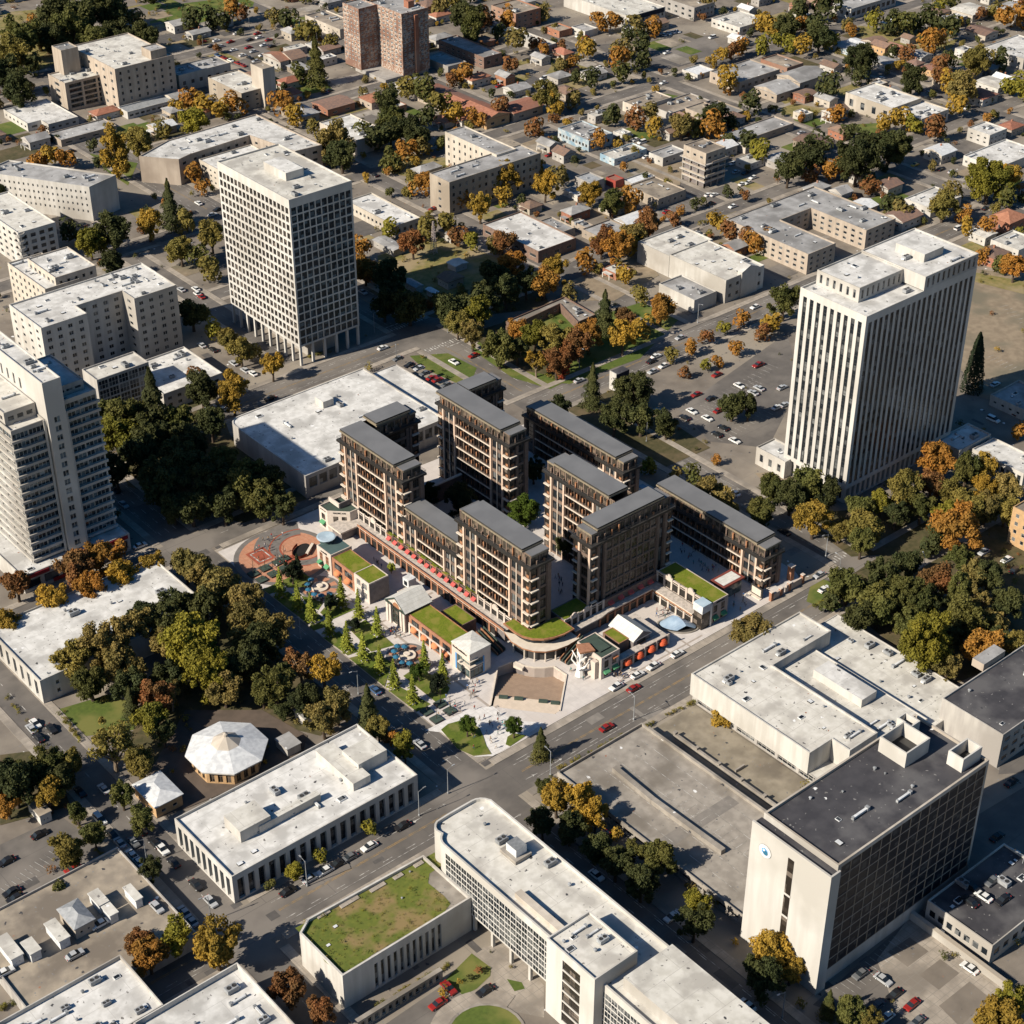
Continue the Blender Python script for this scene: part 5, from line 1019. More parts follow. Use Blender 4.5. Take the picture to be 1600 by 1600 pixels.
def disc(mb, r, x, m, n=24, sy=1., c=(0, 0)): mb.face([(x, ye+c[0]-r*math.sin(2*math.pi*i/n)*sy, ze+c[1]-r*math.cos(2*math.pi*i/n)) for i in range(n)][::-1], m)
disc(em, 2.0, 237.9, 'metal_grey'); disc(em, 1.85, 237.87, 'frame_white'); disc(em, 1.1, 237.84, 'blue_banner', 6); disc(em, .75, 237.81, 'umbrella_blue', 24, 1., (-.3, -.3)); disc(em, .35, 237.79, 'frame_white', 8, 1., (.25, .3)); em.build('emblem', ds)
for x0, y0, x1, y1, z in ((279.5, 182.5, 288.5, 190.8, 4.6), (288.6, 172.5, 296., 177., 4.2), (289, 188.6, 292.4, 193.2, 4.)):
    m = MB(); z0 = Hd-.78
    for q in ((x0, y0, x1, y0+.4), (x0, y1-.4, x1, y1), (x0, y0+.4, x0+.4, y1-.4), (x1-.4, y0+.4, x1, y1-.4)): m.box(q[0], q[1], z0, q[2], q[3], z0+z, 'marble_wall')
    m.box(x0+.4, y0+.4, z0, x1-.4, y1-.4, z0+.5, 'dark_metal'); m.build('plant_screen', ds)
sp_ = struct
bk = PX('office_wing', 'dark flat-roofed wing with raised roof light at the right edge behind the black-roofed slab', 'office building', [(1478, 1088), (1600, 1006), (1700, 1060), (1560, 1150)], 12., 'grey_wall', 'dark_roof', {'R': dict(pitch=4, r=3, wf=.6, hf=.5)}, units=5, land='the dark right wing')
m = MB(); m.box(356, 212, 11.4, 366, 216, 14., 'tan_wall', 'grey_roof'); m.build('roof_light', bk[0])
BX('garage', 'low garage with cars parked on its roof beside the black-roofed slab', 'garage', (1551, 1478), (1461, 1398), (1680, 1390), h=6.5, wall='white_wall', roof='dark_roof', wl=(7, 1, .7, .5), wr=(8, 1, .6, .5), units=6, land='the roof parking garage')
wl_ = thing('boundary_wall', 'long white wall sloping along the paved court by the black-roofed slab', 'wall', P(1490, 1480)+(0,), None, None)
a, b = P(1418, 1432), P(1570, 1545); m = MB(); L = math.hypot(b[0]-a[0], b[1]-a[1]); d = ((b[0]-a[0])/L, (b[1]-a[1])/L); m.obox(((a[0]+b[0])/2, (a[1]+b[1])/2), d, L, .9, 0, 2.4, 'white_wall'); m.build('wall', wl_); m = MB(); m.obox(((a[0]+b[0])/2, (a[1]+b[1])/2), d, L+.2, 1.2, 2.4, 2.6, 'cream_wall'); m.build('coping', wl_)
patch('paved_court', 'sidewalk', .09, ((1370, 1500), (1420, 1435), (1570, 1548), (1490, 1640), (1400, 1580)))
patch('court_panels', 'lot', .10, ((1387, 1488), (1421, 1465), (1451, 1487), (1418, 1511)), ((1436, 1524), (1469, 1499), (1499, 1521), (1467, 1547)), ((1467, 1572), (1515, 1534), (1547, 1560), (1500, 1605)))
# curved slab at the bottom, with its tower
cs_ = thing('office_slab', 'long white office slab with rounded end and grid of windows, in the foreground', 'office building', (210, 200, 0), None, 'the rounded white slab', rect(196, 120, 215, 275))
def W(x, y, z): return P(x, y, z)
Hs = 21.
e = [P(x, y, Hs) for x, y in ((697, 1290), (702, 1268), (718, 1252), (745, 1245), (770, 1252), (800, 1277))]
x0 = P(856, 1462, Hs)[0]; x1 = P(1000, 1440, Hs)[0]; yb = 120.; yt = P(745, 1245, Hs)[1]
q = [(x0, yb), (x1, yb), (x1, yt-3)]+arc(x1-4, yt-4, 4., 0, 90, 5)[1:]+[(x0+7.5, yt)]+arc(x0+5, yt-3.4, 3.4, 90, 170, 4)[1:]+arc(x0+4, yt-8., 4., 120, 180, 4)
gsp = dict(pitch=2.05, r=7, mg=.6, zb=.4, zt=2.2, wf=.97, hf=.93, dp=.06, st=('glass_dark', 2, 1, 'frame_white', .05))
fq = {}
if area(q) < 0: q = q[::-1]
for i in range(len(q)):
    a, b = q[i], q[(i+1) % len(q)]
    if abs(a[0]-b[0]) < .01 and abs(a[0]-x0) < .1 and abs(a[1]-b[1]) > 20: d = dict(gsp); d['c'] = int(abs(a[1]-b[1])/2.05); fq[i] = d
block(cs_, q, 5.2, Hs, 'marble_wall', 'cream_roof', fq, .9, .5, units=4, avoid=[(x0, 140, x0+10, 205)])
m = MB(); m.box(x0+4, yb, 0, x1-.4, yt-9, 5.19, 'grey_wall'); m.build('ground_floor', cs_)
for k in range(18):
    y = yt-12-k*7.; m = MB(); m.box(x0+.3, y-.4, 0, x0+1.1, y+.4, 5.18, 'marble_wall'); m.build('column', cs_)
m = MB(); m.box(x0+2.5, yt-32, Hs-.88, x0+4.5, yt-60, Hs+.6, 'cream_wall'); m.build('roof_kerb', cs_)
m = MB(); c = P(806, 1330, Hs); m.box(c[0]-2.6, c[1]-3, Hs-.88, c[0]+2.6, c[1]+3, Hs+.2, 'concrete'); m.box(c[0]-1.6, c[1]-2, Hs+.2, c[0]+1.8, c[1]+1.8, Hs+2.6, 'metal_white', 'metal_grey'); m.build('plant_room', cs_)
Ht = 24.5; tq, _ = corners((931, 1530), (856, 1464), (997, 1486), h=Ht)
block(cs_, [(tq[0][0]-.3, tq[0][1]), tq[1], tq[2], (tq[3][0]-.3, tq[3][1])], 0, Ht, 'marble_wall', 'cream_roof', {3: dict(c=1, r=6, mg=5.2, mg2=4.4, zb=1.5, zt=2.5, wf=.9, hf=.9, dp=.3, st=('glass_brown', 2, 2, 'dark_metal', .1))}, .7, .4, units=6, wallname='tower_wall', roofname='tower_roof')
m = MB(); m.box(x0+3.2, 100., Hs-.88, x1-.9, tq[0][1]-3, Hs+2.6, 'white_wall', 'cream_roof'); m.build('roof_storey', cs_)
# grass-roofed podium
Hg = 11.4
gp = thing('podium_building', 'white podium building with a patchy grass roof and tall narrow windows', 'building', (180, 250, 0), None, 'the grass-roofed podium', rect(160, 232, 198, 268))
gq, _ = corners((535, 1525), (455, 1450), (728, 1412), h=Hg); X0, Y0, X1, Y1 = gq[0][0], gq[0][1], x0-.1, gq[2][1]
gq = [(X0, Y0), (X1, Y0), (X1, Y1-1), (X0+4, Y1), (X0, Y1-2.5)]
block(gp, gq, 0, Hg, 'white_wall', 'concrete', {0: dict(c=11, r=1, mg=8.6, mg2=9., zb=.6, zt=2.5, wf=.55, hf=.98, dp=.35)}, .9, .5, units=3)
m = MB(); z = Hg-.86; gl = [P(x, y, z) for x, y in ((461, 1450), (500, 1431), (600, 1375), (692, 1325), (694, 1350), (671, 1365), (669, 1380), (694, 1400), (704, 1412), (692, 1428), (655, 1449), (615, 1472), (580, 1493), (553, 1516), (530, 1520), (508, 1503), (490, 1478))]; m.sheet(gl, z+.02, 'roof_grass'); m.build('grass_roof', gp)
for q in ((505, 1425, 8), (546, 1406, 12), (590, 1383, 10), (622, 1366, 6), (654, 1347, 6)):
    m = MB(); c = P(q[0], q[1], Hg); m.obox(c, (1, 0), q[2]*.45, 1.2, z+.01, z+.3, 'sidewalk'); m.build('paving_slab', gp)
lw = thing('retaining_wall', 'low wall of small dark openings with creepers beside the grass-roofed podium', 'wall', P(640, 1545)+(0,), None, None)
m = MB(); wq = []; a, b = P(560, 1612), P(692, 1530); facade(m, a, b, 0, 3.2, dict(c=12, r=1, mg=.5, zb=.4, zt=.7, wf=.6, hf=.95, dp=.4), 'concrete', wq); m.face([a+(3.2,), b+(3.2,), (b[0], b[1]+1.2, 3.2), (a[0], a[1]+1.2, 3.2)], 'concrete'); m.build('wall', lw); place_windows(wq, lw)
dr = MB(); cc = P(760, 1618)
band(dr, cc, 9.5, 13.5, 20, 200, .14, 'sidewalk'); dr.sheet(arc(cc[0], cc[1], 8.8, 0, 360, 30)[:-1], .16, 'grass'); band(dr, cc, 8.8, 9.5, 0, 360, .2, 'concrete'); struct(dr, 'round_drive')
patch('forecourt', 'sidewalk', .02, ((738, 1486), (790, 1470), (850, 1540), (850, 1590), (800, 1580), (772, 1548), (768, 1512)))
# columned white building and pavilions
cb, cbq, cbh = BX('civic_building', 'white civic building with rows of tall window bays between stone piers', 'civic building', (362, 1370), (270, 1280), (652, 1210), base=(363, 1412), wall='marble_wall', roof='white_roof', wl=dict(c=9, r=1, mg=.8, zb=.6, zt=1.9, wf=.60, hf=.98, dp=.9, st=('glass_teal', 2, 5, 'dark_metal', .1)), wr=dict(c=18, r=1, mg=.8, zb=.5, zt=1.9, wf=.62, hf=.98, dp=.9, st=('glass_dark', 2, 5, 'dark_metal', .1)), units=12, land='the columned civic building', par=.8)
for nq, lq, rq, hh in (((375, 1300), (345, 1277), (420, 1272), 3.), ((560, 1195), (530, 1175), (605, 1172), 3.2), ((405, 1292), (398, 1286), (500, 1240), 1.6), ((552, 1225), (480, 1180), (578, 1210), 1.8)):
    w, _ = corners(nq, lq, rq, h=cbh+hh); m = MB(); m.box(w[0][0], w[0][1], cbh-.79, w[2][0], w[2][1], cbh+hh, 'white_wall', 'cream_roof'); m.build('roof_storey', cb)
oc = P(357, 1190); op = thing('octagonal_pavilion', 'octagonal pavilion with faceted white roof and small cupola', 'pavilion', (oc[0], oc[1], 0), None, 'the octagonal pavilion', [(oc[0]+9*math.cos(k), oc[1]+9*math.sin(k)) for k in range(6)])
ro_, z0 = 11.6, 5.2; w8 = arc(oc[0], oc[1], ro_-1.6, 22.5, 382.5, 8)[:-1]; m = MB(); wq = []
for i in range(8): facade(m, w8[i], w8[(i+1) % 8], 0, z0, dict(c=3, r=1, mg=.4, zb=.4, zt=.5, wf=.6, hf=.95, dp=.3, st=('glass_brown', 2, 2)), 'ochre_wall', wq)
m.build('wall', op); place_windows(wq, op); m = MB(); o8 = arc(oc[0], oc[1], ro_, 22.5, 382.5, 8)[:-1]; i8 = arc(oc[0], oc[1], 4.2, 22.5, 382.5, 8)[:-1]
for i in range(8): j = (i+1) % 8; m.face([o8[i]+(z0,), o8[j]+(z0,), i8[j]+(z0+2.2,), i8[i]+(z0+2.2,)], 'metal_white')
m.prism(o8, z0-.4, z0-.01, 'white_wall'); m.build('roof', op); m = MB()
for i in range(8): j = (i+1) % 8; m.face([i8[i]+(z0+2.2,), i8[j]+(z0+2.2,), (oc[0], oc[1], z0+4.6)], 'cream_wall')
m.lathe(oc, [(.7, z0+4.1), (.7, z0+4.9), (.1, z0+5.3)], 'cream_wall', 10); m.build('cupola', op)
def kiosk(label, N, L, Rt, h, rise, wall, roof, name='kiosk', cat='kiosk', land=None, wl=(2, 1, .4, .5), z0=0.):
    poly, _ = corners(N, L, Rt, h=h+z0); c = (sum(p[0] for p in poly)/4, sum(p[1] for p in poly)/4); r = thing(name, label, cat, (c[0], c[1], z0), None, land, poly)
    m = MB(); wq = []
    for i in range(4): facade(m, poly[i], poly[(i+1) % 4], z0, z0+h, wspec(wl), wall, wq)
    m.build('wall', r); place_windows(wq, r)
    if rise: hip(r, poly, z0+h+.26, rise, roof, .4)
    else: m = MB(); m.prism(inset(poly, -.25), z0+h, z0+h+.3, wall, roof); m.build('roof', r)
    return r
kiosk('small square white pavilion with pyramid roof beside the octagonal pavilion', (243, 1262), (207, 1228), (285, 1242), 4., 1.2, 'ochre_wall', 'metal_white', name='pavilion', cat='pavilion', land='the small white pavilion')
kiosk('small flat shelter in the brown yard behind the octagonal pavilion', (449, 1172), (436, 1153), (468, 1160), 2.8, 0, 'grey_wall', 'grey_roof', wl=None)
kiosk('tiny white hut with flat roof at the edge of the brown yard', (476, 1124), (460, 1110), (484, 1116), 3., 0, 'white_wall', 'grey_roof', wl=(1, 1, .4, .4))
kiosk('low pale hut under trees at the left edge near the parking lot', (62, 1276), (27, 1262), (74, 1262), 3.2, 0, 'white_wall', 'tan_roof')
BX('white_hall', 'long low white hall with flat roof, by the park on the left', 'hall', (62, 1064), (-20, 980), (318, 938), base=(67, 1100), wall='white_wall', roof='white_roof', wl=dict(c=7, r=1, mg=1, zb=1, zt=1.5, wf=.4, hf=.9, dp=.4), wr=dict(c=3, r=2, mg=3, mg2=40, zb=1, zt=1.5, wf=.25, hf=.45, dp=.3), units=8, land='the long white hall')
# roof-deck car park, trailers on it
rdk = BX('parking_deck', 'brown rooftop parking deck with huts and trailers, at the lower left', 'car park', (60, 1600), (-120, 1480), (278, 1425), h=4.4, wall='grey_wall', roof='tan_roof', par=.7, units=0, land='the brown parking deck')
x_, y_ = P(202, 1345, 4.4); _p = rdk[1]
kiosk('square hut with a pyramid roof on the brown parking deck', (117, 1452), (95, 1420), (141, 1430), 3.6, 1.3, 'cream_wall', 'metal_grey', z0=3.7, wl=(2, 1, .4, .5))
for lab, a, b, c in (('long pale trailer at the left edge of the brown parking deck', (18, 1500), (0, 1465), (35, 1490)), ('short pale trailer beside the edge trailer on the brown parking deck', (48, 1492), (37, 1472), (62, 1482)), ('pale flat-topped trailer in front of the pyramid-roofed hut', (93, 1472), (75, 1442), (107, 1462)), ('long pale trailer behind the pyramid-roofed hut', (155, 1416), (143, 1395), (166, 1405)), ('low pale trailer with a step, beside the longest trailer', (172, 1432), (160, 1418), (184, 1426)), ('small white trailer near the deck corner', (212, 1408), (195, 1387), (221, 1402))):
    kiosk(lab, a, b, c, 2.8, 0, 'metal_white', 'cream_roof', name='trailer', cat='trailer', z0=3.7, wl=(2, 1, .3, .35))
PX('flat_building', 'white flat-roofed building with deep parapet and roof clutter, bottom left corner', 'building', [(-20, 1600), (192, 1495), (256, 1572), (60, 1680)], 9., 'white_wall', 'white_roof', units=16, par=1.2, land='the bottom left roof')
PX('flat_building', 'white flat-roofed building with a sunken blue-shaded bay, at the bottom edge', 'building', [(205, 1602), (366, 1504), (475, 1610), (300, 1700)], 9.6, 'white_wall', 'white_roof', units=10, par=1.6, land='the bottom edge roof')
# split-level parking deck in front of the stepped hall
dk = thing('parking_deck', 'broad pale concrete parking deck between tree row and the stepped hall', 'car park', (268, 232, 0), None, 'the pale parking deck', rect(241, 196, 272, 266))
q = rect(240.5, 196., 272.3, 265.); block(dk, q, 0, 4.0, 'concrete', 'concrete', {3: dict(c=16, r=1, mg=1., zb=.8, zt=1.3, wf=.85, hf=.95, dp=.8)}, .9, .35)
m = MB(); a = P(960, 1200, 4), P(1020, 1250, 4), P(1130, 1330, 4)
for i in range(2): p, r = a[i], a[i+1]; L = math.hypot(r[0]-p[0], r[1]-p[1]); m.obox(((p[0]+r[0])/2, (p[1]+r[1])/2), ((r[0]-p[0])/L, (r[1]-p[1])/L), L, 1.6, 3.1, 4.6, 'concrete')
m.build('ramp_wall', dk)
m = MB(); m.box(271.5, 199., 4.01, 272.3, 262., 4.6, 'concrete'); m.build('divider_wall', dk)
patch('walled_court', 'court_tan', .24, [(272.4, 196.), (292.8, 196.), (292.8, 264.), (272.4, 264.)], px=False)
cw = thing('court_wall', 'low pale wall with small piers inside the tan walled court', 'wall', (278, 235, 0), None, None)
m = MB(); m.box(278., 206., 0, 278.7, 258., 1.6, 'concrete'); m.box(280.5, 236., 0, 284., 236.5, 1.2, 'concrete'); m.build('wall', cw)
m = MB(); [m.box(277.8, 206+k*8.5, 1.6, 278.9, 207+k*8.5, 2.2, 'concrete') for k in range(7)]; m.build('coping', cw)
m = MB()
for i in range(5): x = 246+i*5.4; m.face([(u, v, 3.14) for u, v in rect(x, 203, x+.12, 260)], 'white_line')
for i in range(14): m.face([(u, v, 3.145) for u, v in rect(256, 206+i*2.6, 261, 206.12+i*2.6)], 'white_line')
m.face([(u, v, 3.13) for u, v in rect(243, 225, 270, 229)], 'repair_pale')
m.build('bay_lines', dk)
# big flat white roof with car deck beside it
fr = thing('market_hall', 'very large low hall with a flat white roof behind the new quarter', 'hall', (280, 450, 0), None, 'the big white roof', rect(250, 425, 322, 486))
q, _ = corners((477, 744), (345, 660), (686, 648), h=9.); Xa, Ya, Xb, Yb = q[0][0], q[0][1], q[2][0], q[2][1]
block(fr, [(Xa, Ya), (Xb, Ya), (Xb, Yb)]+arc(Xa+5, Yb-5, 5, 90, 180, 5), 0, 9., 'grey_wall', 'white_roof', {0: dict(c=14, r=1, mg=1, zb=3, zt=1, wf=.8, hf=.8, dp=.3)}, .3, .5, units=14, coping='white_wall')
m = MB(); c = P(507, 630, 9); m.box(c[0]-2.3, c[1]-2.6, 8.7, c[0]+2.3, c[1]+2.6, 11.4, 'white_wall', 'white_roof'); m.build('roof_house', fr)
cd = thing('car_deck', 'white car deck with a line of parked cars behind the big white roof', 'car park', (325, 455, 0), None, 'the white car deck', rect(Xb, Ya, Xb+14, Yb))
q = rect(Xb+.05, Ya+6, Xb+15., Yb-.5); block(cd, q, 0, 5.6, 'grey_wall', 'white_roof', {0: dict(c=3, r=1, wf=.8, hf=.6)}, .3)
DECKZ = 5.3
# concrete block with courtyard, and what stands round it
Hc = 27.
cc_ = PX('apartment_block', 'pale concrete apartment block with a dark courtyard notch and blank cracked end wall', 'apartment building', [(12, 475), (222, 411), (276, 445), (211, 466), (188, 454), (120, 478), (135, 489), (65, 513)], Hc, 'white_wall', 'white_roof', {'R': dict(pitch=4.5, r=8, wf=.42, hf=.5, st=('glass_dark', 2, 1)), 'L': dict(pitch=6., r=8, wf=.3, hf=.42)}, units=22, land='the notched concrete block')
BX('low_wing', 'two-storey white wing with flat roof at the foot of the notched concrete block', 'building', (255, 616), (205, 570), (347, 582), h=7.5, wr=(6, 2, .45, .5), units=7, land='the two-storey white wing')
BX('glass_annex', 'dark glass-fronted annex with pale roof behind the balcony tower', 'annex', (151, 594), (127, 577), (237, 569), h=17., wall='grey_wall', roof='cream_roof', wr=dict(c=5, r=4, mg=.4, zb=.5, zt=.8, wf=.94, hf=.9, dp=.15, st=('glass_dark', 3, 2, 'frame_light', .12)), units=4)
BX('flat_building', 'flat white building on the left edge behind the notched concrete block', 'building', (70, 452), (-20, 420), (120, 432), h=18., wall='cream_wall', units=10, wl=(8, 5, .4, .5), wr=(4, 5, .4, .5))
BX('flat_building', 'white-roofed block with a row of dark top windows behind the notched concrete block', 'building', (86, 434), (42, 404), (149, 414), h=21., wall='cream_wall', wl=(6, 6, .5, .5), wr=(5, 6, .4, .5), units=8)
cu_ = BX('rounded_flats', 'white corner flats with rounded balconies at the left edge', 'apartment building', (28, 364), (-50, 316), (85, 346), h=17., wall='white_wall', roof='cream_roof', wl=(8, 5, .45, .5), wr=(4, 5, .6, .6, 'glass_blue'), units=7, land='the rounded balcony flats')
p = cu_[1][0]
for k in range(5): m = MB(); m.lathe((p[0]+.6, p[1]+.6), [(2.4, 2.6+k*3.2), (2.4, 3.9+k*3.2), (2.2, 3.9+k*3.2), (2.2, 2.9+k*3.2)], 'white_wall', 16); m.build('balcony', cu_[0])
wb = BX('long_block', 'long white four-storey block angled across the upper left, with small square windows', 'office building', (139, 292), (-30, 268), (181, 273), base=(144, 346), wall='white_wall', roof='grey_roof', wl=dict(c=22, r=4, mg=1, zb=3, zt=1.5, wf=.33, hf=.42), wr=None, units=12, free=True, land='the angled white block')
q = [P(x, y, 15.5) for x, y in ((181, 287), (209, 268), (200, 262), (170, 278))]
# tan blocks upper left
th = BX('tan_block', 'tan mid-rise with open dark balconies on its front wing, upper left', 'office building', (101, 130), (73, 116), (178, 112), base=(104, 175), wall='tan_wall', roof='cream_roof', wl=(1, 4, .3, .5), wr=dict(c=3, r=5, mg=1.6, zb=1, zt=1, wf=.86, hf=.74, dp=1.2, st=('glass_dark', 3, 1, 'frame_bronze', .15)), units=12, land='the tan balcony block')
BX('tan_block', 'taller tan wing with scattered small windows joined behind the balcony wing', 'office building', (179, 108), (92, 76), (256, 78), h=23., wall='tan_wall', roof='cream_roof', wr=(7, 6, .3, .5), wl=(6, 5, .3, .4), units=9, land='the tall tan wing')
BX('stair_tower', 'tan stair tower rising at the back of the tall tan wing', 'tower', (95, 79), (82, 71), (120, 72), h=28., wall='tan_wall', roof='grey_roof', units=2)
BX('stair_tower', 'blank tan stair tower at the right end of the tall tan wing', 'tower', (235, 80), (219, 73), (257, 73), h=27., wall='tan_wall', roof='grey_roof', units=1)
BX('long_canopy', 'long low pavilion with a pale canopy in front of the tall tan wing', 'pavilion', (199, 175), (187, 166), (264, 152), h=4., wall='white_wall', roof='metal_grey', wr=(8, 1, .7, .6), units=0)
PX('low_clinic', 'low white building with an L-shaped flat roof at the far left', 'building', [(5, 172), (67, 154), (126, 181), (76, 194), (62, 187), (45, 193)], 4.4, 'white_wall', 'white_roof', {'L': dict(pitch=4, r=1, wf=.4, hf=.5), 'R': dict(pitch=4, r=1, wf=.5, hf=.5)}, units=4, land='the low white clinic')
BX('low_shop', 'low grey shed with rounded roof beside the low white clinic', 'shed', (95, 219), (77, 207), (175, 192), h=3.6, wall='tan_wall', roof='grey_roof', wr=(4, 1, .5, .6), units=3)
BX('cream_hall', 'cream two-storey hall with grey flat roof right of the tall tan wing', 'building', (279, 118), (256, 107), (361, 98), base=(279, 145), wall='cream_wall', roof='grey_roof', wl=(2, 2, .3, .4), wr=(6, 1, .4, .3), units=7, land='the grey-roofed hall')
BX('stone_block', 'tan stone block with cracked walls and a white lift tower', 'building', (377, 146), (331, 119), (426, 134), base=(380, 175), wall='tan_wall', roof='cream_roof', wl=(3, 3, .25, .4), wr=(3, 3, .3, .4), units=7, land='the cracked stone block')
BX('lift_house', 'pale square tower rising behind the cracked stone block', 'tower', (410, 108), (392, 99), (426, 102), h=21., wall='cream_wall', roof='tan_roof', units=0)
PX('courtyard_block', 'large tan block with white V-shaped roof, half behind the white grid tower', 'building', [(217, 244), (262, 219), (400, 178), (503, 226), (461, 236), (390, 211), (296, 241), (279, 249)], 13., 'tan_wall', 'white_roof', {'L': dict(pitch=7, r=3, wf=.25, hf=.35), 'R': dict(pitch=5, r=3, wf=.4, hf=.4)}, units=20, ortho=False, land='the V-roofed tan block')
BX('tan_annex', 'cream three-storey annex just left of the white grid tower', 'building', (346, 268), (306, 250), (420, 240), h=10., wall='cream_wall', roof='white_roof', wl=(5, 3, .4, .4), units=4)
# ------------------------------------------------------------------ the far half of the town
bt = thing('brick_tower', 'tall mottled red brick apartment tower in two joined blocks, at the top', 'apartment tower', P(600, 115)+(0,), None, 'the brick tower', [P(562, 118), P(631, 124), P(668, 110)])
h1 = hgt((631, 124), (627, 22)); bq, _ = corners((627, 22), (587, 8), (668, 11), h=h1); bq2, _ = corners((560, 14), (531, 5), (604, 0), h=h1)
sp = dict(c=7, r=13, mg=.4, zb=3.5, zt=1., wf=.5, hf=.5, dp=.2, st=('glass_blue', 2, 1, 'frame_white', .12))
block(bt, rect(bq2[0][0], bq2[0][1], bq[0][0]-.1, bq2[2][1]), 2., h1, 'mottled_brick', 'grey_roof', {3: dict(sp, c=5), 0: dict(sp, c=4)}, .7, units=4)
block(bt, rect(bq[0][0], bq[0][1], bq[1][0], bq[2][1]+8), 2., h1, 'mottled_brick', 'grey_roof', {3: dict(sp, c=8), 0: dict(sp, c=6)}, .7, units=7)
m = MB(); c = ((bq[0][0]+bq[1][0])/2, bq[0][1]); m.box(c[0]-1.2, c[1]-1.4, 2., c[0]+1.2, c[1]-.01, h1-2, 'brick_wall'); m.box(c[0]+1, c[1]+7, h1-.7, c[0]+5, c[1]+11, h1+3, 'brick_wall'); m.build('stair_core', bt)
m = MB(); m.box(bq2[0][0]+.6, bq[0][1]+.6, 0, bq[1][0]-.6, bq[2][1]+7, 1.99, 'grey_wall'); m.build('base', bt)
def far(name, label, N, L, Rt, h, wall='white_wall', roof='white_roof', wl=(4, 1, .4, .5), wr=(4, 1, .4, .5), u=5, land=None, cat='building', free=False): return BX(name, label, cat, N, L, Rt, h=h, wall=wall, roof=roof, wl=wl, wr=wr, units=u, land=land, free=free)
far('low_hall', 'low cream hall with grey roof left of the brick tower', (531, 46), (461, 27), (560, 36), 6., 'cream_wall', 'tan_roof', (8, 2, .3, .35), None, land='the low cream hall')
far('warehouse', 'white flat-roofed warehouse among dark trees, below the brick tower', (557, 219), (492, 193), (600, 202), 8., 'cream_wall', 'white_roof', (3, 1, .2, .4), None, land='the tree-ringed warehouse')
HOUSE('long house with terracotta pitched roof, right of the dark trees below the brick tower', (708, 169), (653, 141), (735, 153), 4.5, 'tan_wall', 'red_roof', 'y', 2.2, 'the terracotta roof house')
HOUSE('broad house with terracotta roof, second of the terracotta roofs', (760, 188), (708, 172), (784, 172), 5., 'ochre_wall', 'red_roof', 'y', 2.2)
HOUSE('small house with the brightest red roof, rightmost of the terracotta roofs', (803, 178), (782, 165), (843, 162), 4.5, 'tan_wall', 'red_roof', 'x', 1.8, 'the bright red roof')
far('long_house', 'long dark-sided building with pale flat roof, right of the brick tower', (756, 90), (692, 60), (779, 80), 6.5, 'brown_wall', 'grey_roof', (8, 2, .5, .4), (2, 1, .4, .5), 4, 'the dark-sided long house')
far('low_shed', 'low dark green flat-roofed shed at the foot of the brick tower', (700, 104), (668, 86), (724, 94), 4., 'grey_wall', 'grey_roof', None, (4, 1, .5, .4), 1)
tf = far('stone_flats', 'cream stone flats with windows in rows, rear wing of an L-shaped pair', (776, 242), (697, 205), (802, 230), 17., 'cream_wall', 'grey_roof', (9, 4, .3, .45), (3, 4, .4, .5), 5, 'the cream stone flats')
far('stone_flats', 'tan stone flats with blank end wall, front wing of an L-shaped pair', (702, 285), (672, 270), (841, 237), 16.5, 'tan_wall', 'grey_roof', (1, 4, .15, .4), (14, 4, .4, .5), 7, 'the blank-ended flats')
far('warehouse', 'long white-roofed warehouse just right of the white grid tower', (617, 353), (535, 315), (656, 339), 5.5, 'cream_wall', 'white_roof', (12, 1, .5, .4), (4, 1, .5, .5), 6, 'the long white warehouse')
far('store', 'dark-walled store with white flat roof', (841, 393), (755, 350), (891, 367), 5.5, 'brown_wall', 'white_roof', (6, 1, .7, .4), (3, 1, .4, .4), 7, 'the dark-walled store')
w = far('warehouse', 'big white warehouse with a navy band and letters on its side, at the top', (983, 26), (880, -9), (1036, 9), 7.5, 'white_wall', 'cream_roof', None, (9, 1, .5, .35), 12, 'the navy-banded warehouse')
q = w[1]; m = MB(); m.box(q[0][0]+4, q[0][1]-.15, 4.6, q[1][0]-1, q[0][1]-.01, 7.2, 'navy_band'); m.build('sign_band', w[0]); text('SEWNIONS', 2.6, (q[0][0]-.06, q[0][1]+10.5, 5.2), (-1, 0), 'sign_black', w[0])
far('office_block', 'grey stone block with ribbed wall at the top edge', (1085, 12), (1010, -14), (1120, 4), 8., 'grey_wall', 'tan_roof', (7, 2, .4, .5), (5, 2, .4, .5), 3)
far('store', 'white store with stepped flat roof at the top right of the empty lot', (1156, 43), (1113, 28), (1200, 30), 5., 'white_wall', 'cream_roof', (6, 1, .5, .4), (3, 1, .4, .5), 5, 'the stepped white store')
far('store', 'broad grey-roofed store with tan walls near the empty lot', (1156, 128), (1107, 112), (1216, 107), 6., 'tan_wall', 'grey_roof', (4, 1, .3, .4), (6, 1, .5, .4), 4, 'the tan-walled store')
far('brick_store', 'red brick store with a tan flat roof beside the tan-walled store', (1230, 106), (1188, 92), (1256, 98), 5., 'brick_wall', 'tan_roof', (4, 1, .3, .4), None, 2, 'the red brick store')
far('shop_row', 'row of shops with dark arcade and tables at the top right', (1330, 14), (1306, 4), (1400, -8), 6.5, 'white_wall', 'grey_roof', (3, 1, .5, .5), (9, 1, .7, .6), 4, 'the dark arcade shops')
PX('school_hall', 'long cream hall with stepped white roof and two tall wooden doors', 'hall', [(1322, 143), (1368, 129), (1437, 152), (1396, 171)], 8.5, 'cream_wall', 'white_roof', {'L': dict(pitch=7, r=1, wf=.35, hf=.6, st='glass_brown'), 'R': dict(pitch=4, r=1, wf=.3, hf=.5)}, units=8, land='the long cream hall')
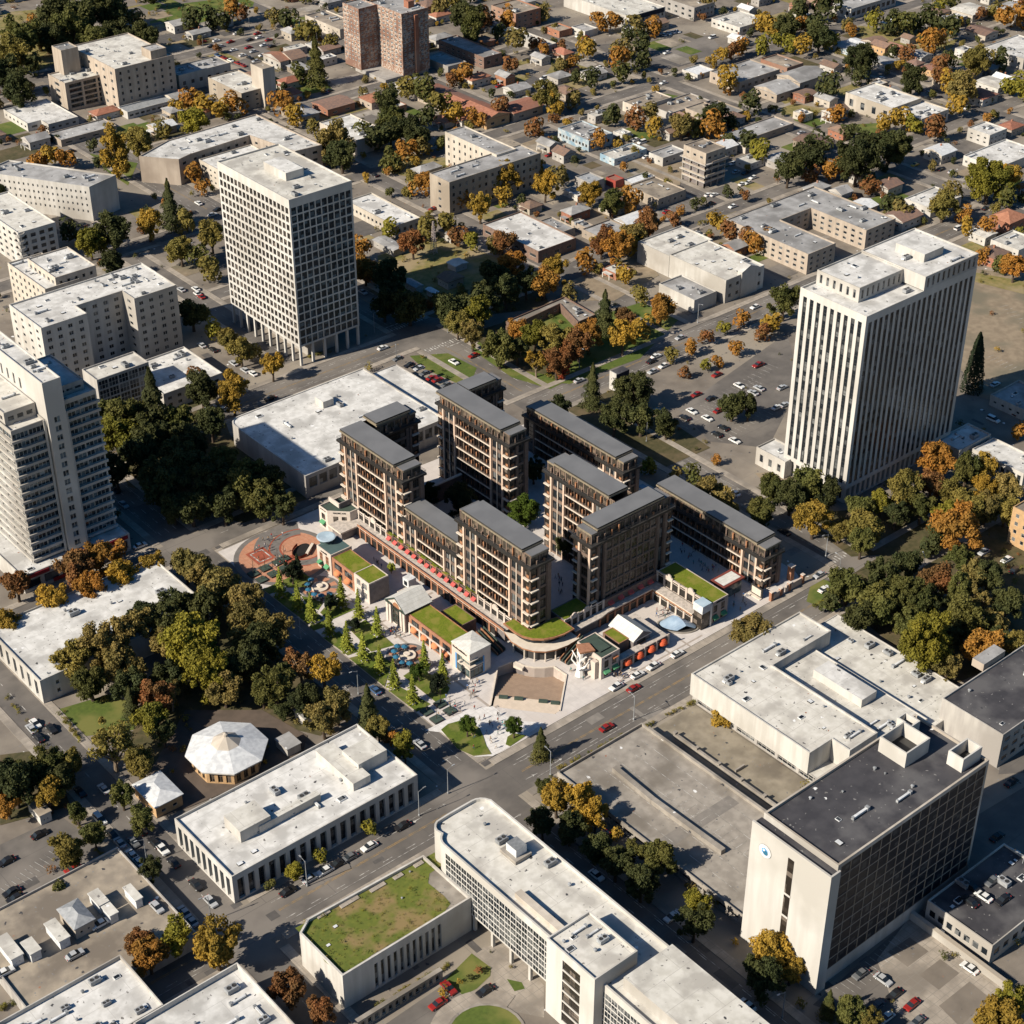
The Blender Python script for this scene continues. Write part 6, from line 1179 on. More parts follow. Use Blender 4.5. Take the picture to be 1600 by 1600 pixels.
far('school_wing', 'lower cream wing joined to the right of the long cream hall', (1440, 186), (1398, 172), (1482, 170), 6.5, 'cream_wall', 'white_roof', (5, 1, .35, .6), (7, 1, .4, .7), 6, 'the lower cream wing')
far('white_house', 'small two-storey white house with flat roof beside a parking lot, far right', (1547, 211), (1513, 199), (1575, 201), 6.5, 'white_wall', 'white_roof', (3, 2, .35, .4), (4, 2, .35, .4), 2, 'the small white house')
far('store', 'white flat-roofed store at the right edge behind olive trees', (1560, 262), (1500, 245), (1640, 240), 5., 'white_wall', 'white_roof', (7, 1, .5, .4), None, 5, 'the right edge store')
far('corner_shop', 'white corner shop with a walled roof yard, right of the U-shaped grey block', (1455, 326), (1428, 304), (1502, 306), 5., 'white_wall', 'white_roof', (2, 1, .3, .4), (3, 1, .4, .4), 3, 'the walled corner shop')
far('store', 'large white-roofed store at the right edge, upper part', (1600, 92), (1532, 74), (1660, 74), 6., 'white_wall', 'white_roof', (6, 1, .4, .4), None, 6, 'the upper right store')
PX('u_shaped_block', 'grey-roofed U-shaped apartment block round a dark court', 'apartment building', [(1139, 343), (1268, 290), (1400, 340), (1354, 361), (1268, 324), (1224, 342), (1302, 381), (1262, 398)], 9.5, 'tan_wall', 'grey_roof', {'L': dict(pitch=4.2, r=3, wf=.45, hf=.5), 'R': dict(pitch=4.2, r=3, wf=.4, hf=.5)}, units=20, land='the U-shaped grey block')
wc = BX('theatre', 'large white blank-walled theatre with stepped roof', 'theatre', (1046, 400), (1000, 376), (1112, 373), base=(1046, 433), wall='white_wall', roof='cream_roof', wl=None, wr=None, units=5, land='the white theatre')
q, _ = corners((1128, 441), (1047, 402), (1188, 411), h=10.5); block(wc[0], rect(wc[1][0][0]+.1, q[0][1], q[1][0], wc[1][0][1]-.1), 0, 10.5, 'white_wall', 'cream_roof', {0: wspec((5, 2, .4, .4))}, .5, units=7, wallname='front_wall', roofname='front_roof')
qq = q; m = MB(); cx = q[1][0]-9; m.prism([(cx-5, q[0][1]-.5), (cx+5, q[0][1]-.5), (cx+5, q[0][1]+2), (cx-5, q[0][1]+2)], 0, 11.4, 'white_wall'); m.face([(cx-5, q[0][1]-.5, 11.4), (cx+5, q[0][1]-.5, 11.4), (cx, q[0][1]-.5, 13.4)], 'white_wall'); m.face([(cx-5, q[0][1]-.5, 11.4), (cx, q[0][1]-.5, 13.4), (cx, q[0][1]+4, 13.4), (cx-5, q[0][1]+4, 11.4)], 'white_roof'); m.face([(cx+5, q[0][1]-.5, 11.4), (cx+5, q[0][1]+4, 11.4), (cx, q[0][1]+4, 13.4), (cx, q[0][1]-.5, 13.4)], 'white_roof'); m.build('portico', wc[0])
far('theatre_annex', 'white annex with grey roof in front of the white theatre', (1085, 469), (1029, 443), (1121, 455), 6., 'white_wall', 'grey_roof', None, None, 4)
far('mural_store', 'flat-roofed store with blue painted walls in the middle distance', (920, 220), (865, 202), (961, 209), 6., 'blue_wall', 'grey_roof', (9, 1, .6, .4), (3, 1, .4, .4), 8, 'the blue painted store')
far('mural_shed', 'low blue and white painted shed behind a fence', (960, 249), (942, 238), (1006, 230), 3.5, 'blue_wall', 'cream_roof', (2, 1, .3, .4), (4, 1, .3, .4), 3)
far('ruined_shops', 'half-ruined beige shops with rubble on their roofs', (998, 168), (977, 157), (1046, 150), 5., 'cream_wall', 'tan_roof', (2, 1, .3, .4), (3, 1, .3, .4), 5, 'the half-ruined shops')
far('ruined_shops', 'roofless brown-floored part of the half-ruined shops with dark side wall', (1047, 177), (1015, 165), (1106, 155), 3.5, 'grey_wall', 'tan_roof', None, None, 6)
sb = thing('unfinished_block', 'unfinished stacked concrete block with open floors and pale top box', 'building', P(1098, 302)+(0,), None, 'the unfinished block', [P(1100, 302), P(1070, 285), P(1126, 290)])
q, _ = corners((1100, 295), (1070, 278), (1128, 282), h=0.)
for k in range(4):
    e = .9 if k % 2 else 0.; z = k*3.0; m = MB(); m.box(q[0][0]-e, q[0][1]-e, z+2.55, q[2][0]+e, q[2][1]+e, z+3.0, 'grey_wall'); m.box(q[0][0]-e+1.5*k, q[0][1]-e, z+3.0, q[2][0]+e-2*(k%3), q[0][1]-e+.2, z+3.8, 'tan_wall'); m.box(q[0][0]-e, q[0][1]-e+.2, z+3.0, q[0][0]-e+.2, q[2][1]+e-1.5*(k%2), z+3.7, 'tan_wall'); m.build('floor_slab', sb)
    m = MB(); m.box(q[0][0]+1.2, q[0][1]+1.2, z, q[2][0]-.6, q[2][1]-.6, z+2.54, 'stone_grey'); m.build('storey_wall', sb)
    for j in range(4):
        for a, b in ((q[0][0]+.2+(q[2][0]-q[0][0]-.6)*j/3, q[0][1]+.2), (q[0][0]+.2, q[0][1]+.2+(q[2][1]-q[0][1]-.6)*j/3)):
            if j == 0 and b > q[0][1]+.3: continue
            m = MB(); m.box(a, b, z+.01, a+.5, b+.5, z+2.54, 'concrete'); m.build('column', sb)
block(sb, rect(q[0][0]+.5, q[0][1]+.5, q[2][0], q[2][1]), 12.05, 17.2, 'tan_wall', 'tan_roof', {3: wspec((3, 1, .4, .4)), 0: wspec((3, 1, .5, .4))}, .5, units=4, wallname='top_wall', roofname='top_roof')
far('podium_block', 'wide tan flat-roofed block in front of the unfinished block', (1029, 311), (981, 290), (1068, 294), 5., 'tan_wall', 'tan_roof', (3, 1, .2, .4), (4, 1, .3, .4), 3, 'the tan flat block')
far('glass_shed', 'grey shed with sloping glass roof behind an orange tree', (922, 286), (903, 274), (942, 277), 6., 'grey_wall', 'metal_grey', None, (2, 1, .4, .4), 1)
far('red_box', 'small bright red box hut beside the tan flat block', (962, 283), (951, 275), (972, 277), 4., 'red_paint', 'red_roof', None, None, 0, None, 'hut')
far('market_canopy', 'white corrugated canopy between the red hut and the tan flat block', (988, 287), (974, 280), (1019, 272), 3., 'grey_wall', 'metal_white', None, None, 0, None, 'canopy')
far('white_shop', 'narrow white shop with a red rooftop box', (1036, 247), (1023, 235), (1070, 234), 4.5, 'white_wall', 'grey_roof', (2, 1, .3, .4), (3, 1, .3, .4), 2, 'the red-boxed shop')
for i, a in enumerate([((1116, 186), (1064, 170), (1146, 176), 'tan_roof', 'left end of the grey-roofed row behind green trees'), ((1140, 180), (1098, 164), (1161, 171), 'grey_roof', 'middle of the grey-roofed row behind green trees'), ((1160, 220), (1130, 208), (1240, 192), 'grey_roof', 'longest of the grey-roofed row'), ((880, 362), (842, 345), (896, 354), 'grey_roof', 'behind the dark-walled store'), ((916, 356), (890, 346), (925, 350), 'grey_roof', 'between two other grey sheds near the dark-walled store'), ((940, 372), (908, 358), (976, 352), 'grey_roof', 'nearest of the sheds right of the dark-walled store')]): far('grey_shed', 'low grey flat-roofed shed, %s' % a[4], a[0], a[1], a[2], 3.8, 'tan_wall', a[3], (3, 1, .3, .4), (4, 1, .3, .4), 3, None, 'shed')
far('old_store', 'narrow store with red painted corner near the street, top middle', (852, 72), (790, 44), (867, 66), 5., 'white_wall', 'cream_roof', (5, 1, .3, .4), (2, 1, .4, .5), 3, 'the red-cornered store')
far('brick_shop', 'small red brick shop beside the street, top middle', (874, 49), (855, 40), (888, 41), 4., 'brick_wall', 'tan_roof', (2, 1, .3, .4), None, 1)
far('white_garage', 'small white garage next to the red brick shop', (914, 49), (898, 40), (930, 42), 4., 'white_wall', 'grey_roof', (2, 1, .4, .5), None, 1)
far('long_store', 'pale multi-window block at the top edge behind the street', (806, 22), (775, 6), (840, 10), 10., 'brick_wall', 'tan_roof', (5, 3, .4, .4), (4, 3, .4, .4), 3)
far('kiosk', 'white striped canopy kiosk at the edge of the empty lot', (1090, 117), (1070, 107), (1112, 107), 3., 'white_wall', 'metal_white', (2, 1, .5, .4), None, 0, None, 'kiosk')
HOUSE('dark hip-roofed house left of the long low warehouse, near tall conifer', (470, 184), (450, 166), (495, 174), 4., 'tan_wall', 'grey_roof', 'hip', 1.8, 'the dark hip-roofed house')
HOUSE('low brown-roofed shop with red front, below the brick tower on the left', (512, 172), (490, 160), (554, 160), 4., 'brick_wall', 'brown_roof', 'x', 1.)
HOUSE('white house with red gables at the edge of the crowded car park', (438, 97), (418, 83), (448, 92), 5., 'white_wall', 'red_roof', 'x', 2.2)
HOUSE('white house with dark red gable beside the crowded car park, second one', (456, 94), (442, 82), (474, 86), 5., 'cream_wall', 'brown_roof', 'x', 2.2)
HOUSE('low flat-roofed hut with wide eaves in front of the two white gabled houses', (468, 112), (448, 103), (484, 105), 3.2, 'tan_wall', 'grey_roof', 'hip', .6)
HOUSE('brown-roofed cottage under trees in the middle distance', (884, 148), (868, 138), (900, 140), 3.6, 'tan_wall', 'brown_roof', 'hip', 1.6)
HOUSE('white cottage with grey roof beside the street, middle distance', (925, 120), (910, 112), (946, 112), 3.4, 'white_wall', 'grey_roof', 'x', 1.2)
HOUSE('small white cottage with parked vans, middle distance', (872, 124), (856, 117), (892, 117), 3.2, 'white_wall', 'grey_roof', 'hip', 1.)
for lab, N, L, Rt, h, wl, rf, kd, rise in [
    ('salmon house with arched front and brown roof, left of a row of three', (1368, 70), (1350, 62), (1384, 63), 4., 'cream_wall', 'brown_roof', 'x', 1.4), ('round-fronted salmon house in the middle of a row of three', (1383, 76), (1369, 66), (1394, 70), 4.5, 'ochre_wall', 'brown_roof', 'y', 1.8), ('white house with bright red roof at the right of a row of three', (1408, 80), (1391, 70), (1418, 74), 4.4, 'white_wall', 'red_roof', 'y', 1.6),
    ('white cottage with grey pitched roof beside orange trees, right of the red roof', (1440, 91), (1420, 82), (1452, 84), 3.6, 'white_wall', 'grey_roof', 'y', 1.2), ('open-fronted white shop with tables beside the big round tree', (1385, 102), (1366, 93), (1402, 95), 3.4, 'white_wall', 'grey_roof', 'y', .6), ('grey gabled house with mossy roof next to the red brick store', (1214, 148), (1198, 130), (1240, 134), 4.5, 'tan_wall', 'grey_roof', 'x', 2.),
    ('larger grey gabled house behind the mossy-roofed house', (1250, 130), (1232, 112), (1286, 114), 5.5, 'tan_wall', 'grey_roof', 'x', 2.2), ('small brick house with flat brown roof near the dry yard', (1258, 152), (1244, 144), (1273, 144), 3.6, 'brick_wall', 'brown_roof', 'x', .8), ('hip-roofed brick house with trees in front of it, right part', (1318, 210), (1292, 202), (1328, 203), 4., 'brick_wall', 'brown_roof', 'hip', 2.), ('low long house with brown roof under dark trees', (1276, 232), (1240, 218), (1292, 218), 3.6, 'tan_wall', 'brown_roof', 'y', 1.),
    ('grey-roofed shed behind dark trees, right middle', (1232, 262), (1200, 246), (1252, 250), 3.6, 'grey_wall', 'grey_roof', 'y', .8), ('brick hip-roofed villa at the right edge', (1578, 350), (1553, 336), (1605, 338), 5.5, 'brick_wall', 'red_roof', 'hip', 2.6), ('small red-roofed house with broken roof beside a yellow tree', (1536, 156), (1518, 142), (1556, 146), 4.2, 'white_wall', 'red_roof', 'hip', 2.2), ('white flat house behind the broken-roofed house', (1560, 138), (1528, 126), (1580, 130), 4., 'white_wall', 'cream_roof', 'y', .5),
    ('red-roofed bungalow beside dark trees near the corner', (1462, 112), (1442, 104), (1476, 106), 3.6, 'ochre_wall', 'red_roof', 'hip', 1.4), ('white two-storey villa at the top right corner', (1590, 20), (1562, 8), (1612, 12), 7., 'white_wall', 'grey_roof', 'hip', 1.5), ('pale shop with a shaded veranda near the top right corner', (1520, 24), (1492, 12), (1548, 14), 4.4, 'cream_wall', 'cream_roof', 'y', .8), ('white bungalow among trees near the top right', (1480, 38), (1466, 30), (1500, 30), 4., 'white_wall', 'grey_roof', 'y', 1.),
    ('long brown-roofed house on the slope at the top right', (1540, 56), (1508, 46), (1556, 48), 3.8, 'cream_wall', 'brown_roof', 'y', 1.2), ('tan house at the top edge above the arcade', (1280, 2), (1262, -6), (1306, -8), 5., 'brick_wall', 'red_roof', 'x', 1.5), ('white-roofed shed near the top edge between trees', (1398, 42), (1375, 36), (1420, 32), 3.5, 'white_wall', 'metal_white', 'y', .8), ('shed with blue-grey roof beside the row of three houses', (1325, 78), (1303, 70), (1342, 70), 3.2, 'blue_wall', 'metal_grey', 'y', .8),
    ('low white shed next to the blue-grey shed', (1346, 72), (1324, 64), (1356, 66), 3.2, 'white_wall', 'metal_white', 'y', .6), ('small dark house in the shaded grove beside the white grid tower', (700, 442), (682, 434), (718, 430), 3.4, 'cream_wall', 'brown_roof', 'y', 1.4), ('small blue-roofed hut in the shaded grove', (650, 450), (634, 440), (656, 444), 3., 'white_wall', 'metal_grey', 'y', 1.), ('tiny white shack in the shaded grove', (680, 460), (668, 452), (684, 456), 2.6, 'white_wall', 'metal_white', 'y', .5),
    ('caravan-like white cabin on the sunny dry grass of the grove', (712, 417), (706, 408), (732, 412), 2.8, 'white_wall', 'cream_roof', 'y', .5), ('grey bunker-like shed below the lattice mast', (615, 392), (575, 378), (632, 386), 3., 'grey_wall', 'grey_roof', 'y', .4), ('white garage with flat roof near the right edge above the red villa', (1540, 372), (1520, 360), (1556, 364), 4., 'white_wall', 'cream_roof', 'y', .4)]:
    HOUSE(lab, N, L, Rt, h, wl, rf, kd, rise)
far('shop_flats', 'white shop flats with red trim at the right edge', (1592, 391), (1553, 372), (1625, 375), 6.5, 'white_wall', 'cream_roof', (5, 2, .4, .4), None, 3)
far('blue_shed', 'long shadowed flat shed with a blue-lit roof right of the striped tower', (1600, 640), (1556, 612), (1640, 615), 4.5, 'grey_wall', 'grey_roof', (4, 1, .4, .4), None, 4)
far('brick_house', 'tan brick house cut by the right edge, below orange trees', (1640, 820), (1584, 791), (1690, 792), 14., 'ochre_wall', 'tan_roof', (4, 4, .4, .5), (3, 4, .4, .5), 1, 'the tan brick house')
us = PX('garden_pavilion', 'brown walled pavilion with flat roof bent round a garden lawn', 'pavilion', [(790, 502), (882, 463), (931, 491), (903, 503), (875, 474), (806, 506)], 4., 'brown_wall', 'concrete', {'R': dict(pitch=4, r=1, wf=.4, hf=.5)}, units=4, ortho=False, land='the bent garden pavilion')
bb = thing('billboard_box', 'tall dark box with a scribbled white front beside the avenue', 'billboard', P(965, 612)+(0,), None, 'the scribbled box', [P(963, 613), P(984, 605)])
hb = hgt((963, 614), (963, 586)); bq, _ = corners((963, 586), (953.5, 580), (984, 577.5), h=hb); m = MB(); m.box(bq[0][0]+.35, bq[0][1], 0, bq[1][0], bq[2][1], hb, 'navy_band', 'dark_roof'); m.build('body', bb); m = MB(); m.box(bq[0][0], bq[0][1], .4, bq[0][0]+.34, bq[2][1], hb+.3, 'white_wall'); m.build('front_panel', bb)
m = MB()
for y, z in ((.3, .7), (.42, .72), (.35, .55), (.3, .5), (.62, .62), (.6, .35), (.25, .28), (.66, .25), (.3, .42)): m.box(bq[0][0]-.03, bq[0][1]+(bq[2][1]-bq[0][1])*y, hb*z, bq[0][0]-.005, bq[0][1]+(bq[2][1]-bq[0][1])*(y+.09), hb*(z+.06), 'navy_band')
m.build('scribble', bb)
ms = thing('lattice_mast', 'thin red-and-white lattice mast standing among orange trees', 'mast', P(678, 396)+(0,), None, 'the lattice mast', [P(678, 396)])
mx, my = P(678, 396); hm_ = hgt((678, 396), (679, 346)); 
for a, b in ((-1, -1), (1, -1), (1, 1), (-1, 1)): m = MB(); m.tube((mx+a*1.1, my+b*1.1, 0), (mx+a*.25, my+b*.25, hm_), .1, .07, 'mesh_metal', 5); m.build('leg', ms)
m = MB()
for k in range(12):
    z0, z1 = hm_*k/12, hm_*(k+1)/12; w0, w1 = 1.1-.85*k/12, 1.1-.85*(k+1)/12
    for (a, b), (c, d) in (((-1, -1), (1, -1)), ((1, -1), (1, 1)), ((1, 1), (-1, 1)), ((-1, 1), (-1, -1))): m.tube((mx+a*w0, my+b*w0, z0), (mx+c*w1, my+d*w1, z1), .05, .05, 'mesh_metal', 4); m.tube((mx+a*w1, my+b*w1, z1), (mx+c*w1, my+d*w1, z1), .05, .05, 'mesh_metal', 4)
m.build('bracing', ms)

# ------------------------------------------------------------------ small houses that fill the far blocks
def busy(x, y, r):
    for c0, c1, a0, a1 in ((268, 281.6, 20, 640), (490.5, 503.5, 229, 366), (418, 432, 366, 650), (500, 509, 383, 900), (641, 650, 229, 1300), (735, 744, 383, 1300), (845, 854, 330, 1300), (577, 585, 229, 366), (580, 588, 660, 1200)):
        if c0-3-r < y < c1+3+r and a0-3 < x < a1+3: return True
    for c0, c1, a0, a1 in ((217.5, 229, 40, 640), (366, 383, 432, 900), (378, 389.5, 60, 418), (451, 461, 432, 900), (650, 660, 240, 1200), (748, 757, 240, 1200), (555, 563, 509, 1000), (318, 327, 512, 700), (840, 848, 480, 1200)):
        if c0-3-r < x < c1+3+r and a0-3 < y < a1+3: return True
    for _, f in LAND:
        if len(f) > 2:
            xs = [p[0] for p in f]; ys = [p[1] for p in f]
            if min(xs)-r-1 < x < max(xs)+r+1 and min(ys)-r-1 < y < max(ys)+r+1: return True
    return False
HOUSES = [o for o in bpy.data.objects if o.get('category') == 'house']
SPOT = [(o.location[0], o.location[1], 5.) for o in bpy.data.objects if o.parent is None and o.get('category') and o.type == 'EMPTY']
EMPTYZ = [[P(*k) for k in q] for q in (((930, 70), (1110, 55), (1130, 80), (1000, 125)), ((310, 50), (430, 50), (480, 110), (420, 125), (320, 100)), ((235, 0), (400, -6), (395, 20), (300, 48), (230, 45)), ((1490, 400), (1600, 430), (1600, 640), (1530, 640)), ((560, 380), (860, 400), (880, 520), (560, 520)), ((1050, 300), (1170, 260), (1180, 300), (1060, 350)), ((700, 500), (1060, 440), (1010, 600), (720, 600)), ((1000, 480), (1250, 480), (1250, 720), (1050, 720)), ((0, 0), (260, 0), (260, 130), (0, 140)), ((540, 180), (680, 190), (680, 270), (560, 280)), ((1200, 200), (1400, 210), (1400, 270), (1200, 280)))]
FH = []
tries = 0
while len(FH) < 150 and tries < 12000:
    tries += 1; a, b = R.uniform(-20, 1620), R.uniform(-40, 430); x, y = P(a, b); w, d = R.uniform(6, 14), R.uniform(6, 11)
    if a < 640 and b > 230: continue
    if busy(x, y, 6.) or any(inside((x, y), z) for z in EMPTYZ) or any(abs(x-p[0]) < p[2]+w/2+1 and abs(y-p[1]) < p[2]+d/2+1 for p in SPOT): continue
    SPOT.append((x, y, max(w, d)/2)); FH.append((x, y, w, d, a, b))
FHW = {'white_wall': 'white', 'cream_wall': 'cream', 'tan_wall': 'tan', 'brick_wall': 'brick', 'grey_wall': 'grey'}; FAUTO = []
for x, y, w, d, a, b in FH:
    wl = R.choice(['white_wall', 'white_wall', 'cream_wall', 'tan_wall', 'brick_wall', 'grey_wall']); rf, rn = R.choice([('white_roof', 'flat white'), ('cream_roof', 'flat pale'), ('grey_roof', 'grey hipped'), ('grey_roof', 'grey gabled'), ('brown_roof', 'brown hipped'), ('red_roof', 'red hipped'), ('brown_roof', 'brown gabled'), ('metal_white', 'white gabled')]); h = R.uniform(3., 4.6); q = rect(x-w/2, y-d/2, x+w/2, y+d/2)
    r = bpy.data.objects.new('house', None); COL.objects.link(r); r.location = (x, y, 0); r['category'] = 'house'; r['group'] = 'small houses of the far blocks'
    if 'flat' in rn: block(r, q, 0, h, wl, rf, {3: wspec((2, 1, .35, .45)), 0: wspec((3, 1, .35, .45))}, .35, units=2)
    else:
        mb = MB(); wq = []
        for i in range(4): facade(mb, q[i], q[(i+1) % 4], 0, h, wspec((2, 1, .35, .45)) if i == 3 else wspec((3, 1, .35, .45)) if i == 0 else None, wl, wq)
        mb.build('wall', r); place_windows(wq, r)
        if 'hipped' in rn: hip(r, q, h+.26, R.uniform(1.2, 2.2), rf)
        else: gable(r, q[0][0], q[0][1], q[2][0], q[2][1], h+.26, R.uniform(1.2, 2.), rf, 'x' if w > d else 'y', flat=wl)
        if R.random() < .5: mb = MB(); mb.box(x+1, y+.6, h, x+1.7, y+1.3, h+2.6, 'brick_wall'); mb.build('chimney', [c for c in r.children if c.name.startswith('roof')][0])
    if R.random() < .6:                          # porch or lean-to
        mb = MB(); mb.box(x-w/2-2.2, y-d/4, 2.3, x-w/2-.05, y+d/4, 2.5, rf); [mb.box(x-w/2-2.1, y+s*d/4-.1*(s+1), 0, x-w/2-1.9, y+s*d/4+.1*(1-s)+.1, 2.29, 'frame_white') for s in (-1, 1)]; mb.build('porch', r)
    FAUTO.append((r, '%s %s house with %s roof' % ('small' if w*d < 75 else 'broad', FHW[wl], rn), a, b))
# fenced yards, drives and bare plots in the far blocks
yd = {}
tries = 0; ny = 0
while ny < 330 and tries < 5000:
    tries += 1; a, b = R.uniform(-40, 1640), R.uniform(-60, 440); x, y = P(a, b); w, d = R.uniform(6, 22), R.uniform(6, 20)
    if (a < 640 and b > 230 and R.random() < .7) or busy(x, y, max(w, d)/2-3): continue
    ny += 1; k = R.choice(['dry_grass', 'dry_grass', 'grass', 'leaf_litter', 'leaf_litter', 'dirt', 'concrete', 'asphalt', 'repair_dark', 'tan_roof']); yd.setdefault(k, MB()).face([(p, q, .03037+ny*.0002) for p, q in rect(x-w/2, y-d/2, x+w/2, y+d/2)], k)
for k, mb in yd.items(): struct(mb, {'dry_grass': 'dry_plots', 'grass': 'grass_plots', 'leaf_litter': 'leafy_plots', 'dirt': 'bare_plots', 'concrete': 'concrete_drives', 'asphalt': 'tar_drives', 'repair_dark': 'dark_drives', 'tan_roof': 'tan_drives'}[k])
# garden walls and fences, each a thing of its own
for i in range(46):
    x, y, w, d, a, b = FH[i*2 % len(FH)]; L = R.uniform(9, 20); ax = R.random() < .5; o = MB(); m_ = R.choice(['white_wall', 'tan_wall', 'grey_wall', 'brown_wall']); s = R.choice([-1, 1])
    if ax: o.box(x-L/2, y+s*(d/2+3.5), 0, x+L/2, y+s*(d/2+3.5)+.25, 1.5, m_)
    else: o.box(x+s*(w/2+4), y-L/2, 0, x+s*(w/2+4)+.25, y+L/2, 1.5, m_)
    ob = o.build('garden_wall'); ob['category'] = 'garden wall'; ob['group'] = 'garden walls of the far blocks'; FAUTO.append((ob, 'low %s garden wall' % {'white_wall': 'white', 'tan_wall': 'tan', 'grey_wall': 'grey', 'brown_wall': 'brown'}[m_], a, b+3+s, (x, y)))
# ------------------------------------------------------------------ trees
def leafmat(name, c1, c2, mixs=.45):
    m = bpy.data.materials.new(name); m.use_nodes = True; MATS[name] = m; n = m.node_tree.nodes; l = m.node_tree.links; b = n['Principled BSDF']
    b.inputs['Roughness'].default_value = .75; b.inputs['Specular IOR Level'].default_value = .2
    tc = n.new('ShaderNodeTexCoord'); oi = n.new('ShaderNodeObjectInfo'); ad = n.new('ShaderNodeVectorMath'); ad.operation = 'ADD'; l.new(tc.outputs['Object'], ad.inputs[0]); l.new(oi.outputs['Location'], ad.inputs[1])
    t = n.new('ShaderNodeTexNoise'); t.inputs['Scale'].default_value = mixs; t.inputs['Detail'].default_value = 5; l.new(ad.outputs[0], t.inputs['Vector'])
    r = n.new('ShaderNodeMapRange'); r.inputs[1].default_value = .36; r.inputs[2].default_value = .64; l.new(t.outputs['Fac'], r.inputs[0])
    x = n.new('ShaderNodeMix'); x.data_type = 'RGBA'; x.inputs[6].default_value = c1+(1,); x.inputs[7].default_value = c2+(1,); l.new(r.outputs[0], x.inputs[0])
    hs = n.new('ShaderNodeHueSaturation'); l.new(x.outputs[2], hs.inputs['Color']); l.new(ramp2(n, l, oi.outputs['Random'], .78, 1.22), hs.inputs['Value'])
    l.new(hs.outputs[0], b.inputs['Base Color'])
    tr = n.new('ShaderNodeBsdfTranslucent'); l.new(hs.outputs[0], tr.inputs[0]); ms = n.new('ShaderNodeMixShader'); ms.inputs[0].default_value = .22
    l.new(b.outputs[0], ms.inputs[1]); l.new(tr.outputs[0], ms.inputs[2]); l.new(ms.outputs[0], n['Material Output'].inputs[0])
LC = {'d': ('dark green', (.040, .050, .017), (.078, .080, .024)), 'g': ('green', (.072, .082, .022), (.13, .12, .03)), 'o': ('olive', (.15, .13, .032), (.22, .17, .04)),
      'y': ('yellow-green', (.235, .20, .024), (.15, .145, .022)), 'G': ('golden', (.38, .225, .03), (.25, .17, .03)), 'O': ('orange', (.38, .165, .03), (.27, .145, .03)),
      'R': ('rust-coloured', (.25, .10, .035), (.17, .095, .035)), 'b': ('brown-tinged', (.225, .165, .05), (.14, .12, .036)), 'r': ('red', (.34, .05, .02), (.22, .05, .02)),
      'l': ('lime green', (.34, .36, .05), (.22, .26, .04)), 'k': ('blackish green', (.016, .024, .012), (.024, .034, .014)), 'e': ('fresh green', (.07, .105, .012), (.045, .075, .010))}
for k, (w_, a, b) in LC.items(): leafmat('leaf_'+k, a, b)
mat('bark', (.085, .06, .042), (.06, .044, .032), sc=1.5); mat('pale_bark', (.22, .17, .12), (.15, .115, .08), sc=1.5)
def leaf(mb_v, mb_f, p, nrm, s, rr):
    a = nrm.orthogonal().normalized(); b = nrm.cross(a); t = rr.uniform(0, 6.28); u = a*math.cos(t)+b*math.sin(t); v = nrm.cross(u); k = len(mb_v)
    s1 = s*rr.uniform(.7, 1.25); s2 = s*rr.uniform(.45, .8)
    for c in (-u*s1, v*s2+nrm*s*.15, u*s1, -v*s2+nrm*s*.15): mb_v.append(tuple(p+c))
    mb_f.append((k, k+1, k+2, k+3))
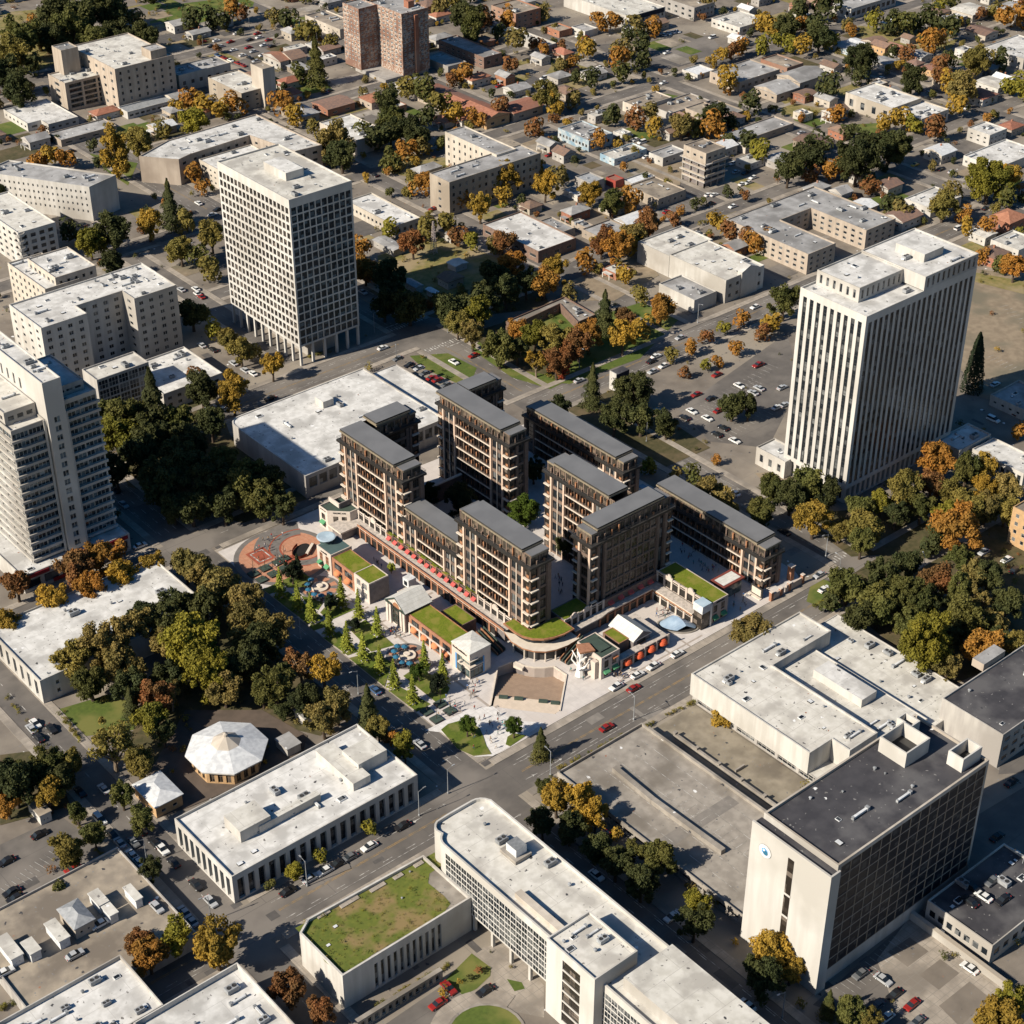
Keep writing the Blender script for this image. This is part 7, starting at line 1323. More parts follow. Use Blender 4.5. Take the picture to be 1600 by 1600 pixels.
def crown(name, seed, shape, n=3400, s=.36):
    """unit crown: radius 1, centre at 0; leaves gathered in clumps with gaps between"""
    rr = random.Random(seed); V = []; Fc = []; cl = []
    if shape in ('round', 'tall', 'wide', 'sparse', 'big'):
        hz = {'round': 1.05, 'tall': 1.75, 'wide': .8, 'sparse': 1.1, 'big': 1.05}[shape]; nc = {'round': 44, 'tall': 50, 'wide': 46, 'sparse': 26, 'big': 84}[shape]
        lob = [Vector((rr.uniform(-.35, .35), rr.uniform(-.35, .35), rr.uniform(-.25, .35))) for _ in range(3)]
        for i in range(nc):
            d = Vector((rr.gauss(0, 1), rr.gauss(0, 1), rr.gauss(.18, .9))).normalized(); q = rr.uniform(.35, .88)
            c = Vector((d.x*q, d.y*q, d.z*q*hz))+lob[i % 3]*.4; cl.append((c, rr.uniform(.12, .30) if shape != 'big' else rr.uniform(.1, .22)))
        if shape == 'sparse': n = n*2//5
        for i in range(n):
            c, r = cl[int(rr.random()*len(cl))]
            d = Vector((rr.gauss(0, 1), rr.gauss(0, 1), rr.gauss(.25, 1))).normalized(); p = c+d*r*rr.uniform(.4, 1.25)
            nn = (d+Vector((rr.gauss(0, .85), rr.gauss(0, .85), rr.gauss(.3, .75)))).normalized()
            leaf(V, Fc, p, nn, s*(.19 if shape != 'big' else .13)*rr.uniform(.6, 1.4), rr)
    elif shape == 'conifer':
        for i in range(n):
            t = rr.random()**.8; z = -1.5+3.4*t; r = (1-t)**.85*(.82+.25*math.sin(z*9+rr.uniform(-.4, .4)))*(1 if z > -1.3 else .7); a = rr.uniform(0, 6.28); q = r*rr.uniform(.55, 1.05)*(1+.16*math.sin(a*3+seed)+.1*math.sin(a*5+z*4))
            p = Vector((q*math.cos(a), q*math.sin(a), z-q*.25)); nn = Vector((math.cos(a)*.8+rr.gauss(0, .3), math.sin(a)*.8+rr.gauss(0, .3), .6+rr.gauss(0, .3))).normalized(); leaf(V, Fc, p, nn, s*.21*rr.uniform(.7, 1.2), rr)
    elif shape == 'spruce':                      # open tiers of separate boughs
        for k in range(15):
            t = k/14; z = -2.2+4.6*t; R0 = (1-t)**.9*1.05+.06; nb = 7 if k < 11 else 4; off = rr.uniform(0, 6.28)
            for j in range(nb):
                a = off+6.283*j/nb+rr.uniform(-.25, .25); Rb = R0*rr.uniform(.7, 1.12); dr = rr.uniform(-.32, -.08)
                for q in range(int(11+22*Rb)):
                    u = rr.random(); w0 = .13*Rb*(1-u*.6); p = Vector((math.cos(a)*Rb*u, math.sin(a)*Rb*u, z+dr*Rb*u))+Vector((rr.gauss(0, w0), rr.gauss(0, w0), rr.gauss(0, .045)))
                    nn = Vector((rr.gauss(0, .4), rr.gauss(0, .4), 1)).normalized(); leaf(V, Fc, p, nn, .12*rr.uniform(.7, 1.3), rr)
    elif shape == 'cypress':
        for i in range(n):
            t = rr.random()**.75; z = -2.2+4.9*t; r = (1-t)**.62*.92; a = rr.uniform(0, 6.28); q = r*rr.uniform(.75, 1.03)*(1+.07*math.sin(a*5+z*6))
            p = Vector((q*math.cos(a), q*math.sin(a), z)); nn = Vector((math.cos(a)+rr.gauss(0, .35), math.sin(a)+rr.gauss(0, .35), .4+rr.gauss(0, .3))).normalized(); leaf(V, Fc, p, nn, s*.24*rr.uniform(.7, 1.2), rr)
    elif shape == 'shrub':
        for i in range(14): cl.append((Vector((rr.uniform(-.6, .6), rr.uniform(-.6, .6), rr.uniform(-.35, .3))), rr.uniform(.25, .42)))
        for i in range(n//2):
            c, r = cl[int(rr.random()*len(cl))]; d = Vector((rr.gauss(0, 1), rr.gauss(0, 1), rr.gauss(.3, 1))).normalized(); leaf(V, Fc, c+d*r*rr.uniform(.6, 1.05), (d+Vector((rr.gauss(0, .5), rr.gauss(0, .5), rr.gauss(.3, .4)))).normalized(), s*.3*rr.uniform(.7, 1.2), rr)
    me = bpy.data.meshes.new(name); me.from_pydata(V, [], Fc); me.materials.append(MATS['leaf_g']); me.update(); me['clumps'] = [x for c, r in cl for x in c][:60]; return me, cl
PROTO = {}
for sh, ns, nl in (('round', 8, 8500), ('tall', 4, 8500), ('wide', 4, 8500), ('sparse', 3, 7000), ('big', 4, 17000), ('conifer', 3, 6500), ('spruce', 2, 0), ('cypress', 2, 4600), ('shrub', 3, 3000)):
    for i in range(ns): PROTO.setdefault(sh, []).append(crown('crown', hash_ := len(PROTO)*31+i*7+3, sh, nl))
ZH = {'round': 1.05, 'tall': 1.75, 'wide': .8, 'sparse': 1.1, 'big': 1.05, 'conifer': 1.5, 'spruce': 2.2, 'cypress': 2.2, 'shrub': .55}
TRK = {}
def trunk_mesh(sh, vi, clear):
    """tapered trunk with limbs that reach into the crown; unit of the crown radius, base at z = 0"""
    k = (sh, vi, round(clear, 1))
    if k not in TRK:
        rr = random.Random(vi+5); mb = MB(); top = clear+ZH[sh]*(.75 if sh in ('round', 'wide', 'sparse', 'big', 'tall') else 1.3); lean = (rr.uniform(-.06, .06), rr.uniform(-.06, .06)); b = 'bark' if sh != 'sparse' else 'pale_bark'
        mb.tube((0, 0, 0), (lean[0], lean[1], clear), .10, .075, b, 7); mb.tube((lean[0], lean[1], clear), (0, 0, top), .075, .03, b, 6)
        if sh in ('round', 'wide', 'sparse', 'big', 'tall'):
            cl = PROTO[sh][vi][1]
            for c, r in cl[:9 if sh != 'sparse' else 18]:
                z0 = clear+rr.uniform(-.1, .35)*ZH[sh]; mb.tube((lean[0], lean[1], max(z0, .1)), (c.x*.9, c.y*.9, clear+ZH[sh]*.85+c.z), .05 if sh != 'sparse' else .045, .015, b, 5)
        TRK[k] = mb.mesh('trunk')
    return TRK[k]
NAMES = {'round': 'tree', 'tall': 'tree', 'wide': 'spreading tree', 'sparse': 'half-bare tree', 'big': 'tree', 'conifer': 'conifer', 'spruce': 'spruce', 'cypress': 'conical conifer', 'shrub': 'shrub'}
AUTO = []      # things whose label is worked out at the end: (object, words, px, py)
def plant(px, py, wpx, sh, col, crown_centre=True, k=1., zb=0., hk=1., group='trees of the town'):
    """tree whose crown shows at (px, py) with the given width; stands on the ground below it"""
    vi = int(R.random()*len(PROTO[sh])); zh = ZH[sh]
    x, y = P(px, py, 4.); d = proj(x, y, 4.)[2]; r = wpx/2*d/F*k
    clear = {'shrub': .02, 'conifer': .35, 'spruce': .25, 'cypress': .15, 'tall': .55, 'wide': .75, 'sparse': .7, 'big': .35, 'round': .62}[sh]*min(1., 4.5/max(r, .5))
    zc = zb+r*(clear+zh*.85*hk)
    if crown_centre: x, y = P(px, py, zc)
    else: x, y = P(px, py, zb)
    name = {'shrub': 'shrub', 'conifer': 'conifer', 'spruce': 'spruce_tree', 'cypress': 'conifer'}.get(sh, 'tree')
    root = bpy.data.objects.new(name, None); COL.objects.link(root); root.location = (x, y, zb); root.empty_display_size = .5
    rz = R.uniform(0, 6.28)
    t = inst('trunk', trunk_mesh(sh, vi, clear), root, (x, y, zb), rz, (r, r, r))
    c = inst('crown', PROTO[sh][vi][0], root, (x, y, zc), rz, (r*R.uniform(.92, 1.06), r*R.uniform(.92, 1.06), r*hk)); c.material_slots[0].link = 'OBJECT'; c.material_slots[0].material = MATS['leaf_'+col]
    root['category'] = 'shrub' if sh == 'shrub' else 'tree'; root['group'] = 'shrubs of the town' if sh == 'shrub' else group
    size = 'tiny' if r < 1.8 else 'small' if r < 3.4 else 'medium-sized' if r < 5.2 else 'large' if r < 7.4 else 'very large'
    ppx = proj(x, y, zc); AUTO.append((root, '%s %s %s' % (size, LC[col][0], NAMES[sh]), ppx[0], ppx[1]))
    return root
T = """350,1075,46b 366,1040,42d 410,1080,38g 440,1062,42d 205,1072,50d 262,1058,46d 112,1030,52o 230,962,46d 262,978,46d 1340,962,46d 1396,930,46g 1450,942,46d 1490,985,46d 1545,902,42d 1520,902,38b 1590,1010,42o 1480,1042,42b 1290,775,38d 1400,802,32d 1440,792,38g 1480,802,36y 1480,762,36o 1540,762,36G 170,650,52g 232,680,52d 270,790,42d 350,790,46d 420,752,42d 60,1212,40d 110,1190,38o 1430,1010,40g 1560,1000,36d 1500,870,36g 1420,880,38d
30,60,50g 60,50,45d 90,22,50d 125,30,45d 160,15,56B 157,20,28O 178,22,40d 110,45,45g 80,60,40d 52,46,22O 20,85,45o 10,118,50d 30,140,40d 57,112,28cd 150,62,40g 185,54,40d 183,75,24y 225,55,36d 215,40,24b 230,8,28d 60,72,30b 130,56,30d 302,42,28cd 330,38,25d 348,42,24d 362,28,26O 380,28,20R
278,172,24G 296,165,26O 300,188,36y 322,172,30G 345,178,26G 366,172,28O 180,235,42tG 215,222,36o 204,215,20o 146,230,16d 255,210,20o 58,255,26O 80,252,26G 102,258,26O 268,270,26sG 300,280,24O 316,296,18O 265,322,34cd 232,350,34G 292,355,30o 330,368,36o 140,378,38y 176,364,44d 112,372,30d 282,390,36o 0,300,32d
430,35,22b 452,42,26d 473,55,22o 490,60,26o 518,72,20o 494,100,36cg 462,126,26cg 440,176,30O 462,190,26G 486,205,20o 520,222,46b 534,242,40d 605,165,36td 612,182,36g 640,150,28o 660,158,32g 688,178,32o 710,186,26G 745,192,24O 570,218,28tg 582,232,30d 610,206,34d 640,200,34d 664,196,30d 652,212,40d 600,228,30d 628,245,24O 645,238,22O 662,236,24b 608,260,28cg 622,260,22o 690,230,20tg 660,300,28O 640,298,20o 780,180,26R
690,20,30b 710,10,24o 728,25,44d 736,42,36g 760,42,28R 776,56,20d 795,35,24O 796,110,22R 722,125,28O 705,130,18R 788,275,40G 752,295,26G 785,312,22G 750,322,34G 770,300,30o 715,318,24O 608,363,24y 645,378,34R 666,366,30o 692,362,30o 718,376,28R 738,382,22y 785,376,34R 775,392,24b
810,80,30b 838,75,20R 852,82,16O 878,75,14R 850,26,20b 938,45,24O 958,42,24O 978,60,20d 995,52,26b 1020,50,24O 915,88,28G 965,86,24b 1005,78,26d 1004,105,24d 965,105,30wO 895,106,20O 878,108,20b 900,125,18d 925,130,24d 970,124,26g 855,148,34o 893,164,24cb 868,172,26G 835,206,24R 958,188,28d 998,196,28R 1018,186,26b 1022,208,26G 1065,195,36wb 1085,206,26g 1112,212,32O 1118,180,34d 1142,196,20d 1172,172,28d 1140,220,20d 1165,230,26d 1188,246,30y 936,226,22O
830,262,32G 852,290,32G 875,286,26b 815,316,16d 922,300,34G 955,318,34g 985,326,30O 1015,350,34R 990,366,34b 940,378,34R 965,386,40O 988,388,30G 1052,346,20R 1122,356,26G 1140,366,26R 1160,376,26R 1195,376,24O 1178,388,26O 1165,306,14R 1128,138,30G 1112,100,14G 1128,94,20G 1145,88,20R 1158,82,22O 1190,80,24y 1192,46,28G 1105,14,26b
1208,52,22G 1230,40,34d 1248,30,30d 1264,48,30d 1250,44,20O 1290,28,34d 1282,56,36d 1295,72,24y 1215,72,20y 1232,76,22y 1250,82,24G 1325,42,18b 1332,50,16O 1363,42,24y 1390,48,30d 1412,54,30g 1432,45,24d 1455,46,32d 1480,58,30d 1346,94,46Bd 1397,82,16d 1415,92,22R 1450,76,28O 1470,70,20O 1466,15,20y 1487,8,20g 1532,26,16R 1555,22,20o 1568,42,30O 1592,38,32O
1425,125,36d 1465,108,24R 1480,102,22g 1528,95,40wo 1560,102,26d 1465,130,26R 1485,143,30G 1504,135,40b 1575,140,26y 1596,148,30y 1305,182,24O 1292,150,30d 1345,128,24d 1385,200,24G 1405,198,28G 1430,200,24y 1492,176,24G 1458,214,32R 1258,245,44d 1280,240,32d 1232,264,36d 1340,250,60Bd 1390,232,54Bd 1325,218,24d 1300,275,26O 1268,280,22R 1314,270,26O 1355,296,26R 1395,326,30d 1412,336,26b 1475,318,38o 1490,308,26b 1545,283,54By 1580,276,32G 1572,316,30g 1508,340,22O 1510,362,22tG 1540,362,26O 1596,370,20y
1226,470,40g 1210,510,28G 1535,405,20O 1556,420,24g 1586,416,34O 1592,680,24O 1465,720,46O 1510,736,38g 1538,730,32G 1455,755,38R 1415,770,48o 1205,762,38g 1236,772,42d 1265,756,46g 1272,808,46G 1345,792,36g 1378,786,30y 1510,790,44o 1542,792,38b 1575,764,38b 1572,796,40o 1312,826,32o 1350,822,48o 1346,846,36g 1466,832,38d 1495,822,60O 1450,860,26d 1325,912,58g 1380,906,50d 1372,946,56g 1425,940,60Bg 1465,905,44R 1498,922,36tg 1510,966,54g 1450,1010,76By 1535,1010,58O 1530,936,40sb 1575,942,44d 1556,972,38b 1420,978,40g 1295,946,24d
300,490,42d 335,520,26y 355,530,30o 376,546,34o 396,556,26o 425,570,30G 315,606,46d 302,592,26R 363,610,38tG 240,640,58cd 200,660,56g 276,652,44g 185,682,46y 220,710,60d 280,720,60d 300,690,50d 330,660,40d 182,735,42d 250,752,60d 320,752,60d 380,762,50g 350,722,42g 410,780,50g 390,742,44g 440,792,38d 300,792,50d 178,412,32d 310,410,30g 332,432,30o
570,420,38O 586,440,28R 562,400,30O 610,432,42d 640,476,50d 700,480,50d 750,470,50d 790,452,44d 600,472,40d 770,430,42d 822,440,36d 800,412,36O 715,505,32wo 745,488,36y 738,522,32b 780,542,46g 850,440,40O 866,418,32G 915,415,28O 892,460,22b 945,490,36cd 980,440,28sG 1003,466,24o 1033,480,34O 810,516,32O 836,522,36y 870,532,42o 920,520,40O 905,536,36R 973,526,38G 1000,520,28G 976,496,30R 890,548,32R 870,566,34R 838,562,30sG 878,580,18r 808,545,32d 926,605,32cd
1050,556,20to 1077,544,22tO 1103,528,20tR 1131,516,18ty 1158,503,22tO 1151,545,20tO 1192,524,24tR 1070,580,16R 1100,570,16y 1120,564,16O 990,612,50Bd 870,640,36d 960,652,40d 1002,652,42d 1042,660,36d 1015,732,24y 1082,746,24g 1055,746,20b 1120,716,14O 1145,630,38d 1170,632,30d 1108,770,42b 1138,788,36b 1190,800,40g
118,886,50R 152,872,40O 185,868,24O 80,938,42G 140,920,42O 188,902,44G 235,884,38G 25,912,42R 10,976,38G 290,882,42b 310,892,44b 340,922,58b 385,940,46b 392,968,50b 375,992,44sb 280,946,46d 312,952,50d 215,980,46b 195,992,40g 165,1012,70Bb 192,1042,60b 140,1062,50g 300,1010,84By 322,1052,70By 258,1006,42b 245,1092,46R 267,1084,32sb 235,1122,46y 205,1102,30cd 175,1162,62so 255,1146,32d 215,1190,42o 72,1192,46g
425,986,52b 405,1002,50d 388,1032,50d 430,1072,52g 470,1036,46sR 505,1046,42G 526,1100,46b 475,1096,42d 505,1122,46b 440,1110,26d 575,1110,40cd 592,1138,32o 608,1156,24O 632,1165,30ty 845,1163,30cg 850,1230,26g 870,1246,46G 905,1246,46G 930,1272,38G 962,1300,18tG 986,1330,32g 1027,1340,44g 1090,1410,38y 848,1286,38d 1085,1442,46d 890,1292,42d 930,1322,46d 962,1348,46d 1002,1378,46d
1205,1492,52G 1236,1512,42G 1190,1524,52d 1295,1570,26cg 1326,1580,42g 1360,1592,32o 1580,1562,46y 1560,1592,60G 20,1222,60d 42,1212,44g 76,1242,38G 96,1216,42d 10,1252,38O 108,1326,46o 92,1388,22g 120,1270,30g 147,1304,32g 190,1240,34g 222,1278,34g 236,1358,32d 272,1466,46y 232,1490,48O 218,1470,36R 338,1475,64G 576,1296,20y 501,1336,18y 458,1360,26y 420,1376,16g 450,1542,52R 500,1578,40R"""
SHP = {'c': 'conifer', 't': 'tall', 's': 'sparse', 'w': 'wide', 'B': 'big', 'p': 'cypress', 'u': 'shrub'}
items = []
for tk in T.split():
    a, b, c = tk.split(','); i = 0
    while c[i].isdigit(): i += 1
    wd = int(c[:i]); cd_ = c[i:]; sh = 'round'
    if len(cd_) > 1 or cd_ == 'B': sh = SHP[cd_[0]]; cd_ = cd_[1:] or 'd'
    items.append((int(a), int(b), wd, sh, cd_))
# the 270 that show largest are trees of their own; the small far ones beyond that are one mass
items.sort(key=lambda t: -t[2]*(1+.0003*t[1]))
NKEEP = 280
mats_far = {}
for (a, b, wd, sh, c) in items[:NKEEP]:
    if sh == 'round' and R.random() < .2: sh = 'wide'
    zb = 4. if 60 <= a <= 62 else 0.
    plant(a, b, wd, sh, c, k=1.27, hk=R.uniform(.92, 1.12))
def mass(name, lst, nl=150):
    """many small far trees or low plants as one leafy mass"""
    V = []; Fc = []; MI = []; cols = []; mb = MB()
    for (x, y, r, c, h) in lst:
        rr = random.Random(int(x*13+y*7)); ci = cols.index(c) if c in cols else (cols.append(c) or len(cols)-1)
        cl = [(Vector((rr.uniform(-.5, .5), rr.uniform(-.5, .5), rr.uniform(-.4, .5))), rr.uniform(.35, .5)) for _ in range(7)]
        for i in range(nl):
            q, w = cl[i % 7]; d = Vector((rr.gauss(0, 1), rr.gauss(0, 1), rr.gauss(.3, 1))).normalized(); p = (q+d*w)*r; p.z = p.z*h+r*h*.9; leaf(V, Fc, Vector((x, y, 0))+p, (d+Vector((rr.gauss(0, .5), rr.gauss(0, .5), .4))).normalized(), .15*r*rr.uniform(.7, 1.4), rr); MI.append(ci)
    me = bpy.data.meshes.new(name); me.from_pydata(V, [], Fc)
    for c in cols: me.materials.append(MATS['leaf_'+c])
    me.polygons.foreach_set('material_index', MI); me.update(); o = bpy.data.objects.new(name, me); COL.objects.link(o); o['kind'] = 'stuff'; return o
far_ = []
for (a, b, wd, sh, c) in items[NKEEP:]:
    x, y = P(a, b, 3.); d = proj(x, y, 3.)[2]; far_.append((x, y, wd/2*d/F*1.45, c if c else 'd', 1.15))
# more of the same behind the top edge of the picture
for i in range(150):
    a, b = R.uniform(-60, 1660), R.uniform(-150, 0); x, y = P(a, b, 3.); far_.append((x, y, R.uniform(3, 6), R.choice('ddgoGOb'), 1.2))
for (ax, c0, c1, a0, a1) in (('x', 500, 509, 383, 900), ('x', 641, 650, 229, 1200), ('x', 735, 744, 383, 1200), ('x', 845, 854, 330, 1200), ('y', 451, 461, 432, 900), ('y', 650, 660, 290, 1100), ('y', 748, 757, 400, 1100), ('y', 555, 563, 509, 950), ('y', 366, 383, 510, 900), ('x', 580, 588, 660, 1000), ('y', 840, 848, 500, 1100), ('x', 577, 585, 229, 366)):
    t = a0+R.uniform(3, 9)
    while t < a1:
        for s in (c0-4.5, c1+4.5):
            x, y = (t, s) if ax == 'x' else (s, t)
            if R.random() < .62 and not any(len(f) > 2 and inside((x, y), f) for _, f in LAND): far_.append((x, y, R.uniform(1.5, 3.1), R.choice('ddgoGOboR'), 1.15))
        t += R.uniform(8, 17)
for x, y, w_, d_, a, b in FH:
    for k in range(2):
        an = R.uniform(0, 6.28); far_.append((x+math.cos(an)*(w_/2+3.2), y+math.sin(an)*(d_/2+3.2), R.uniform(1.2, 2.6), R.choice('ddgoobGR'), 1.1))
mass('distant_trees', far_, 380)
# low plants along verges, yards and gardens
und = []
def blocked(x, y):
    for ax in AVS.values():
        pass
    if 264 < y < 285 or 420 < y < 436 and (x < 217 or x > 366) or 488 < y < 506 and 228 < x < 367: return True
    if 215 < x < 231 or 137 < x < 151 or 364 < x < 392 and y < 640: return True
    if 229 < x < 366 and 283 < y < 438: return True
    return any(inside((x, y), f) for _, f in LAND if len(f) > 2)
for poly in lawns+dry+litter:
    w = [P(x, y) for x, y in poly]; A = abs(area(w)); n = int(min(60, A/38)); xs = [p[0] for p in w]; ys = [p[1] for p in w]
    for i in range(n):
        q = (R.uniform(min(xs), max(xs)), R.uniform(min(ys), max(ys)))
        if inside(q, w) and not blocked(*q): und.append((q[0], q[1], R.uniform(.5, 1.7), R.choice('gogybdRb'), R.uniform(.6, 1.)))
for i in range(700):
    a, b = R.uniform(0, 1600), 1600*R.random()**1.9; q = P(a, b)
    if not blocked(*q): und.append((q[0], q[1], R.uniform(.5, 2.2), R.choice('goobdbGR'), R.uniform(.6, 1.2)))
for a, b, n in (((870, 1205), (1085, 1098), 70), ((860, 1215), (900, 1300), 20), ((88, 1108), (125, 1160), 20), ((700, 1510), (580, 1580), 40), ((1000, 1300), (1100, 1420), 24), ((160, 1340), (110, 1280), 16), ((1270, 950), (1310, 930), 12), ((480, 560), (520, 550), 12), ((10, 1090), (75, 1170), 16), ((0, 1580), (190, 1480), 40), ((680, 470), (610, 500), 18), ((830, 575), (880, 600), 16)):
    for i in range(n): t = R.random(); q = P(a[0]+(b[0]-a[0])*t, a[1]+(b[1]-a[1])*t); und.append((q[0]+R.uniform(-.5, .5), q[1]+R.uniform(-.5, .5), R.uniform(.6, 1.1), R.choice('googby'), .8))
u_ = mass('undergrowth', und, 90)
weeds = []
gw = [(p[0], p[1]) for p in gl]; xs = [p[0] for p in gw]; ys = [p[1] for p in gw]
while len(weeds) < 420:
    q = (R.uniform(min(xs), max(xs)), R.uniform(min(ys), max(ys)))
    if inside(q, gw): weeds.append((q[0], q[1], R.uniform(.15, .5) if R.random() < .93 else R.uniform(.6, 1.), R.choice('ggoyb'), R.uniform(.5, .9)))
wo_ = mass('rooftop_weeds', weeds, 26); wo_.location.z = Hg-.86
# planting of the new quarter
for a, b in ((439, 931), (466, 952), (487, 971), (515, 992), (534, 947), (561, 965), (590, 992), (543, 1015), (568, 1031), (594, 1051), (616, 1073), (645, 1097), (663, 1044), (692, 1065)):
    r_ = plant(a, b, 24, 'spruce', 'l', False, zb=.3, group='young spruces on the plaza lawns'); x, y = r_.location[0], r_.location[1]
    m = MB(); m.box(x-1.05, y-1.05, .3, x+1.05, y+1.05, .5, 'white_paver'); m.build('planter_slab', r_)
plant(466, 902, 26, 'conifer', 'k', False, zb=.3)
for a, b, w, c in ((456, 893, 34, 'k'), (515, 940, 26, 'k'), (553, 975, 24, 'k'), (655, 1048, 30, 'e'), (682, 1066, 32, 'k'), (730, 1134, 32, 'e'), (803, 1136, 32, 'e'), (590, 1028, 18, 'k')): plant(a, b, w, 'round', c, zb=.2, hk=.9)
for a, b, w in ((718, 780, 56), (820, 800, 56), (834, 735, 40), (885, 850, 44), (670, 770, 36)): plant(a, b, w, 'big', 'e' if a == 820 else 'd', zb=.2)
plant(611, 886, 16, 'round', 'l', zb=.2); plant(1524, 572, 50, 'cypress', 'k', k=.86)
plant(1173, 990, 66, 'round', 'b', hk=.8); plant(1128, 1122, 38, 'shrub', 'G')
for a, b in ((396, 898), (409, 907), (414, 889), (427, 898), (444, 874), (434, 880), (444, 889), (667, 1113), (682, 1125), (688, 1101), (703, 1112)):
    x, y = P(a, b, .2); o = bpy.data.objects.new('sapling_planter', None); COL.objects.link(o); o.location = (x, y, .17); o['category'] = 'planter'; o['group'] = 'dark square planters with thin saplings'
    m = MB(); m.box(x-1.5, y-1.5, .17, x+1.5, y+1.5, .75, 'dark_metal', 'green_dark_roof'); m.build('box', o)
    m = MB(); m.tube((x, y, .75), (x+.1, y, 6.), .09, .05, 'bark'); [m.tube((x, y, 3+k*.6), (x+math.cos(k*2.1)*.8, y+math.sin(k*2.1)*.8, 4.+k*.6), .04, .02, 'bark', 4) for k in range(5)]; m.build('sapling', o)
    q = proj(x, y, 1.); AUTO.append((o, 'dark square planter with thin sapling', q[0], q[1]))
# ------------------------------------------------------------------ cars
for nm, c in (('white', (.68, .68, .66)), ('silver', (.40, .41, .42)), ('black', (.018, .018, .02)), ('red', (.26, .02, .016)), ('blue', (.05, .10, .2)), ('grey', (.13, .135, .14)), ('yellow', (.62, .36, .03))): mat('paint_'+nm, c, tuple(x*.92 for x in c), rough=.28, spec=.55)
mat('tyre', (.02, .02, .02), rough=.9); mat('car_glass', (.02, .025, .03), rough=.08, spec=.6); mat('lamp_red', (.35, .02, .02), rough=.3); mat('lamp_clear', (.7, .7, .68), rough=.2)
def car_meshes(kind):
    """profile swept across the width, drawn in towards the roof"""
    Ls = {'sedan': 4.7, 'van': 5.1, 'pickup': 5.4}[kind]; W_ = {'sedan': 1.84, 'van': 1.98, 'pickup': 1.98}[kind]
    if kind == 'sedan': low = [(-2.35, .35), (-2.3, .78), (-1.6, .93), (1.0, .95), (2.2, .80), (2.35, .5), (2.3, .3), (-2.3, .3)]; cab = [(-1.65, .93), (-1.05, 1.42), (.25, 1.46), (1.15, .95)]
    elif kind == 'van': low = [(-2.55, .4), (-2.52, 1.05), (1.5, 1.05), (2.45, .9), (2.55, .5), (2.5, .32), (-2.5, .32)]; cab = [(-2.5, 1.05), (-2.2, 1.82), (.5, 1.86), (1.55, 1.05)]
    else: low = [(-2.7, .5), (-2.7, 1.02), (1.2, 1.04), (2.55, .98), (2.7, .6), (2.6, .38), (-2.6, .38)]; cab = [(-.85, 1.04), (-.7, 1.75), (.6, 1.78), (1.35, 1.04)]
    def sweep(mb, prof, w0, w1, m, zmin, zmax, capm=None):
        def wd(z): return w0+(w1-w0)*min(1, max(0, (z-zmin)/(zmax-zmin)))
        n = len(prof)
        for i in range(n):
            a, b = prof[i], prof[(i+1) % n]; wa, wb = wd(a[1])/2, wd(b[1])/2; mb.face([(a[0], -wa, a[1]), (a[0], wa, a[1]), (b[0], wb, b[1]), (b[0], -wb, b[1])], m)
        mb.face([(x, -wd(z)/2, z) for x, z in prof][::-1], capm or m); mb.face([(x, wd(z)/2, z) for x, z in prof], capm or m)
    body = MB(); sweep(body, low[::-1], W_, W_*.96, 'paint_white', .3, 1.05)
    top = cab[1:3]; zr = max(top[0][1], top[1][1])
    body.prism([(top[0][0]-.02, -W_*.385), (top[1][0]+.02, -W_*.385), (top[1][0]+.02, W_*.385), (top[0][0]-.02, W_*.385)], zr-.03, zr+.03, 'paint_white')
    xe = low[0][0]; xf = low[4][0]
    for s in (-1, 1): body.box(xf-.12, s*.62-.2, .58, xf+.01, s*.62+.2, .74, 'lamp_clear'); body.box(xe-.02, s*.66-.18, .66, xe+.1, s*.66+.18, .84, 'lamp_red')
    if kind == 'pickup': body.box(-2.6, -.85, .9, -.95, .85, 1.045, 'dark_metal')
    g_ = MB(); sweep(g_, cab[::-1], W_*.9, W_*.74, 'car_glass', cab[0][1], zr)
    wh = MB(); wh.tube((0, -.11, 0), (0, .11, 0), .33, .33, 'tyre', 12); wh.tube((0, -.115, 0), (0, .115, 0), .19, .19, 'metal_white', 8)
    b = body.mesh('car_body'); return b, g_.mesh('cabin'), wh.mesh('wheel'), (Ls/2-.85, W_/2-.1)
CARM = {k: car_meshes(k) for k in ('sedan', 'van', 'pickup')}
CW = {'w': 'white', 's': 'silver', 'k': 'black', 'r': 'red', 'b': 'blue', 'g': 'grey', 'y': 'yellow'}
def car(px, py, dr, col, kind='sedan', z=0.):
    x, y = P(px, py, z+.7); b, gm, wm, (wx, wy) = CARM[kind]; rz = {'A': 0, 'B': math.pi/2}.get(dr, dr if not isinstance(dr, str) else 0)+R.choice([0, math.pi])+R.uniform(-.03, .03)
    o = bpy.data.objects.new('car' if kind == 'sedan' else 'van' if kind == 'van' else 'pickup_truck', b); COL.objects.link(o); o.location = (x, y, z+.03); o.rotation_euler = (0, 0, rz)
    o.material_slots[0].link = 'OBJECT'; o.material_slots[0].material = MATS['paint_'+CW[col]]
    def ch(n, me, l):
        c = bpy.data.objects.new(n, me); COL.objects.link(c); c.parent = o; c.location = l
    ch('cabin', gm, (0, 0, 0))
    if py > 240:
        for s in (-1, 1):
            for t in (-1, 1): ch('wheel', wm, (s*wx, t*wy, .33))
    o['category'] = 'van' if kind == 'van' else 'pickup' if kind == 'pickup' else 'car'; o['group'] = 'cars of the town'
    AUTO.append((o, '%s %s' % (CW[col], {'sedan': 'car', 'van': 'van', 'pickup': 'pickup truck'}[kind]), px, py))
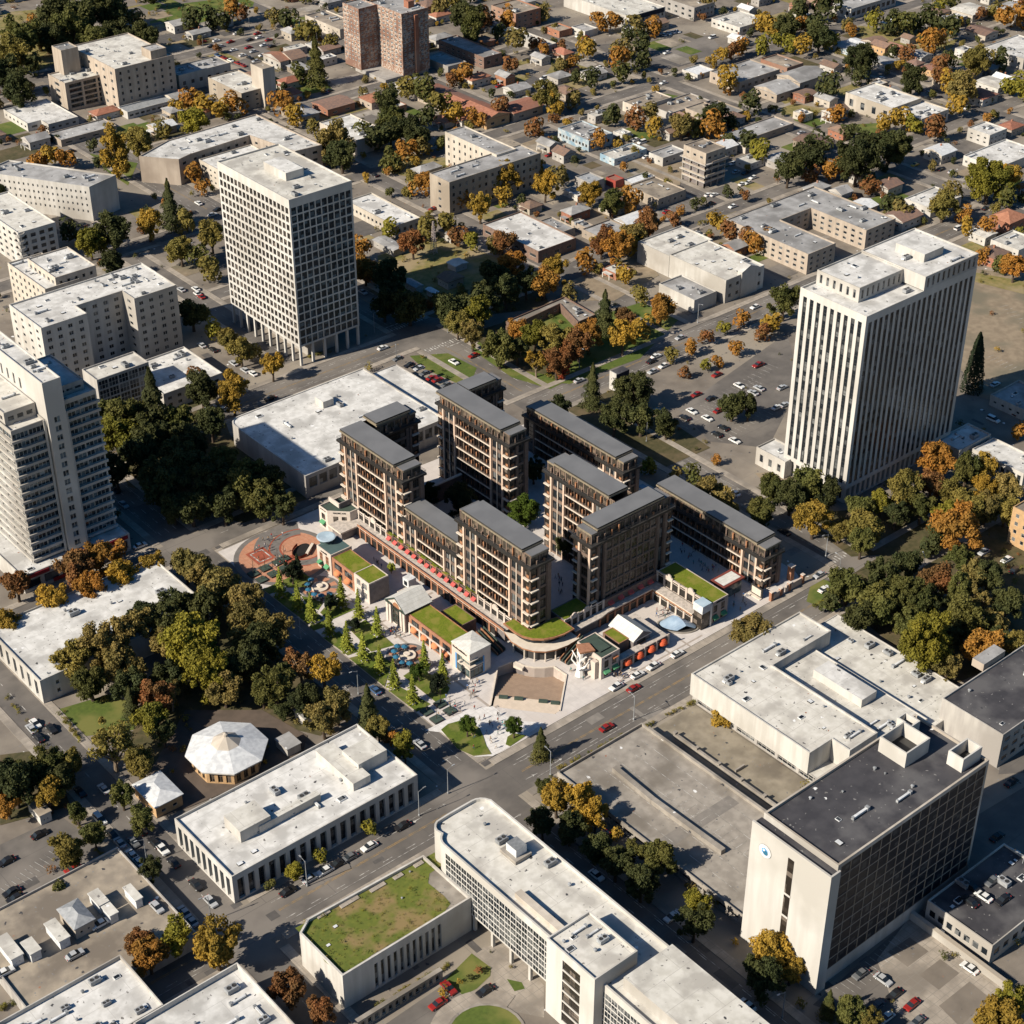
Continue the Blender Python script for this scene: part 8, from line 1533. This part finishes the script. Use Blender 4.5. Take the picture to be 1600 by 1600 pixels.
C_ = """948,1136,Ar 990,1075,Ar 577,1322,Aw 629,1290,Ak 508,1360,Aw 485,1372,As 450,1392,Ak 527,1349,Ak 546,1339,Ag 932,1367,Bw 1050,1432,Aw 1168,1570,Bw 586,1078,Bb 656,1162,Bs 684,1568,Ar 758,1547,Ak 701,1543,Br
162,1232,Bs 125,1237,Bk 156,1280,Bwv 175,1303,Bk 187,1316,Bs 208,1315,Bg 219,1296,Bkv 242,1317,Bk 253,1326,Bwp 271,1347,Bk 206,1335,Bw 216,1345,Bw 306,1382,Bk 329,1408,Bs 288,1424,Bs 299,1438,Bs
114,1357,Ar 62,1303,Ak 18,1393,Ak 24,1403,Ak 10,1345,Ak 55,1130,Bw 49,1138,Bs 80,1138,Bk 60,1152,Bk
200,170,Aw 228,208,Aw 310,317,Bw 332,335,As 340,327,Ak 130,350,Bk 150,351,Bk 46,218,Bs 51,228,Bb 72,240,Bs 92,238,As 110,236,Ak 265,163,As 231,173,As
317,65,Ar 338,63,Aw 360,65,Ar 370,52,Aw 390,62,Ak 379,86,Aw 396,80,As 340,86,Bb 350,90,Br 360,94,Bw 371,98,Br 380,102,Br 405,58,Aw 420,62,Ar 412,70,Aw 425,72,Ak 402,52,Ar 410,86,Aw 345,72,As 330,72,Ak 388,74,Ar 400,95,As 390,90,Bk 365,78,Aw
570,145,Bw 578,150,Bw 507,144,Ab 514,141,Ak 780,134,Ar 585,273,Bk 647,284,Ak 677,326,Ar
983,211,Aw 993,218,Aw 1003,222,Awv 1010,245,Aw 858,242,Ar 875,242,Ar 888,250,Aw 1037,129,Aw 1042,82,Aw 1113,58,Awv 1036,54,Bw 1044,52,Bw 1051,50,Bw 1058,49,Bw 938,105,Bw 850,122,Awv 1145,322,Aw 1110,318,Ak 1042,331,Ar 1107,304,Aw 1116,304,Aw 1177,277,Aw 1169,285,Aw 1145,255,Aw 915,58,Ar 905,56,Awv 1160,287,Aw 1150,268,As 1165,270,Ak
1307,113,Aw 1341,117,Aw 1377,122,Aw 1430,257,Ay 1486,234,Aw 1518,240,As 1470,264,Ak 1487,268,As 1511,168,Aw 1452,145,Bs 1448,153,Bk 1540,325,Ak 1388,280,Ay 1385,291,Aw 1374,288,Abv 1498,356,Awv 1252,207,As 1295,163,Aw 1376,184,Ab 1522,187,Ak 1566,195,Ab 1470,244,Bwv
1222,605,As 1214,636,Aw 1226,632,As 1555,600,Aw 1552,655,Bwv 1590,645,Ak
1081,642,Bw 1105,653,Bw 1130,668,Bk 1148,688,Bw 1155,602,Bw 1186,606,Bs 1177,613,Bs 1123,641,Ar 1088,616,Ar 1111,622,Ak 1120,585,Ar 1185,570,Arp 1025,556,Aw 1037,571,Aw 1020,580,As 1018,564,Ak 1063,527,As 1180,479,Aw 905,594,As 1148,770,Bw 1070,652,Bk 1120,678,Bk 1030,642,Bs
598,543,Aw 567,456,Bs 590,476,Bk 610,487,Bk 621,490,Bs 631,494,Bs 709,565,Bw 740,555,Ar 422,622,Ak 329,636,As 347,640,Aw 283,452,Bs 306,451,Bw 309,459,Bw 314,463,Br 315,539,Bs 333,546,Bk 365,567,Bs 383,578,Bs 395,583,Bw 193,788,Bs 180,765,Bk 219,852,Aw
1288,920,Aw 1280,898,As 1225,831,Bk 1537,862,As 1573,874,Aw 1586,890,Ak 1525,918,Aw 1380,1530,Bs 1345,1521,Ag 1370,1571,Ag 1425,1569,Ar 1398,1553,Ak 1385,1589,Aw 1433,1596,Ag 1515,1512,Bw 1472,1461,Bw 1500,1484,Bs 1573,1463,Aw 1588,1448,Ak 1587,1334,Bw 1558,1307,Ak 1580,1222,Ak"""
for tk in C_.split():
    a, b, c = tk.split(','); car(int(a), int(b), c[0], c[1], {'v': 'van', 'p': 'pickup'}.get(c[2:], 'sedan'))
for a, b in ((1058, 1021), (1021, 1040), (996, 1054), (963, 1072)): car(a, b, 'A', 'w', 'sedan', .17)
for a, b, c in ((622, 560, 'g'), (640, 570, 'k'), (655, 575, 's'), (664, 583, 'g'), (675, 590, 'r'), (684, 593, 'r'), (697, 601, 'g')): car(a, b, 'A', c, 'sedan', DECKZ-.35)
for a, b, d, c in ((1537, 1400, 'B', 'w'), (1520, 1386, 'B', 'k'), (1515, 1408, 'B', 'k'), (1567, 1405, 'A', 'k'), (1550, 1376, 'A', 'g')): car(a, b, d, c, 'sedan', 5.95)
for a, b, d, c in ((156, 1443, 'A', 'w'), (245, 1417, 'B', 's'), (117, 1491, 'A', 's'), (8, 1518, 'A', 'w')): car(a, b, d, c, 'sedan', 3.75)
car(940, 1305, 'A', 'k', 'sedan', 3.15)
# ------------------------------------------------------------------ people, one skinned body mesh each
SK = {'skin': (.42, .26, .18), 'hair': (.03, .02, .015), 'white': (.6, .6, .58), 'black': (.02, .02, .022), 'blue': (.04, .12, .3), 'red': (.4, .04, .03), 'teal': (.05, .3, .3), 'tan': (.36, .27, .17), 'grey': (.2, .2, .2), 'navy': (.02, .03, .07), 'denim': (.07, .11, .2)}
for k, c in SK.items(): mat('cloth_'+k, c, tuple(x*.85 for x in c), rough=.9)
def body(step, arm):
    """one continuous figure: legs, trunk, arms, neck and head grown from a skeleton"""
    J = {'hip': (0, 0, .94), 'waist': (0, 0, 1.1), 'chest': (.01, 0, 1.34), 'neck': (.01, 0, 1.50), 'chin': (.03, 0, 1.58), 'head': (.02, 0, 1.68), 'crown': (.01, 0, 1.76)}; E_ = [('hip', 'waist'), ('waist', 'chest'), ('chest', 'neck'), ('neck', 'chin'), ('chin', 'head'), ('head', 'crown')]
    for s, n in ((1, 'l'), (-1, 'r')):
        f = step*s; J['th'+n] = (0, .1*s, .88); J['kn'+n] = (f*.2+.03, .1*s, .5); J['an'+n] = (f*.36-(.06 if f < 0 else 0), .1*s, .09 if f >= 0 else .13); J['to'+n] = (f*.36+.15, .11*s, .04 if f >= 0 else .06)
        E_ += [('hip', 'th'+n), ('th'+n, 'kn'+n), ('kn'+n, 'an'+n), ('an'+n, 'to'+n)]
        J['sh'+n] = (0, .19*s, 1.43); J['el'+n] = (-f*.12-.02, .25*s, 1.16); J['wr'+n] = (-f*.2+arm*(.22 if s > 0 else .05), .26*s, .92+arm*(.3 if s > 0 else 0)); J['ha'+n] = (-f*.22+arm*(.3 if s > 0 else .06)+.03, .26*s, .84+arm*(.36 if s > 0 else 0))
        E_ += [('chest', 'sh'+n), ('sh'+n, 'el'+n), ('el'+n, 'wr'+n), ('wr'+n, 'ha'+n)]
    RD = {'hip': .15, 'waist': .13, 'chest': .16, 'neck': .06, 'chin': .075, 'head': .105, 'crown': .08, 'th': .09, 'kn': .062, 'an': .042, 'to': .036, 'sh': .065, 'el': .046, 'wr': .034, 'ha': .036}
    ks = list(J); me = bpy.data.meshes.new('person'); me.from_pydata([J[k] for k in ks], [(ks.index(a), ks.index(b)) for a, b in E_], [])
    o = bpy.data.objects.new('person', me); COL.objects.link(o); sk = o.modifiers.new('s', 'SKIN'); sv = me.skin_vertices[0].data
    for i, k in enumerate(ks): r = RD.get(k, RD.get(k[:-1], .05)); sv[i].radius = (r, r); sv[i].use_root = k == 'hip'
    ss = o.modifiers.new('u', 'SUBSURF'); ss.levels = 1
    dg = bpy.context.evaluated_depsgraph_get(); m2 = bpy.data.meshes.new_from_object(o.evaluated_get(dg)); bpy.data.objects.remove(o); m2.materials.clear()
    for k in ('skin', 'hair', 'white', 'black'): m2.materials.append(MATS['cloth_'+k])
    for p in m2.polygons:
        c = p.center; z = c.z; hand = abs(c.y) > .2 and z < 1.0+arm*.3
        p.material_index = 1 if z > 1.70 or (z > 1.6 and c.x < -.02) else 0 if z > 1.49 or hand else 2 if z > .95 else (3 if z > .1 else 1); p.use_smooth = True
    return m2
PB = [body(1, 0), body(.7, 1), body(.05, 0), body(-.9, .4)]
ZONES = [(((668, 1128), (700, 1085), (722, 1072), (745, 1080), (735, 1105), (700, 1122)), 20, .17), (((735, 1108), (765, 1106), (795, 1128), (775, 1172), (760, 1160), (752, 1136)), 20, .18), (((385, 850), (440, 832), (462, 862), (430, 885), (400, 880)), 16, .2), (((425, 870), (460, 862), (452, 890), (430, 900)), 6, .2), (((1050, 848), (1085, 852), (1128, 890), (1112, 902), (1076, 880)), 30, .17), (((1140, 936), (1165, 925), (1172, 942), (1150, 960)), 10, .17), (((1018, 948), (1052, 950), (1042, 966), (1024, 972)), 13, .17), (((955, 1058), (985, 1045), (990, 1056), (962, 1076)), 14, .17), (((605, 978), (636, 992), (628, 1000), (604, 988)), 9, .17), (((680, 752), (700, 762), (690, 790), (672, 775)), 10, .17), (((866, 905), (884, 895), (884, 925), (870, 932)), 9, .17), (((900, 1040), (925, 1058), (905, 1066), (880, 1050)), 4, .17), (((560, 860), (590, 880), (600, 890), (575, 872)), 6, .17), (((735, 1150), (748, 1150), (748, 1172), (738, 1170)), 3, .3), (((730, 1066), (745, 1064), (760, 1056), (745, 1078)), 5, .17)]
for poly, n, z in ZONES:
    xs = [p[0] for p in poly]; ys = [p[1] for p in poly]; k = 0
    while k < n:
        a, b = R.uniform(min(xs), max(xs)), R.uniform(min(ys), max(ys))
        if not inside((a, b), poly): continue
        k += 1; x, y = P(a, b, z); o = bpy.data.objects.new('person', R.choice(PB)); COL.objects.link(o); o.location = (x, y, z); o.rotation_euler = (0, 0, R.uniform(0, 6.28)); s = R.uniform(.94, 1.05); o.scale = (s, s, s)
        t, l = R.choice(['white', 'white', 'black', 'blue', 'red', 'teal', 'grey', 'tan']), R.choice(['black', 'denim', 'navy', 'tan'])
        for i, q in ((2, t), (3, l)): o.material_slots[i].link = 'OBJECT'; o.material_slots[i].material = MATS['cloth_'+q]
        o['category'] = 'person'; o['group'] = 'people walking about the new quarter'; AUTO.append((o, 'person in %s top, %s trousers' % (t, {'denim': 'denim', 'tan': 'tan', 'black': 'black', 'navy': 'navy'}[l]), a, b))
# ------------------------------------------------------------------ street lamps
lm = MB(); lm.tube((0, 0, 0), (0, 0, 8.6), .13, .08, 'metal_grey', 8); lm.lathe((0, 0), [(.25, 0), (.25, .5), (.14, .6)], 'metal_grey', 8); LP = lm.mesh('pole')
lm = MB(); lm.tube((0, 0, 8.5), (1.9, 0, 9.), .06, .05, 'metal_grey', 6); LA = lm.mesh('arm')
lm = MB(); lm.box(1.6, -.16, 8.92, 2.5, .16, 9.08, 'metal_grey'); lm.face([(1.65, -.13, 8.915), (1.65, .13, 8.915), (2.45, .13, 8.915), (2.45, -.13, 8.915)], 'lamp_clear'); LH = lm.mesh('lamp_head')
for a, b, r in ((585, 520, 0), (700, 520, 2), (620, 575, 1), (860, 1212, 1.6), (990, 1125, 1.6), (1180, 1015, -1.6), (655, 1275, 0), (480, 1385, 1.6), (330, 1440, 3), (230, 1350, 3), (1592, 1375, 2), (1222, 1590, 3), (1010, 690, 0), (1290, 870, 3), (1310, 905, 1.6), (905, 575, -1.6), (1090, 505, -1.6), (318, 80, 0), (390, 45, 1), (700, 1240, 0), (470, 1000, 3), (560, 1085, 3), (1440, 905, 1), (1180, 1500, 3)):
    x, y = P(a, b); o = bpy.data.objects.new('street_lamp', None); COL.objects.link(o); o.location = (x, y, .1); o.rotation_euler = (0, 0, r)
    for n, me in (('pole', LP), ('arm', LA), ('lamp_head', LH)): c = bpy.data.objects.new(n, me); COL.objects.link(c); c.parent = o
    o['category'] = 'street lamp'; o['group'] = 'street lamps'; AUTO.append((o, 'grey single-arm street lamp', a, b))
# ------------------------------------------------------------------ labels that single each one out
AUTO += [t[:4] for t in FAUTO]
POS = {t[0].name: t[4] for t in FAUTO if len(t) > 4}
LM = []
for ph, ft in LAND:
    c = (sum(p[0] for p in ft)/len(ft), sum(p[1] for p in ft)/len(ft)); q = proj(c[0], c[1], 2.); LM.append((ph, ft, q[0], q[1]))
def near(x, y):
    best = None
    for ph, ft, px, py in LM:
        d = 0. if len(ft) > 2 and inside((x, y), ft) else min(math.hypot(x-p[0], y-p[1]) for p in ft+[((ft[i][0]+ft[i-1][0])/2, (ft[i][1]+ft[i-1][1])/2) for i in range(len(ft))])
        if best is None or d < best[0]: best = (d, ph, px, py)
    return best
rows = []
for o, words, px, py in AUTO:
    d, ph, lx, ly = near(*POS.get(o.name, (o.location[0], o.location[1]))); dx, dy = px-lx, py-ly
    rel = ('right of' if dx > 0 else 'left of') if abs(dx) > abs(dy)*1.1 else ('in front of' if dy > 0 else 'behind')
    if d == 0.: rel = 'on' if o.location[2] > 2 else 'beside'
    rows.append([o, words, rel, ph, px, py])
ORD = 'first second third fourth fifth sixth seventh eighth ninth tenth eleventh twelfth thirteenth fourteenth fifteenth sixteenth'.split()
from collections import defaultdict
for stage in (0, 1):
    grp = defaultdict(list)
    for r in rows: grp[(r[1], r[2], r[3])].append(r)
    if stage == 0:
        for k, v in grp.items():
            if len(v) > 9:
                v.sort(key=lambda r: r[5]); h = len(v)//2
                for i, r in enumerate(v): r[2] += ' and farther from' if False else ''; r[1] = ('nearer ' if i >= h else 'farther ')+r[1]
    else:
        for k, v in grp.items():
            v.sort(key=lambda r: r[4])
            for i, r in enumerate(v):
                s = '%s %s %s' % k
                if len(v) == 2: s += ', the %s one' % ('left' if i == 0 else 'right')
                elif len(v) > 2: s += ', %s from left' % (ORD[i] if i < len(ORD) else 'number %d' % (i+1))
                r[0]['label'] = s
